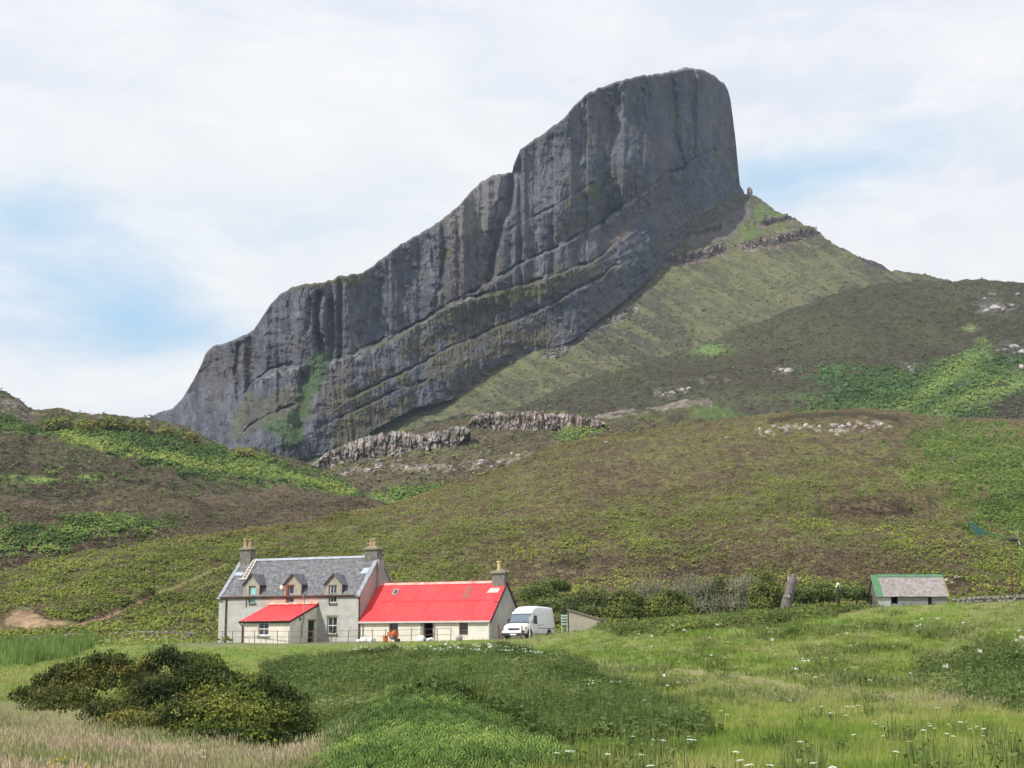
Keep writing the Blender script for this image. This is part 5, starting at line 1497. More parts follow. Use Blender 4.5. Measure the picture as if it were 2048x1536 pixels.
# pale green slatted crate between the van and the hut
q0 = gp(1126, 131.5); cr = thing('slatted_pallet', 'pale green slatted pallet standing on edge between van and hut', 'pallet', q0, R(-8))
M_PG = mat('pale_green_paint', (.42, .58, .50), .8, .15, 5)
zt_ = kk(1229) * 131.5 - q0[2]
for i in range(4):
    q = MB(); z = zt_ - .1 - i * .24; q.box(-.3, .3, -.04, .0, z - .06, z + .06); q.build('slat', M_PG, cr)
for x in (-.24, .24):
    q = MB(); q.box(x - .04, x + .04, .003, .08, -.1, zt_); q.build('stile', M_PG, cr)

# ---- corrugated shed with green edging
YS = 146.0
sx0, sx1 = (1742 - 1024) / FPX * YS * 1.0115, (1876 - 1024) / FPX * YS * 1.0115
szb = float(zA((sx0 + sx1) / 2, YS)) - .3
zE = kk(1189.5) * YS - szb; zR = kk(1151) * (YS + 1.9) - szb; SL = sx1 - sx0; SD = 3.8
shed = thing('tin_shed', 'small grey tin shed with pale sheet roof edged in green', 'shed', (sx0, YS, szb), R(0))
def corr(name, c1, c2, freq, axis=0):
    m = mat(name, c1, .75, .3, 2.2, col2=c2); t = NT(m.node_tree)
    tc = t.add('ShaderNodeTexCoord'); sp = t.add('ShaderNodeSeparateXYZ'); t.l.new(tc.outputs['Object'], sp.inputs[0])
    w = t.math('SINE', t.math('MULTIPLY', sp.outputs[axis], freq)); bm_ = t.add('ShaderNodeBump'); bm_.inputs['Strength'].default_value = .8; bm_.inputs['Distance'].default_value = .03
    t.l.new(w, bm_.inputs['Height']); t.l.new(bm_.outputs[0], t.n['Principled BSDF'].inputs['Normal'])
    return m
M_TIN = corr('weathered_tin_wall', (.36, .36, .36), (.23, .23, .24), 55); M_TINR = corr('weathered_tin_side', (.25, .21, .19), (.15, .13, .12), 55, 1)
M_SHR = mat('lichened_asbestos_sheet', (.36, .335, .33), .85, .2, 3.2, col2=(.20, .165, .15), detail=8); M_GRE = mat('green_painted_sheet', (.10, .22, .115), .7, .15, 2)
q = MB(); so = [(1.05, 2.05, .9, zE - .25)]
facade(q, 0, SL, -.6, zE, 0, [(1.22, 1.85, .75, zE - .12), (4.75, 5.15, .2, zE - .08)], .25); q.quad((0, SD, -.6), (SL, SD, -.6), (SL, SD, zE), (0, SD, zE)); q.quad((0, 0, -.6), (SL, 0, -.6), (SL, SD, -.6), (0, SD, -.6)); q.build('wall', M_TIN, shed)
for x in (0.0, SL):
    q = MB(); q.add([(x, .003, -.6), (x, SD - .003, -.6), (x, SD, zE), (x, SD / 2, zR - .05), (x, .003, zE)], [(0, 1, 2, 3, 4)]); q.build('gable_wall', M_TINR, shed)
q = MB(); ss = (zR - zE) / (SD / 2)
npan = 6; w_ = (SL + .30 - .62) / npan; rt = None
for i in range(npan):
    xa = .45 + i * w_; dz = .02 * (i % 2)
    q.slab([(xa, -.22, zE - .22 * ss + .04 + dz), (xa + w_ + .04, -.22, zE - .22 * ss + .04 + dz), (xa + w_ + .04, SD / 2, zR + .04 + dz), (xa, SD / 2, zR + .04 + dz)], .035)
q.slab([(-.2, SD + .2, zE - .2 * ss + .02), (SL + .15, SD + .2, zE - .2 * ss + .02), (SL + .15, SD / 2, zR + .02), (-.2, SD / 2, zR + .02)], .05)
rt = q.build('roof', M_SHR, shed)
q = MB(); q.slab([(-.28, -.24, zE - .24 * ss + .05), (.44, -.24, zE - .24 * ss + .05), (.44, SD / 2, zR + .06), (-.28, SD / 2, zR + .06)], .05)
q.slab([(.443, SD / 2 - .26, zR - .26 * ss + .12), (SL + .2, SD / 2 - .26, zR - .26 * ss + .12), (SL + .2, SD / 2, zR + .12), (.443, SD / 2, zR + .12)], .03); q.build('green_edging', M_GRE, rt)
q = MB(); q.slab([(SL + .12, -.24, zE - .24 * ss + .09), (SL + .24, -.24, zE - .24 * ss + .09), (SL + .24, SD / 2 - .27, zR - .27 * ss + .09), (SL + .12, SD / 2 - .27, zR - .27 * ss + .09)], .1); q.build('verge_board', mat('mossy_board', (.30, .22, .08), .9, .3, 4), rt)
q = MB(); q.box(-.05, 1.15, -.03, -.003, -.5, zE - .18); q.build('door', mat('pale_corrugated_door', (.46, .46, .45), .8, .15, 3), shed)
q = MB(); q.box(1.22, 1.85, .2, .24, .75, 1.1); q.build('shutter', M_PG, shed)
q = MB(); q.box(4.78, 5.12, .2, .24, .2, zE - .12); q.build('side_door', M_DARKW, shed)

# rail fence left of the shed
p0, p1 = pl(1667, 141), pl(1742, 143)
rf_ = fence('rail_fence', [p0, p1], 4, .9, 'pale two-rail wooden fence joining the tin shed on its left', (.42, .95), mat('grey_fence_wood', (.48, .46, .42), .9, .2, 5), MATS['grey_fence_wood'], .055, .07, True)

# ---- dead trunk, figure, stones, turbine
print('right-hand things')
dx_, dy_, dz_ = gp(1561, 140)
dead = thing('dead_tree', 'grey broken-off tree trunk leaning right behind the green bank', 'tree', (dx_, dy_, dz_))
q = MB()
hT = kk(1151) * 140 - dz_
q.tube([(-.25, 0, -.3), (-.12, 0, hT * .25), (.02, 0, hT * .45), (.28, 0, hT * .62), (.45, .05, hT * .8), (.62, .1, hT * .95)], [.60, .53, .49, .44, .42, .48], 12)
q.blob((.0, -.25, hT * .50), .42, .3, .34, 41, .3); q.blob((.15, -.2, hT * .60), .42, .32, .26, 42, .3)
q.tube([(.5, 0, hT * .8), (.95, .05, hT * .93), (1.12, .1, hT * .86)], [.2, .16, .10], 8); q.tube([(.40, 0, hT * .8), (.18, -.05, hT * .95), (.20, -.05, hT * 1.02)], [.16, .11, .06], 8)
q.tube([(.55, 0, hT * .9), (.75, 0, hT * 1.04)], [.22, .15], 8)
q.build('trunk', mat('bare_grey_bark', (.22, .19, .175), .95, .35, 3, col2=(.10, .085, .08), bump=.8, bscale=8, stretch=(2, 2, .6)), dead, True)
q = MB(); q.tube([(.92, -.05, hT * .95), (1.10, -.02, hT * .84)], [.14, .12], 8); q.tube([(.16, -.16, hT * .97), (.14, -.16, hT * .83)], [.08, .05], 6); q.blob((.08, -.5, hT * .52), .12, .06, .2, 43, .3, 8, 6); q.build('broken_wood', mat('pale_heartwood', (.55, .43, .33), .9, .2, 5), dead, True)

fx_, fy_, fz_ = gp(1661, 143)
fig = thing('scarecrow', 'small scarecrow-like post with a pale round head between dead trunk and shed', 'scarecrow', (fx_, fy_, fz_))
hF = kk(1169) * 143 - fz_
q = MB(); q.tube([(0, 0, -.3), (.0, 0, hF - .1)], .06, 6); q.tube([(-.45, 0, hF - .5), (.4, 0, hF - .45)], .04, 5); q.build('post', M_CHIM, fig)
q = MB(); q.blob((.0, -.05, hF), .17, .15, .17, 51, .15); q.blob((-.16, -.08, hF - .22), .10, .08, .12, 52, .2); q.build('head', mat('chalky_head', (.70, .68, .60), .9, .15, 6), fig, True)
q = MB(); q.tube([(0, 0, hF - .2), (0, 0, hF - .45), (0, .02, hF - 1.2), (0, 0, .1)], [.06, .12, .14, .2], 10); q.build('coat', mat('dark_green_coat', (.045, .055, .035), .95, .3, 5), fig, True)
q = MB(); q.lathe([(.26, 0), (.3, .1), (.3, .75), (.26, .85)], 0, 0, 12); o = q.build('barrel', mat('pale_grey_barrel', (.36, .36, .38), .8, .2, 4), None, True, gp(1651, 141.5)); tag(o, 'dull grey drum standing left of the scarecrow foot', 'barrel')
M_PKS = mat('pinkish_boulder', (.38, .30, .26), .95, .3, 4)
for i, (px_, Y, s_, lab) in enumerate(((1618, 139.5, .42, 'rounded pinkish boulder behind the bank, nearer the dead trunk'), (1633, 139.5, .40, 'rounded pinkish boulder behind the bank, nearer the scarecrow'), (1660, 139.8, .36, 'upright orange-brown stone at the scarecrow foot'))):
    p_ = gp(px_, Y); q = MB(); q.blob((0, 0, s_ * .8), s_, s_ * .8, s_ * (1.3 if i == 2 else 1.1), 60 + i, .2); o = q.build('boulder', M_PKS, None, True, p_); tag(o, lab, 'boulder')

tx, ty, tz = gp(2002, 148)
tur = thing('wind_turbine', 'home-made wind turbine with green tail vane on a thin rusty pole', 'wind turbine', (tx, ty, tz))
hT = kk(1079) * 148 - tz
q = MB(); q.tube([(0, 0, -.4), (-.05, 0, hT * .5), (0, 0, hT)], [.09, .065, .05], 8); q.build('pole', mat('rust_orange_pole', (.19, .075, .045), .85, .3, 3), tur, True)
M_TG = mat('weathered_green_paint', (.055, .15, .12), .7, .3, 3)
q = MB(); q.tube([(.15, 0, hT + .0), (-.9, 0, hT + .35), (-2.2, 0, hT + .62), (-3.3, 0, hT + .95)], .05, 6); q.build('tail_boom', M_TG, tur)
q = MB(); q.prism([(-2.15, hT + .62), (-2.6, hT + .45), (-3.1, hT + .42), (-3.55, hT + .75), (-3.95, hT + 1.75), (-3.3, hT + 1.5), (-2.5, hT + .95)], -.02, .02, 'y'); q.build('tail_vane', M_TG, tur)
q = MB(); q.tube([(-.15, 0, hT + .02), (.35, 0, hT - .03), (.75, 0, hT - .08)], [.12, .19, .12], 10); q.build('generator', M_TRIM, tur, True)
for a, l in ((100, 1.05), (-35, .95), (215, .75)):
    q = MB(); ca, sa = math.cos(R(a)), math.sin(R(a)); q.slab([(.78, 0, hT - .08), (.80 + .02, ca * l * .3, hT - .08 + sa * l * .3 + .04), (.84, ca * l, hT - .08 + sa * l), (.76, ca * l * .96, hT - .08 + sa * l - .06)], .03)
    q.build('blade', mat('grey_green_blade', (.30, .38, .34), .6, .2, 4), tur)

# ---- dry-stone walls
def stone_wall(name, pa, pb, h, w, label, base=(.24, .225, .205), n=None, seed=0):
    a = np.array(pa, float); b_ = np.array(pb, float); L = np.linalg.norm(b_ - a); rd = random.Random(seed)
    m = MB(); za = float(zA(a[0], a[1]))
    cnt = int(L / .42)
    for lay in range(max(1, int(h / .28))):
        for i in range(cnt):
            s_ = (i + .5 * (lay % 2) + rd.uniform(-.15, .15)) / cnt
            p_ = a + (b_ - a) * s_; z = float(zA(p_[0], p_[1])) + lay * .27 + .1
            m.blob((p_[0] - a[0] + rd.uniform(-.05, .05), p_[1] - a[1] + rd.uniform(-.1, .1), z - za), rd.uniform(.2, .3), w * rd.uniform(.4, .55), rd.uniform(.14, .22), rd.randint(0, 99), .3, 7, 5)
    o = m.build(name, mat('drystone_' + str(seed), base, .95, .35, 2.5, bump=.4), None, False, (a[0], a[1], za)); tag(o, label, 'wall'); return o
stone_wall('stone_wall', pl(1888, 137), pl(2100, 133), .85, .6, 'grey dry-stone wall running right from the tin shed under the wind turbine', seed=3)
stone_wall('stone_wall', pl(76, 150), pl(196, 158), .75, .6, 'low grey stone wall in the grass at the far left of the yard', (.22, .21, .20), seed=4)
stone_wall('stone_wall', pl(268, 163), pl(408, 158), .65, .6, 'overgrown stone wall with pale coping left of the farmhouse', (.24, .22, .19), seed=5)

# ---- pinnacle on the saddle
pz = W(1499, 392, float(Yslope(388)) - 6)
q = MB(); q.tube([(0, 0, -9), (-.2, 0, 0), (.3, 0, 3.6), (-.1, 0, 6.2), (0, 0, 7.8)], [3.4, 2.4, 2.3, 1.8, .5], 9)
for i, v in enumerate(q.v): 
    k = 1 + .25 * float(fbm(v[0] * .6, v[1] * .6, v[2] * .4, o=3, seed=5)); q.v[i] = (v[0] * k, v[1] * k, v[2])
o = q.build('rock_pinnacle', mat('pinnacle_rock', (.30, .27, .24), .95, .3, .5), None, False, tuple(pz)); tag(o, 'small standing rock pinnacle on the ridge just right of the great crag', 'rock')
# ------------------------------------------------------------------ vegetation
print('vegetation')


def sample(name, n, maskf, seed=0, front=None, ylo=None, yhi=None):
    P, qx, qy = PATCH[name]
    if front: P, qx, qy = P[:front], qx[:front], qy[:front]
    r = np.random.default_rng(seed)
    dx = qx[:-1, 1:] - qx[:-1, :-1]; dy = qy[:-1, :-1] - qy[1:, :-1]
    area = np.abs(dx) * np.clip(dy, 0.02 * np.abs(dx) * 0 + 0.0, None)
    area = area + .02 * np.abs(dx)
    cx, cy = qx[:-1, :-1], qy[:-1, :-1]
    area = area * ((cx > -260) & (cx < 2310) & (cy < 1600))
    if ylo: area = area * (P[:-1, :-1, 1] > ylo)
    if yhi: area = area * (P[:-1, :-1, 1] < yhi)
    m = np.clip(maskf(cx, cy, P[:-1, :-1]), 0, 1)
    w = (area * m).ravel(); w = w / w.sum()
    idx = r.choice(w.size, n, p=w)
    i, j = np.unravel_index(idx, area.shape)
    a, b = r.random(n)[:, None], r.random(n)[:, None]
    return P[i, j] * (1 - a) * (1 - b) + P[i + 1, j] * a * (1 - b) + P[i, j + 1] * (1 - a) * b + P[i + 1, j + 1] * a * b


def leafset(n, fn, seed):
    """triangles from fn(rng) -> (3,3) array and a tint offset"""
    r = random.Random(seed); T_, C = [], []
    for _ in range(n):
        for t, c in fn(r):
            T_.append(t); C.append(c)
    return np.array(T_, float), np.array(C, float)


def blade(r, h, sp, w, lean, c0=0.0):
    a = r.uniform(0, 6.283); b = r.uniform(0, 6.283); rad = sp * r.random() ** .5
    x, y = rad * math.cos(a), rad * math.sin(a); hh = h * r.uniform(.55, 1.0); l = lean * r.uniform(.1, 1)
    wx, wy = w * math.cos(b), w * math.sin(b)
    tip = (x + l * math.cos(a + r.uniform(-.8, .8)), y + l * math.sin(a), hh)
    return [(((x - wx, y - wy, -.03), (x + wx, y + wy, -.03), tip), c0 + r.uniform(-.15, .15))]


def frond(r, L, h, w):
    """one arching bracken frond: paired leaflets along a drooping rib"""
    a = r.uniform(0, 6.283); ca, sa = math.cos(a), math.sin(a); out = []
    L *= r.uniform(.7, 1.1); h *= r.uniform(.7, 1.15); n = 9; c = r.uniform(-.22, .22)
    def p(t): d = L * t; return np.array([ca * d, sa * d, h * (1 - (1 - t) ** 2) - h * .45 * t ** 3])
    for i in range(1, n):
        t = i / n; q = p(t); q2 = p(t + .055); ww = w * (1 - t * .8) * (.5 if i == 1 else 1)
        for s in (-1, 1):
            tip = (q + q2) / 2 + np.array([-sa * ww * s, ca * ww * s, -.04 - .03 * r.random()])
            out.append(((tuple(q), tuple(q2), tuple(tip)), c + r.uniform(-.1, .1)))
    return out


def leaf(r, R_, zf, s, up=.5):
    """a loose leaf inside a dome of radius R_"""
    while True:
        v = np.array([r.uniform(-1, 1), r.uniform(-1, 1), r.uniform(0, 1)])
        d = np.linalg.norm(v)
        if .3 < d < 1: break
    c = v * R_; c[2] *= zf
    n = v / d + np.array([r.uniform(-.8, .8), r.uniform(-.8, .8), r.uniform(-.3, up + .5)]); n /= np.linalg.norm(n)
    u = np.cross(n, [r.uniform(-1, 1), r.uniform(-1, 1), r.uniform(-1, 1)]); u /= np.linalg.norm(u) + 1e-6; w = np.cross(n, u)
    s *= r.uniform(.6, 1.2); cc = (c[2] / (R_ * zf) - .5) * .3 * 0 + r.uniform(-.2, .2)
    return [((tuple(c - u * s * .5), tuple(c + u * s * .5), tuple(c + w * s)), cc)]


def cone_leaf(r, R_, h, w):
    a = r.uniform(0, 6.283); L = R_ * r.uniform(.6, 1.1); hh = h * r.uniform(.5, 1.1); ca, sa = math.cos(a), math.sin(a); k = w * r.uniform(.7, 1.3)
    m = (ca * L * .5, sa * L * .5, hh); tip = (ca * L, sa * L, hh * .55)
    c = r.uniform(-.2, .2)
    return [(((m[0] - sa * k, m[1] + ca * k, hh * .9), (m[0] + sa * k, m[1] - ca * k, hh * .9), tip), c), (((0, 0, hh * .5), (m[0] - sa * k, m[1] + ca * k, hh * .9), (m[0] + sa * k, m[1] - ca * k, hh * .9)), c)]


def scatter(name, P, protos, smin, smax, material, label, cat, seed=0, tintf=None, kind='stuff', zoff=0.0, parent=None):
    r = np.random.default_rng(seed); n = len(P); which = r.integers(0, len(protos), n)
    VV, TT = [], []
    base = tintf(P) if tintf else np.full(n, .5)
    for k, (tr, tc_) in enumerate(protos):
        s = which == k; m = int(s.sum())
        if not m: continue
        ang = r.random(m) * 6.283; sc_ = smin + (smax - smin) * r.random(m) ** 1.5
        c, si = np.cos(ang) * sc_, np.sin(ang) * sc_
        v = tr.reshape(-1, 3)
        X = v[None, :, 0] * c[:, None] - v[None, :, 1] * si[:, None]; Y = v[None, :, 0] * si[:, None] + v[None, :, 1] * c[:, None]; Z = v[None, :, 2] * sc_[:, None] * (.8 + .4 * r.random(m))[:, None]
        V = np.stack([X, Y, Z], -1) + P[s][:, None, :]; V[..., 2] += zoff
        t = base[s][:, None] + np.repeat(tc_, 3)[None, :] + (r.random(m) * .3 - .15)[:, None]
        VV.append(V.reshape(-1, 3)); TT.append(t.ravel())
    V = np.concatenate(VV); t = np.concatenate(TT); c0 = V.mean(0)
    me = mesh_np(name, V - c0, np.arange(len(V)).reshape(-1, 3), material, {'tint': ('FLOAT', np.clip(t, 0, 1))})
    o = obj(name, me, parent, loc=tuple(c0))
    if kind: tag(o, label, cat, kind=kind)
    return o


M_BRK = mat_leaf('bracken_leaf', [(0, (.10, .125, .028)), (.45, (.195, .240, .048)), (.75, (.29, .325, .068)), (1, (.37, .35, .10))])
M_OCH = mat_leaf('ochre_hill_grass', [(0, (.14, .11, .045)), (.5, (.25, .21, .08)), (1, (.36, .31, .13))])
M_BRKL = mat_leaf('bright_bracken_leaf', [(0, (.070, .115, .028)), (.4, (.130, .205, .050)), (.7, (.20, .29, .07)), (1, (.33, .39, .10))])
M_HEA = mat_leaf('heather_sprig', [(0, (.062, .048, .030)), (.5, (.135, .100, .060)), (.8, (.19, .14, .09)), (1, (.22, .15, .12))], trans=.1)
M_HEAG = mat_leaf('green_heather', [(0, (.050, .056, .022)), (.5, (.110, .115, .040)), (1, (.18, .165, .06))], trans=.1)
M_GRS = mat_leaf('meadow_grass', [(0, (.115, .18, .028)), (.4, (.21, .30, .055)), (.7, (.31, .355, .09)), (1, (.42, .39, .16))])
M_DRY = mat_leaf('flowering_grass', [(0, (.15, .20, .06)), (.35, (.27, .29, .12)), (.7, (.42, .37, .22)), (1, (.52, .41, .30))])
M_BRM = mat_leaf('bramble_leaf', [(0, (.045, .070, .018)), (.45, (.115, .165, .045)), (.8, (.18, .23, .07)), (1, (.26, .29, .11))])
M_REED = mat_leaf('flag_iris_blade', [(0, (.09, .15, .035)), (.5, (.16, .25, .06)), (1, (.27, .35, .12))])
M_GOR = mat_leaf('gorse_sprig', [(0, (.018, .030, .009)), (.4, (.052, .072, .018)), (.75, (.12, .13, .030)), (1, (.21, .18, .045))], trans=.1)
M_WIL = mat_leaf('sallow_leaf', [(0, (.045, .068, .018)), (.45, (.115, .150, .040)), (.8, (.22, .24, .06)), (1, (.32, .31, .09))])
M_TWG = mat_leaf('bare_grey_twig', [(0, (.14, .145, .08)), (.5, (.24, .235, .15)), (1, (.35, .33, .25))], trans=.05)
M_WHF = mat_leaf('white_umbel', [(0, (.50, .55, .42)), (1, (.82, .82, .76))])
M_YEL = mat_leaf('yellow_petals', [(0, (.45, .40, .05)), (1, (.70, .55, .05))])

far_br = [leafset(6, lambda r: cone_leaf(r, .50, .75, .20)[:1] if r.random() < .6 else cone_leaf(r, .5, .75, .2), k) for k in range(6)]
far_he = [leafset(9, lambda r: leaf(r, .5, .55, .30), 20 + k) for k in range(6)]
rd_px = None
gr_s = [leafset(9, lambda r: blade(r, .17, .20, .020, .12), 30 + k) for k in range(6)]
gr_l = [leafset(13, lambda r: blade(r, .19 if r.random() < .85 else .34, .22, .011, .15), 40 + k) for k in range(6)]
gr_d = [leafset(10, lambda r: blade(r, .28, .20, .009, .16) if r.random() < .7 else [(((lambda x, y, h: ((x - .011, y, h), (x + .011, y, h), (x + .01, y, h + .09)))(r.uniform(-.2, .2), r.uniform(-.2, .2), r.uniform(.2, .36))), .45)], 50 + k) for k in range(6)]
br_n = [leafset(5, lambda r: frond(r, .50, .42, .13), 60 + k) for k in range(6)]
bm_n = [leafset(34, lambda r: leaf(r, .30, .9, .078) if r.random() < .8 else blade(r, .42, .25, .012, .15), 70 + k) for k in range(6)]
nt_n = [leafset(16, lambda r: blade(r, .8, .2, .022, .2) if r.random() < .4 else leaf(r, .32, 1.6, .11), 80 + k) for k in range(6)]
rd_n = [leafset(8, lambda r: blade(r, 1.0, .25, .035, .25), 90 + k) for k in range(6)]


def tn(s1, amp=.35, seed=0, base=.5):
    return lambda P: base + amp * fbm(P[:, 0] / s1, P[:, 1] / s1, P[:, 2] / s1, o=3, seed=seed)


# hill behind the farm
PATHM = lambda X, Y: sstep(2, 6, linedist([(140, 1255), (215, 1235), (262, 1212), (300, 1195)], X, Y)) * sstep(2.5, 5, linedist([(300, 1195), (380, 1162), (450, 1130)], X, Y)) * (sstep(1.5, 4, linedist([(1655, 1028), (1690, 1022), (1725, 1027), (1765, 1022), (1800, 1027), (1850, 1016)], X, Y)) * sstep(1.5, 4, linedist([(1690, 1016), (1730, 1010), (1790, 1009)], X, Y)) * sstep(2, 6, linedist([(1110, 1128), (1140, 1133), (1170, 1130)], X, Y)) * sstep(2, 5, linedist([(1590, 838), (1660, 831), (1730, 830), (1790, 840)], X, Y))) * (1 - inpoly([(-40, 1262), (10, 1226), (35, 1212), (60, 1219), (90, 1236), (155, 1246), (120, 1260), (20, 1266)], X, Y, 4))
Bn = dict(front=296)
P = sample('hillside', 66000, lambda X, Y, P: PATHM(X, Y) * bmask_green(X, Y) ** 1.3 * (.25 + sstep(-.4, .4, fbm(P[..., 0] / 3, P[..., 1] / 4, o=2, seed=99))), 1)
scatter('bracken', P, far_br, .30, .72, M_BRK, 'yellow-green bracken clumps spread over the hillside behind the farm', 'bracken', 1, tn(8, .35, 3, .48))
P = sample('hillside', 44000, lambda X, Y, P: PATHM(X, Y) * (.25 + .75 * (1 - bmask_green(X, Y))), 2)
scatter('heather', P, far_he, .38, .85, M_HEA, 'brown heather covering the hillside behind the farm', 'heather', 2, tn(12, .4, 4, .52))
P = sample('hillside', 9000, lambda X, Y, P: PATHM(X, Y), 22)
scatter('heather', P, far_he, .38, .85, M_HEAG, 'olive green heath tufts among the bracken of the hillside', 'heath', 22, tn(12, .4, 41, .6))
P = sample('hillside', 5200, lambda X, Y, P: sstep(18, 6, Y - inter(B_TOP, X)) * sstep(250, 450, X) * sstep(1500, 1250, X), 23)
scatter('grass', P, far_br, .3, .7, M_OCH, 'ochre grass along the rim of the hillside', 'hill grass', 25, tn(9, .4, 26, .5))
P = sample('hillside', 12000, lambda X, Y, P: inpoly(PG_BG, X, Y, 60), 3)
scatter('bracken', P, far_br, .5, 1.1, M_BRKL, 'bright green bracken bank at the right end of the hillside', 'bracken', 3, tn(8, .4, 5, .42))
# left ridges
P = sample('heather_ridge', 11000, lambda X, Y, P: 1.0 + 0 * X, 4)
scatter('heather', P, far_he, .6, 1.3, M_HEA, 'purplish brown heather on the low ridge left of the farmhouse', 'heather', 4, tn(12, .4, 61, .55))
P = sample('heather_ridge', 3600, lambda X, Y, P: inpoly(PG_C1G, X, Y, 26) + .02, 41)
scatter('bracken', P, far_br, .6, 1.3, M_BRKL, 'green bracken clumps at the foot of the heather ridge on the left', 'bracken', 41, tn(6, .5, 62, .36))
P = sample('heather_knoll', 3500, lambda X, Y, P: 1.0 + 0 * X, 42)
scatter('heather', P, far_he, .7, 1.4, M_HEA, 'purplish heather on the small knoll above the farmhouse chimneys', 'heather', 42, tn(12, .4, 63, .6))
P = sample('left_hill', 9000, lambda X, Y, P: 1 - .9 * inpoly(PG_C3G, X, Y, 22), 5)
scatter('heather', P, far_he, .8, 1.7, M_HEA, 'brown heather on the big left-hand hill', 'heather', 5, tn(40, .3, 6, .5))
P = sample('left_hill', 9000, lambda X, Y, P: inpoly(PG_C3G, X, Y, 22) * (.3 + sstep(-.3, .3, fbm(X / 16, Y / 8, o=3, seed=64))) + .035, 6)
scatter('bracken', P, far_br, .9, 1.9, M_BRKL, 'bright bracken band running down the left-hand hill', 'bracken', 6, lambda P: .30 + .70 * np.exp(-(linedist([(130, 876), (230, 902), (330, 920), (420, 934), (520, 947), (620, 962), (700, 987)], *proj(P)) / 12) ** 2) + .3 * fbm(P[:, 0] / 14, P[:, 1] / 14, o=3, seed=7))
P = sample('outcrop_ridge', 7000, lambda X, Y, P: 1.0 + 0 * X, 7)
scatter('heather', P, far_he, 1.0, 2.1, M_HEA, 'brown heather around the pale outcrops', 'heather', 7, tn(30, .35, 8, .50))
P = sample('outcrop_ridge', 2600, lambda X, Y, P: np.maximum(inpoly([(735, 996), (790, 978), (850, 975), (900, 985), (850, 1015), (760, 1012)], X, Y, 8), .6 * inpoly([(1110, 870), (1180, 850), (1220, 858), (1180, 875), (1130, 890)], X, Y, 14)) + .03, 8)
scatter('bracken', P, far_br, 1.0, 2.0, M_BRKL, 'fresh green bracken in the hollow below the outcrops', 'bracken', 8, tn(30, .3, 9, .75))
P = sample('moor_hill', 9000, lambda X, Y, P: inpoly(PG_EG, X, Y, 26) * .9 + .06, 9)
scatter('bracken', P, far_br, 1.2, 2.6, M_BRKL, 'green bracken streaks on the dark moorland hill', 'bracken', 9, lambda P: .28 + .6 * np.maximum(np.exp(-(linedist([(1960, 705), (1900, 745), (1850, 790), (1800, 835)], *proj(P)) / 22) ** 2), np.exp(-(linedist([(2100, 735), (2000, 780), (1900, 815), (1850, 840)], *proj(P)) / 20) ** 2)) + .25 * fbm(P[:, 0] / 40, P[:, 1] / 40, o=3, seed=10))

P = sample('mountain_slope', 14000, lambda X, Y, P: .3 + sstep(-.3, .5, fbm((X + Y * .9) / 50, (Y - X * .55) / 14, o=3, seed=811)), 91)
scatter('heath', P, far_he, 1.2, 3.0, M_HEAG, 'rough olive tufts on the steep slope under the great crag', 'heath', 91, tn(60, .5, 92, .45))
rk_p = [leafset(5, lambda r: leaf(r, .5, .5, .5), 300 + k) for k in range(4)]
M_CHIP = mat_leaf('rock_chips', [(0, (.07, .06, .055)), (.5, (.16, .145, .13)), (1, (.36, .34, .31))], trans=0)
PG_SCREE = [(1080, 720), (1150, 680), (1230, 630), (1290, 600), (1270, 625), (1190, 670), (1120, 712)]
P = sample('mountain_slope', 2600, lambda X, Y, P: .9 * inpoly(PG_SCREE, X, Y, 10) + .9 * (linedist([(1320, 520), (1370, 520), (1410, 510), (1440, 500)], X, Y) < 9) + .9 * (linedist([(1490, 492), (1540, 486), (1600, 472), (1635, 465)], X, Y) < 9) + .8 * (linedist([(1515, 450), (1550, 440), (1590, 436)], X, Y) < 5) + .8 * (linedist([(1380, 470), (1440, 458)], X, Y) < 5) + .012, 95)
scatter('scree', P, rk_p, 1.2, 3.6, M_CHIP, 'grey scree and broken crag blocks on the slope under the great crag', 'scree', 96, tn(8, .6, 97, .5))
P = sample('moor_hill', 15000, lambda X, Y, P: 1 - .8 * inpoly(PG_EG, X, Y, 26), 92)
scatter('heather', P, far_he, 1.0, 2.4, M_HEA, 'heather on the moorland hill, tinted dark for cloud shade', 'heather', 93, tn(60, .3, 94, .18))  # low tint carries the cloud shade on this hill


# meadow
def notp(X, Y, *pgs):
    m = 1.0
    for pg in pgs: m = m * (1 - inpoly(pg, X, Y, 10))
    return m


def track(X, Y): return sstep(4, 12, linedist(TRACK, X, Y))
YARD = lambda P: 1 - .85 * (sstep(126, 129, P[..., 1]) * (1 - sstep(8, 10, P[..., 0])) * sstep(-32, -26, P[..., 0]))


HOUSEBOX = lambda P: ~((((P[:, 0] - ORG[0]) * AX[0] + (P[:, 1] - ORG[1]) * AX[1]) > -.3) & (((P[:, 0] - ORG[0]) * AX[0] + (P[:, 1] - ORG[1]) * AX[1]) < 29.2) & (((P[:, 0] - ORG[0]) * AY[0] + (P[:, 1] - ORG[1]) * AY[1]) > -5.5) & (((P[:, 0] - ORG[0]) * AY[0] + (P[:, 1] - ORG[1]) * AY[1]) < 9))
P = sample('meadow', 34000, lambda X, Y, P: notp(X, Y, PG_DRY, PG_BRACKEN) * (1 - .97 * inpoly(PG_SCRUB, X, Y, 10)) * (.15 + .85 * track(X, Y)) * YARD(P), 10, ylo=58)
P = P[HOUSEBOX(P)]
scatter('grass', P, gr_s, .7, 1.5, M_GRS, 'tufted green grass of the meadow', 'grass', 10, lambda P: .58 + .3 * fbm(P[:, 0] / 9, P[:, 1] / 12, o=3, seed=11) + .22 * fbm(P[:, 0] / 1.5, P[:, 1] / 2.5, o=2, seed=211))
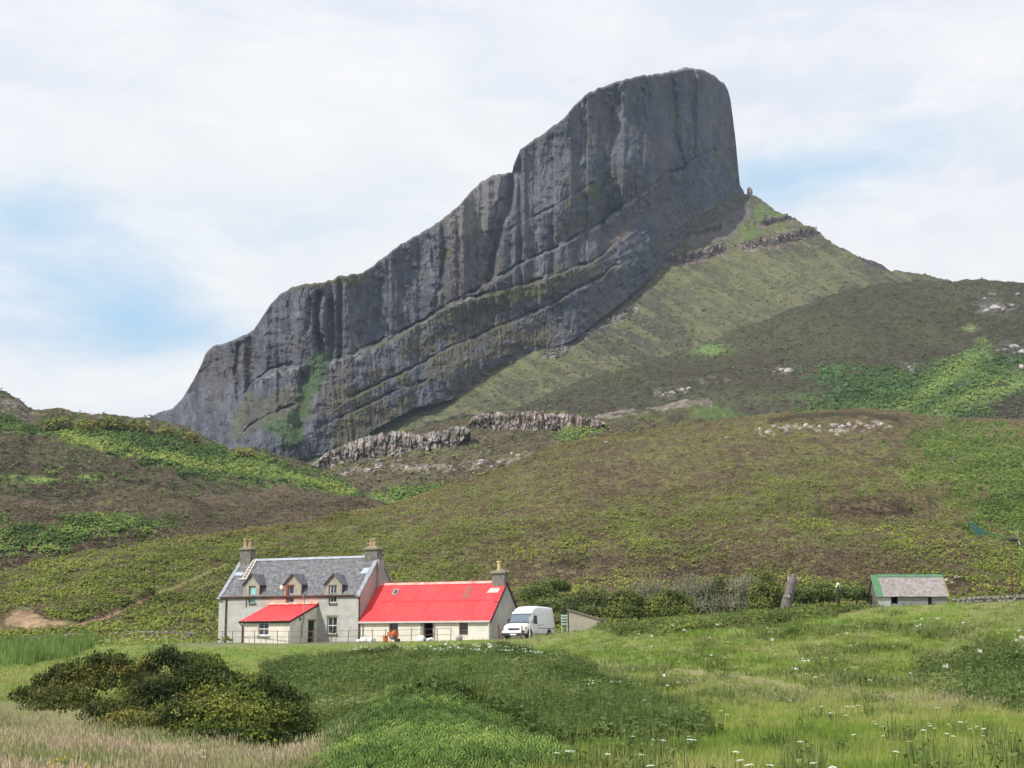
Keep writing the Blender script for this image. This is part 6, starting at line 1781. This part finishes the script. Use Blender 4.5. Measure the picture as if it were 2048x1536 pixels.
P = sample('meadow', 9000, lambda X, Y, P: notp(X, Y, PG_BRACKEN) * (1 - .95 * inpoly(PG_SCRUB, X, Y, 10)) * (.1 + .9 * track(X, Y)) * sstep(.0, .5, fbm(P[..., 0] / 5, P[..., 1] / 7, o=3, seed=19)) * YARD(P), 110, ylo=50, yhi=130)
P = P[HOUSEBOX(P)]
scatter('grass', P, gr_d, .6, 1.1, M_DRY, 'patches of pale seeding grass in the meadow', 'grass', 110, tn(6, .4, 111, .30))
P = sample('meadow', 34000, lambda X, Y, P: notp(X, Y, PG_DRY, PG_BRACKEN) * (1 - .96 * inpoly(PG_SCRUB, X, Y, 10)), 11, yhi=62)
scatter('grass', P, gr_l, .6, 1.1, M_GRS, 'longer green grass in the near right of the meadow', 'grass', 11, lambda P: .54 + .3 * fbm(P[:, 0] / 5, P[:, 1] / 5, o=3, seed=12) + .25 * fbm(P[:, 0] / .8, P[:, 1] / 1.4, o=2, seed=212))
P = sample('meadow', 12000, lambda X, Y, P: inpoly(PG_DRY, X, Y, 20) * (.25 + .75 * sstep(-.3, .5, fbm(X / 120, Y / 26, o=3, seed=202) + .7 * (1 - sstep(8, 45, Y - inter([(0, 1408), (300, 1430), (520, 1470), (700, 1480)], X))))), 12, yhi=50)
scatter('grass', P, gr_d, .6, 1.15, M_DRY, 'tall tan flowering grass on the near left bank', 'grass', 12, tn(2.5, .6, 13, .22))
P = sample('meadow', 22000, lambda X, Y, P: inpoly(PG_DRY, X, Y, 20), 120, yhi=50)
scatter('grass', P, gr_l, .5, .9, M_GRS, 'green undergrass of the near left bank', 'grass', 120, tn(3, .5, 14, .62))
P = sample('meadow', 8500, lambda X, Y, P: inpoly(PG_BRACKEN, X, Y, 12), 13, yhi=60)
scatter('bracken', P, br_n, .5, 1.0, M_BRKL, 'dense fresh bracken mound at the bottom middle', 'bracken', 13, tn(1.2, .5, 15, .32))
P = sample('meadow', 12500, lambda X, Y, P: inpoly(PG_SCRUB, X, Y, 12) * (1 - .4 * inpoly(PG_TALL, X, Y, 22)), 14, yhi=118)
scatter('bramble', P, bm_n, .8, 2.0, M_BRM, 'dark bramble and nettle thicket filling the hollow', 'undergrowth', 14, lambda P: .42 + .35 * fbm(P[:, 0] / 5, P[:, 1] / 8, o=3, seed=16) + .2 * fbm(P[:, 0] / 1.0, P[:, 1] / 2, o=2, seed=216))
P = sample('meadow', 1500, lambda X, Y, P: inpoly(PG_SCRUB, X, Y, 12), 140, yhi=118)
scatter('bracken', P, br_n, .7, 1.2, M_BRK, 'bracken fronds mixed through the dark thicket', 'bracken', 140, tn(4, .4, 17, .25))
P = sample('meadow', 1500, lambda X, Y, P: inpoly(PG_TALL, X, Y, 22) * sstep(-.35, .3, fbm(P[..., 0] / 1.6, P[..., 1] / 3, o=2, seed=201)), 15, ylo=50)
scatter('nettle', P, rd_n, .35, .75, M_REED, 'bright upright leaves in the middle of the dark thicket', 'nettles', 15, tn(2, .5, 18, .35))
P = sample('meadow', 2600, lambda X, Y, P: inpoly(PG_SCRUB_R, X, Y, 14) + .9 * inpoly(PG_HEDGEBANK, X, Y, 6), 16, ylo=50)
scatter('bramble', P, bm_n, 1.0, 2.0, M_BRM, 'dark bramble patches on the right-hand bank', 'undergrowth', 16, tn(4, .4, 19, .55))
P = sample('meadow', 5200, lambda X, Y, P: inpoly(PG_HEDGEBANK, X, Y, 6), 17, ylo=50)
scatter('bracken', P, far_br, .25, .5, M_BRK, 'low bracken and nettles along the crest of the right-hand bank', 'bracken', 17, tn(4, .4, 19, .25))
P = sample('meadow', 2600, lambda X, Y, P: inpoly(PG_REED, X, Y, 8), 18, ylo=80)
scatter('iris', P, rd_n, .7, 1.25, M_REED, 'bright green flag iris bed at the far left of the meadow', 'iris bed', 18, tn(1.5, .5, 20, .45))
# scattered dark tussocks on the near right
P = sample('meadow', 900, lambda X, Y, P: sstep(.35, .75, fbm(X / 60, Y / 14, o=3, seed=23)) * (X > 1150) * notp(X, Y, PG_SCRUB), 19, yhi=75)
scatter('bramble', P, nt_n, .45, .95, M_BRM, 'dark weedy tussocks in the near right grass', 'weeds', 19, tn(4, .4, 21, .55))
P = sample('meadow', 2600, lambda X, Y, P: sstep(.1, .5, fbm(X / 110, Y / 13, o=4, seed=223)) * sstep(1150, 1300, X) * notp(X, Y, PG_HEDGEBANK), 119, ylo=55, yhi=122)
scatter('rush', P, gr_s, 1.3, 2.6, M_BRM, 'darker rush streaks across the right-hand bank', 'rushes', 119, tn(4, .4, 221, .75))
# around the yard and behind the house
P = sample('meadow', 4200, lambda X, Y, P: (X < 470) * (P[..., 1] > 138) * 1.0 + (X > 1050) * (P[..., 1] > 140) * 1.0, 20, ylo=136, yhi=185)
scatter('bracken', P, far_br, .4, .9, M_BRK, 'rough bracken between yard walls and hillside', 'bracken', 20, tn(9, .4, 22, .42))
# flowers too many and too far to count
uf = [leafset(5, lambda r: leaf(r, .22, .4, .16, 1.0), 95 + k) for k in range(4)]
P = sample('meadow', 300, lambda X, Y, P: inpoly([(200, 1300), (220, 1278), (300, 1268), (440, 1262), (440, 1276), (330, 1288), (240, 1296)], X, Y, 6) + .9 * inpoly([(690, 1312), (780, 1306), (900, 1298), (1060, 1312), (1090, 1326), (1000, 1322), (860, 1312), (700, 1322)], X, Y, 5) + .02 * (Y > 1250) * (X > 1150), 21, ylo=62)
scatter('cow_parsley', P, uf, .35, .8, M_WHF, 'white cow parsley drifts before the farmhouse', 'cow parsley', 21, tn(4, .2, 23, .7), zoff=.5)
P = sample('meadow', 260, lambda X, Y, P: (X < 200) * (Y > 1480) * 1.0 + 2.0 * inpoly([(1690, 1362), (1700, 1350), (1740, 1350), (1750, 1360)], X, Y, 3) + .10 * inpoly([(1480, 1320), (1550, 1290), (1700, 1290), (1640, 1330)], X, Y, 8), 23)
scatter('yellow_flowers', P, uf, .18, .38, M_YEL, 'tiny yellow flowers sprinkled in the grass', 'wildflowers', 24, zoff=.3)


# ---- counted umbels
def make_hogweed():
    root = thing('hogweed', 'single white hogweed umbel standing above the near grass', 'hogweed', (0, 0, 0), 0, 'white hogweed umbels in the near meadow')
    q = MB(); q.tube([(0, 0, -.1), (.03, 0, .4), (.02, .02, .66)], .012, 5); q.build('stem', MATS['bramble_leaf'], root)
    r = random.Random(4); T_ = []
    for i in range(26):
        a = i * 2.4; d = .15 * math.sqrt((i + .5) / 26); x, y = d * math.cos(a), d * math.sin(a); z = .70 - d * d * 1.6 + r.uniform(-.01, .01)
        s = .030
        for k in range(4):
            b = k * 1.571 + a; T_.append(((x, y, z + .012), (x + s * math.cos(b), y + s * math.sin(b), z), (x + s * math.cos(b + 1.571), y + s * math.sin(b + 1.571), z)))
    T_ = np.array(T_)
    me = mesh_np('umbel', T_.reshape(-1, 3), np.arange(T_.size // 3).reshape(-1, 3), M_WHF, {'tint': ('FLOAT', np.full(T_.size // 3, .85))})
    obj('umbel', me, root)
    return root


FL = [(1014, 1401), (1054, 1411), (1060, 1403), (1134, 1404), (1141, 1415), (1120, 1423), (1132, 1424), (1093, 1425), (1292, 1397), (1301, 1404), (1380, 1419), (1306, 1476), (1322, 1477), (1265, 1470), (1378, 1470), (1385, 1477), (1112, 1503), (1128, 1499), (1142, 1499), (1216, 1505), (1278, 1506), (1302, 1528),
      (1640, 1286), (1702, 1288), (1716, 1285), (1652, 1313), (1676, 1267), (1578, 1398), (1442, 1419), (1456, 1426), (1630, 1414), (1643, 1410), (1659, 1423), (1691, 1410), (1703, 1410), (1716, 1408), (1694, 1428), (1749, 1440), (1753, 1445), (1765, 1450), (1765, 1469), (1711, 1466), (1820, 1480), (1847, 1457), (1857, 1444), (1860, 1449), (1870, 1454), (1899, 1446), (1919, 1441), (1895, 1464), (1906, 1469), (1941, 1455), (1957, 1450), (1968, 1454), (1965, 1469), (1484, 1517), (1504, 1526), (1539, 1527), (1629, 1523), (1665, 1530), (404, 1498), (412, 1510), (1740, 1357), (1630, 1351), (1420, 1272), (1378, 1476), (1470, 1500), (1600, 1480), (1788, 1500), (1990, 1416), (1873, 1413), (1550, 1306), (1447, 1312), (1360, 1320)]
hog = make_hogweed(); rr_ = random.Random(9)
for i, (px_, py_) in enumerate(FL):
    p_ = ray_ground(px_, py_ + 2, .40)
    o = hog if i == 0 else copy_tree(hog)
    g_ = float(zA(p_[0], p_[1])); s_ = rr_.uniform(.28, .42) * min(1.6, max(.9, p_[1] / 38.0))
    o.location = (p_[0], p_[1], p_[2] - .70 * s_); o.scale = (s_, s_, s_); o.rotation_euler = (rr_.uniform(-.15, .15), rr_.uniform(-.15, .15), rr_.uniform(0, 6))


# ---- shrubs
M_BARK = mat('shrub_bark', (.09, .075, .055), .95, .3, 6)


def shrub(label, cat, lobes, n, ls, material, base, seed=0, tint=.45, amp=.35, name='shrub', group=None, spikes=0, streak=(1, 1, 1), flat=.55, spm=None, nstem=5):
    """lobes: world ellipsoids (x, y, z, rx, ry, rz); leaves crowd towards their uneven surface"""
    r = np.random.default_rng(seed); L = np.array(lobes, float); vol = (L[:, 3] * L[:, 4] * L[:, 5]) ** .66; k = r.choice(len(L), n, p=vol / vol.sum())
    d = r.normal(size=(n, 3)); d /= np.linalg.norm(d, axis=1)[:, None]
    d[:, 2] = np.where(d[:, 2] < -.35, -d[:, 2], d[:, 2])
    rad = 1 - r.random(n) ** 1.8 * .65
    c = L[k, :3]; e = L[k, 3:]
    lump = 1 + .26 * fbm(d[:, 0] * 2.6 + k * 3.1, d[:, 1] * 2.6, d[:, 2] * 3.2 + seed, o=4, seed=seed)
    P = c + d * e * (rad * lump)[:, None]
    gap = fbm(P[:, 0] * 1.4 / streak[0], P[:, 1] * 1.4, P[:, 2] * 2.2, o=3, seed=seed + 3)
    keep = gap > -.62; P = P[keep]; d = d[keep]; n = len(P); gap = gap[keep]
    nn = d + r.normal(size=(n, 3)) * .7 + np.array([0, 0, .35]); nn /= np.linalg.norm(nn, axis=1)[:, None]
    u = np.cross(nn, r.normal(size=(n, 3))); u /= np.linalg.norm(u, axis=1)[:, None] + 1e-9; w = np.cross(nn, u)
    s = (ls * (.6 + .8 * r.random(n)))[:, None]
    V = np.stack([P - u * s * .5, P + u * s * .5, P + w * s * 1.2], 1).reshape(-1, 3)
    t = np.repeat(tint + amp * fbm(P[:, 0] * .8 / streak[0], P[:, 1] * .8, P[:, 2] * 1.3, o=3, seed=seed + 7) + r.random(n) * .3 - .15, 3)
    b = np.array(base, float)
    root = thing(name, label, cat, tuple(b), 0, group)
    crown = obj('crown', mesh_np('crown', V - b, np.arange(len(V)).reshape(-1, 3), material, {'tint': ('FLOAT', np.clip(t, 0, 1))}), root)
    m = MB(); rd = random.Random(seed)
    for i in range(nstem):
        l = L[rd.randrange(len(L))]; tip = Vector((l[0] - b[0] + rd.uniform(-.5, .5) * l[3], l[1] - b[1] + rd.uniform(-.4, .4) * l[4], l[2] - b[2] + rd.uniform(0, .5) * l[5]))
        st = Vector((tip.x * .35 + rd.uniform(-.2, .2), tip.y * .3, -.2)); mid = st.lerp(tip, .5) + Vector((0, 0, .1 * tip.z)); rs = .035 * max(l[5], .6)
        m.tube([st, mid, tip], [rs, rs * .65, rs * .25], 6)
    m.build('stem', M_BARK, root)
    if spikes:
        q = r.choice(len(P), spikes); Q = P[q]; Q = Q[:, :] ; h = (.25 + .55 * r.random(len(Q))) * L[:, 5].mean() * .55
        tip = Q + np.stack([r.normal(size=len(Q)) * .12 * h, r.normal(size=len(Q)) * .1, h], -1)
        a = r.random(len(Q)) * 3.14; w_ = .018 * np.stack([np.cos(a), np.sin(a), 0 * a], -1)
        V = np.stack([Q - w_, Q + w_, tip], 1).reshape(-1, 3)
        obj('twigs', mesh_np('twigs', V - b, np.arange(len(V)).reshape(-1, 3), spm or M_TWG, {'tint': ('FLOAT', np.repeat(r.random(len(Q)), 3))}), root)
    return root


def wl_(px_, py_, Y): return W(px_, py_, Y)


def lobes_px(lst):
    out = []
    for (px_, py_, Y, rx, rz) in lst:      # centre in the photo, distance, radii in photo pixels
        p_ = W(px_, py_, Y); k = Y / FPX
        out.append((p_[0], p_[1], p_[2], rx * k, max(rx, rz) * k * .75, rz * k))
    return out


def base_of(lobes):
    L = np.array(lobes); x, y = L[:, 0].mean(), L[:, 1].mean(); return (x, y, float(zA(x, y)))


G1 = lobes_px([(60, 1395, 62, 40, 22), (105, 1378, 63, 48, 32), (150, 1362, 63, 48, 40), (205, 1340, 64, 42, 38), (235, 1365, 64, 44, 50), (130, 1410, 61, 80, 34)])
shrub('dark wind-cut gorse wedge lowest at its left tip, left-most of the near bushes', 'gorse bush', G1, 15000, .085, M_GOR, base_of(G1), 1, .54, .55, spikes=1800, spm=M_GOR)
G2 = lobes_px([(290, 1345, 67, 34, 34), (330, 1325, 67, 36, 30), (370, 1345, 67, 46, 40), (420, 1345, 66, 36, 30), (300, 1385, 66, 55, 34)])
shrub('dark gorse bush with the highest peak, standing at the back of the near bushes', 'gorse bush', G2, 11000, .085, M_GOR, base_of(G2), 2, .54, .5, spikes=1500, spm=M_GOR)
G3 = lobes_px([(205, 1432, 58, 46, 22), (260, 1415, 58, 56, 32), (315, 1395, 58, 56, 42), (370, 1385, 59, 50, 50), (290, 1450, 57, 110, 36), (390, 1440, 57, 70, 50)])
shrub('brownish gorse bush sloping down to the left in front of the others', 'gorse bush', G3, 19000, .08, M_GOR, base_of(G3), 3, .60, .55, spikes=2400, spm=M_GOR)
G4 = lobes_px([(470, 1478, 56.5, 110, 34), (400, 1470, 56.5, 90, 28), (590, 1452, 59, 50, 26), (430, 1370, 58, 60, 40), (500, 1388, 58, 70, 42), (555, 1412, 59, 60, 38), (460, 1440, 57, 110, 55), (560, 1455, 57, 60, 45), (420, 1345, 59, 40, 24)])
shrub('broad dark gorse bush with yellow-green sprays, biggest and right-most of the near bushes', 'gorse bush', G4, 26000, .085, mat_leaf('gorse_spray', [(0, (.018, .034, .009)), (.45, (.052, .085, .020)), (.75, (.13, .165, .030)), (1, (.24, .25, .05))], trans=.1), base_of(G4), 4, .58, .6, spikes=3200, spm=MATS['gorse_spray'])

HB = [  # photo centre x, top y, half width px, tint, material, spikes, words
    (1180, 1176, 56, .42, M_WIL, 1500, 'olive rounded bush with grey twigs directly behind the lean-to hut'),
    (1252, 1180, 46, .62, M_WIL, 0, 'yellow-green leafy bush second from the left in the hedge'),
    (1290, 1160, 60, .35, M_TWG, 2600, 'bare grey twiggy bush rising behind the yellow-green ones'),
    (1338, 1176, 52, .68, M_WIL, 0, 'brightest yellow-green bush in the middle of the hedge'),
    (1392, 1156, 50, .45, M_TWG, 2400, 'tall grey twiggy bush right of the bright yellow-green bush'),
    (1440, 1160, 46, .38, M_WIL, 1500, 'dark green and grey bush in the right half of the hedge'),
    (1488, 1152, 46, .42, M_TWG, 2400, 'grey twiggy bush left of the last green bush of the hedge'),
    (1532, 1150, 34, .66, M_WIL, 0, 'small yellow-green bush at the right end of the hedge by the dead trunk')]
for i, (px_, top, hw, tnt, mt, sp, words) in enumerate(HB):
    tw = mt is M_TWG; hw = hw * (1.35 if tw else 1.0)
    Y = 147 - (3.5 if mt is M_WIL and tnt > .5 else 0) + (i % 3) * .4
    cy = (top + 1245) / 2; hgt = (1245 - top) / 2
    lb = lobes_px([(px_ - hw * .45, cy + hgt * .25, Y, hw * .6, hgt * .85), (px_ + hw * .35, cy + hgt * .15, Y + .4, hw * .62, hgt * .9), (px_, cy - hgt * .05, Y, hw * .6, hgt * .95), (px_, cy + hgt * .5, Y - .5, hw * .95, hgt * .6)])
    shrub(words, 'bush', lb, 6500 if tw else 9500, .16 if mt is M_WIL else .12, mt, base_of(lb), 30 + i, tnt - .08, .35, spikes=sp * (2 if tw else 1), name='hedge_shrub', group='bushes of the hedge behind the bank')
for i, (px_, cy, rx, rz, Y, words) in enumerate(((1075, 1190, 42, 22, 168, 'dark low bush on the slope just right of the byre gable'), (1105, 1172, 36, 14, 176, 'dark low bush higher on the slope above the van roof'), (1100, 1212, 40, 20, 160, 'dark green bush right behind the van'),
                                           (1600, 1192, 34, 20, 146, 'low dark green bush right of the dead trunk'), (1640, 1188, 30, 22, 147, 'low dark green bush left of the scarecrow'), (1705, 1188, 32, 16, 149, 'low brown bush behind the rail fence'))):
    lb = lobes_px([(px_, cy, Y, rx, rz), (px_ - rx * .5, cy + rz * .4, Y, rx * .6, rz * .8), (px_ + rx * .5, cy + rz * .5, Y, rx * .6, rz * .8)])
    L = np.array(lb); b = (L[0, 0], L[0, 1], L[0, 2] - L[0, 5] * 1.5)
    shrub(words, 'bush', lb, 3200, .17, M_BRM, b, 50 + i, .5, .4, name='low_shrub')


def surf(name, px_, py_):
    P, qx, qy = PATCH[name]; i = np.argmin((qx - px_) ** 2 + (qy - py_) ** 2 + 1e-4 * P[..., 1]); return P.reshape(-1, 3)[i]


for i, (px_, py_, rx, rz, words) in enumerate(((120, 852, 38, 15, 'pale green scrub willow just right of the crag on the left skyline'), (175, 856, 30, 14, 'scrub willow second from the crag on the left-hand hill'), (222, 852, 40, 17, 'large dark scrub willow in the middle of the left-hand hilltop'),
                                       (275, 858, 34, 14, 'scrub willow right of the large dark one on the left-hand hill'), (330, 866, 26, 11, 'small yellowish bush on the shoulder of the left-hand hill'), (378, 878, 28, 12, 'small pale bush lowest on the shoulder of the left-hand hill'), (488, 908, 30, 9, 'flat yellow-green bush above the bracken band'))):
    s_ = surf('left_hill', px_, py_ + rz * .6); Y = s_[1]
    rz *= 1.25; lb = lobes_px([(px_, py_, Y, rx * .72, rz), (px_ - rx * .4, py_ + 3, Y, rx * .45, rz * .7), (px_ + rx * .4, py_ + 4, Y, rx * .45, rz * .65)])
    shrub(words, 'bush', lb, 1900, .62, M_WIL, tuple(s_), 70 + i, (.75, .95, .7, .85)[i] if i < 4 else 1.0, .35, name='scrub_willow')


# ---- loose boulders
M_PALE = mat('pale_lichened_rock', (.52, .48, .45), .95, .3, .8, col2=(.26, .23, .22), bump=.5, bscale=3)


def boulders(patch, pts, rx_px, label, group, seed=0, material=None, aspect=.6):
    rd = random.Random(seed); protos = []
    for k in range(min(4, len(pts))):
        q = MB(); q.blob((0, 0, .15), 1, .85, aspect, seed + k * 7 + 3, .45, 10, 7, 1.5); protos.append(q.build('boulder', material or M_PALE, None, False))
    used = [False] * 4
    for i, pt in enumerate(pts):
        px_, py_ = pt[:2]; s = pt[2] if len(pt) > 2 else 1.0
        p_ = ray_ground(px_, py_) if patch == 'meadow' else surf(patch, px_, py_)
        k = i % 4; o = protos[k] if not used[k] else protos[k].copy()
        if used[k]: COL.objects.link(o)
        used[k] = True
        sc_ = rx_px * s * p_[1] / FPX * rd.uniform(.8, 1.2)
        o.location = (p_[0], p_[1], p_[2] - .25 * sc_); o.scale = (sc_, sc_, sc_ * rd.uniform(.7, 1.2)); o.rotation_euler = (0, 0, rd.uniform(0, 6))
        tag(o, label, 'boulder', group)


boulders('outcrop_ridge', [(694, 945), (705, 942, .7), (737, 939), (748, 942, .6), (761, 931, 1.5), (772, 936, .7), (802, 921, .8), (757, 921, .7), (815, 935, .9), (839, 936, .8), (867, 902, .8), (904, 932, 1.1), (908, 940, .8), (928, 930, .8), (952, 904, .9), (964, 926, 1.5), (983, 934, .8), (998, 926, 1.1), (1024, 907, .8), (1037, 912, .9), (853, 934, .6), (790, 940, .6)], 8,
         'pale boulder in the heather below the columnar outcrops', 'boulders below the outcrops', 100, aspect=.5)
boulders('hillside', [(1453, 877, 1.2), (1212, 885, .9), (1398, 862, 1.1), (1520, 860, 1.4), (1535, 864, 1.2), (1560, 856, 1.2), (1600, 858, 1.2), (1612, 855, 1.8), (1640, 854, 1.1), (1668, 852, 1.5), (1684, 854, 1.4), (1698, 850, 1.2), (1712, 853, 1.0), (1735, 852, 1.0), (1762, 850, 1.5), (1778, 854, .9)], 5,
         'pale rock breaking through the heather near the crest of the hillside', 'rocks along the crest of the hillside', 120, aspect=.75)
boulders('hillside', [(1893, 1160, 1.5), (1903, 1163, 1.1), (1912, 1154, 1.2)], 9, 'pinkish grey rock lying on the slope between tin shed and wind turbine', 'rocks right of the tin shed', 140, aspect=.45)
boulders('moor_hill', [(1330, 790), (1345, 786, 1.3), (1365, 780), (1375, 778, .8), (1548, 744, .6), (1562, 740), (1578, 742, 1.2), (1460, 760, .5), (1820, 735), (1830, 728, .7), (1975, 622), (1990, 616, 1.4), (2008, 620, 1.2), (2025, 612), (1968, 598, .8), (2035, 590, .9), (2010, 700), (2030, 694, 1.8), (2045, 702, 1.8), (2046, 735, 1.5), (1995, 702, .7)], 7,
         'pale rock scattered on the dark moorland hill', 'rocks on the dark moorland hill', 150, aspect=.6)
boulders('meadow', [(2040, 1262, 1.0), (2048, 1278, 1.3), (2034, 1282, .8), (2046, 1296, 1.0), (2036, 1300, .7), (2052, 1312, 1.2), (2062, 1285, 1.3), (2064, 1265, 1.0), (2030, 1270, .5), (2026, 1292, .5)], 8,
         'bright white rock in the bank at the right edge of the picture', 'white rocks at the right edge', 160, mat('bleached_white_rock', (.58, .56, .54), .95, .2, 3, col2=(.32, .29, .27)), .6)

# ---- air
hz = bpy.data.materials.new('haze'); hz.use_nodes = True
t = NT(hz.node_tree); t.n.clear(); o_ = t.add('ShaderNodeOutputMaterial'); v_ = t.add('ShaderNodeVolumePrincipled')
v_.inputs['Color'].default_value = (.66, .80, 1.0, 1); v_.inputs['Density'].default_value = .00008; v_.inputs['Anisotropy'].default_value = .2
t.l.new(v_.outputs[0], o_.inputs['Volume'])
q = MB(); q.box(-1500, 2600, -60, 2600, -14, 620); hb = q.build('haze', hz); tag(hb, kind='stuff', label='thin blue summer haze over the whole valley', cat='haze')
hb.visible_shadow = True
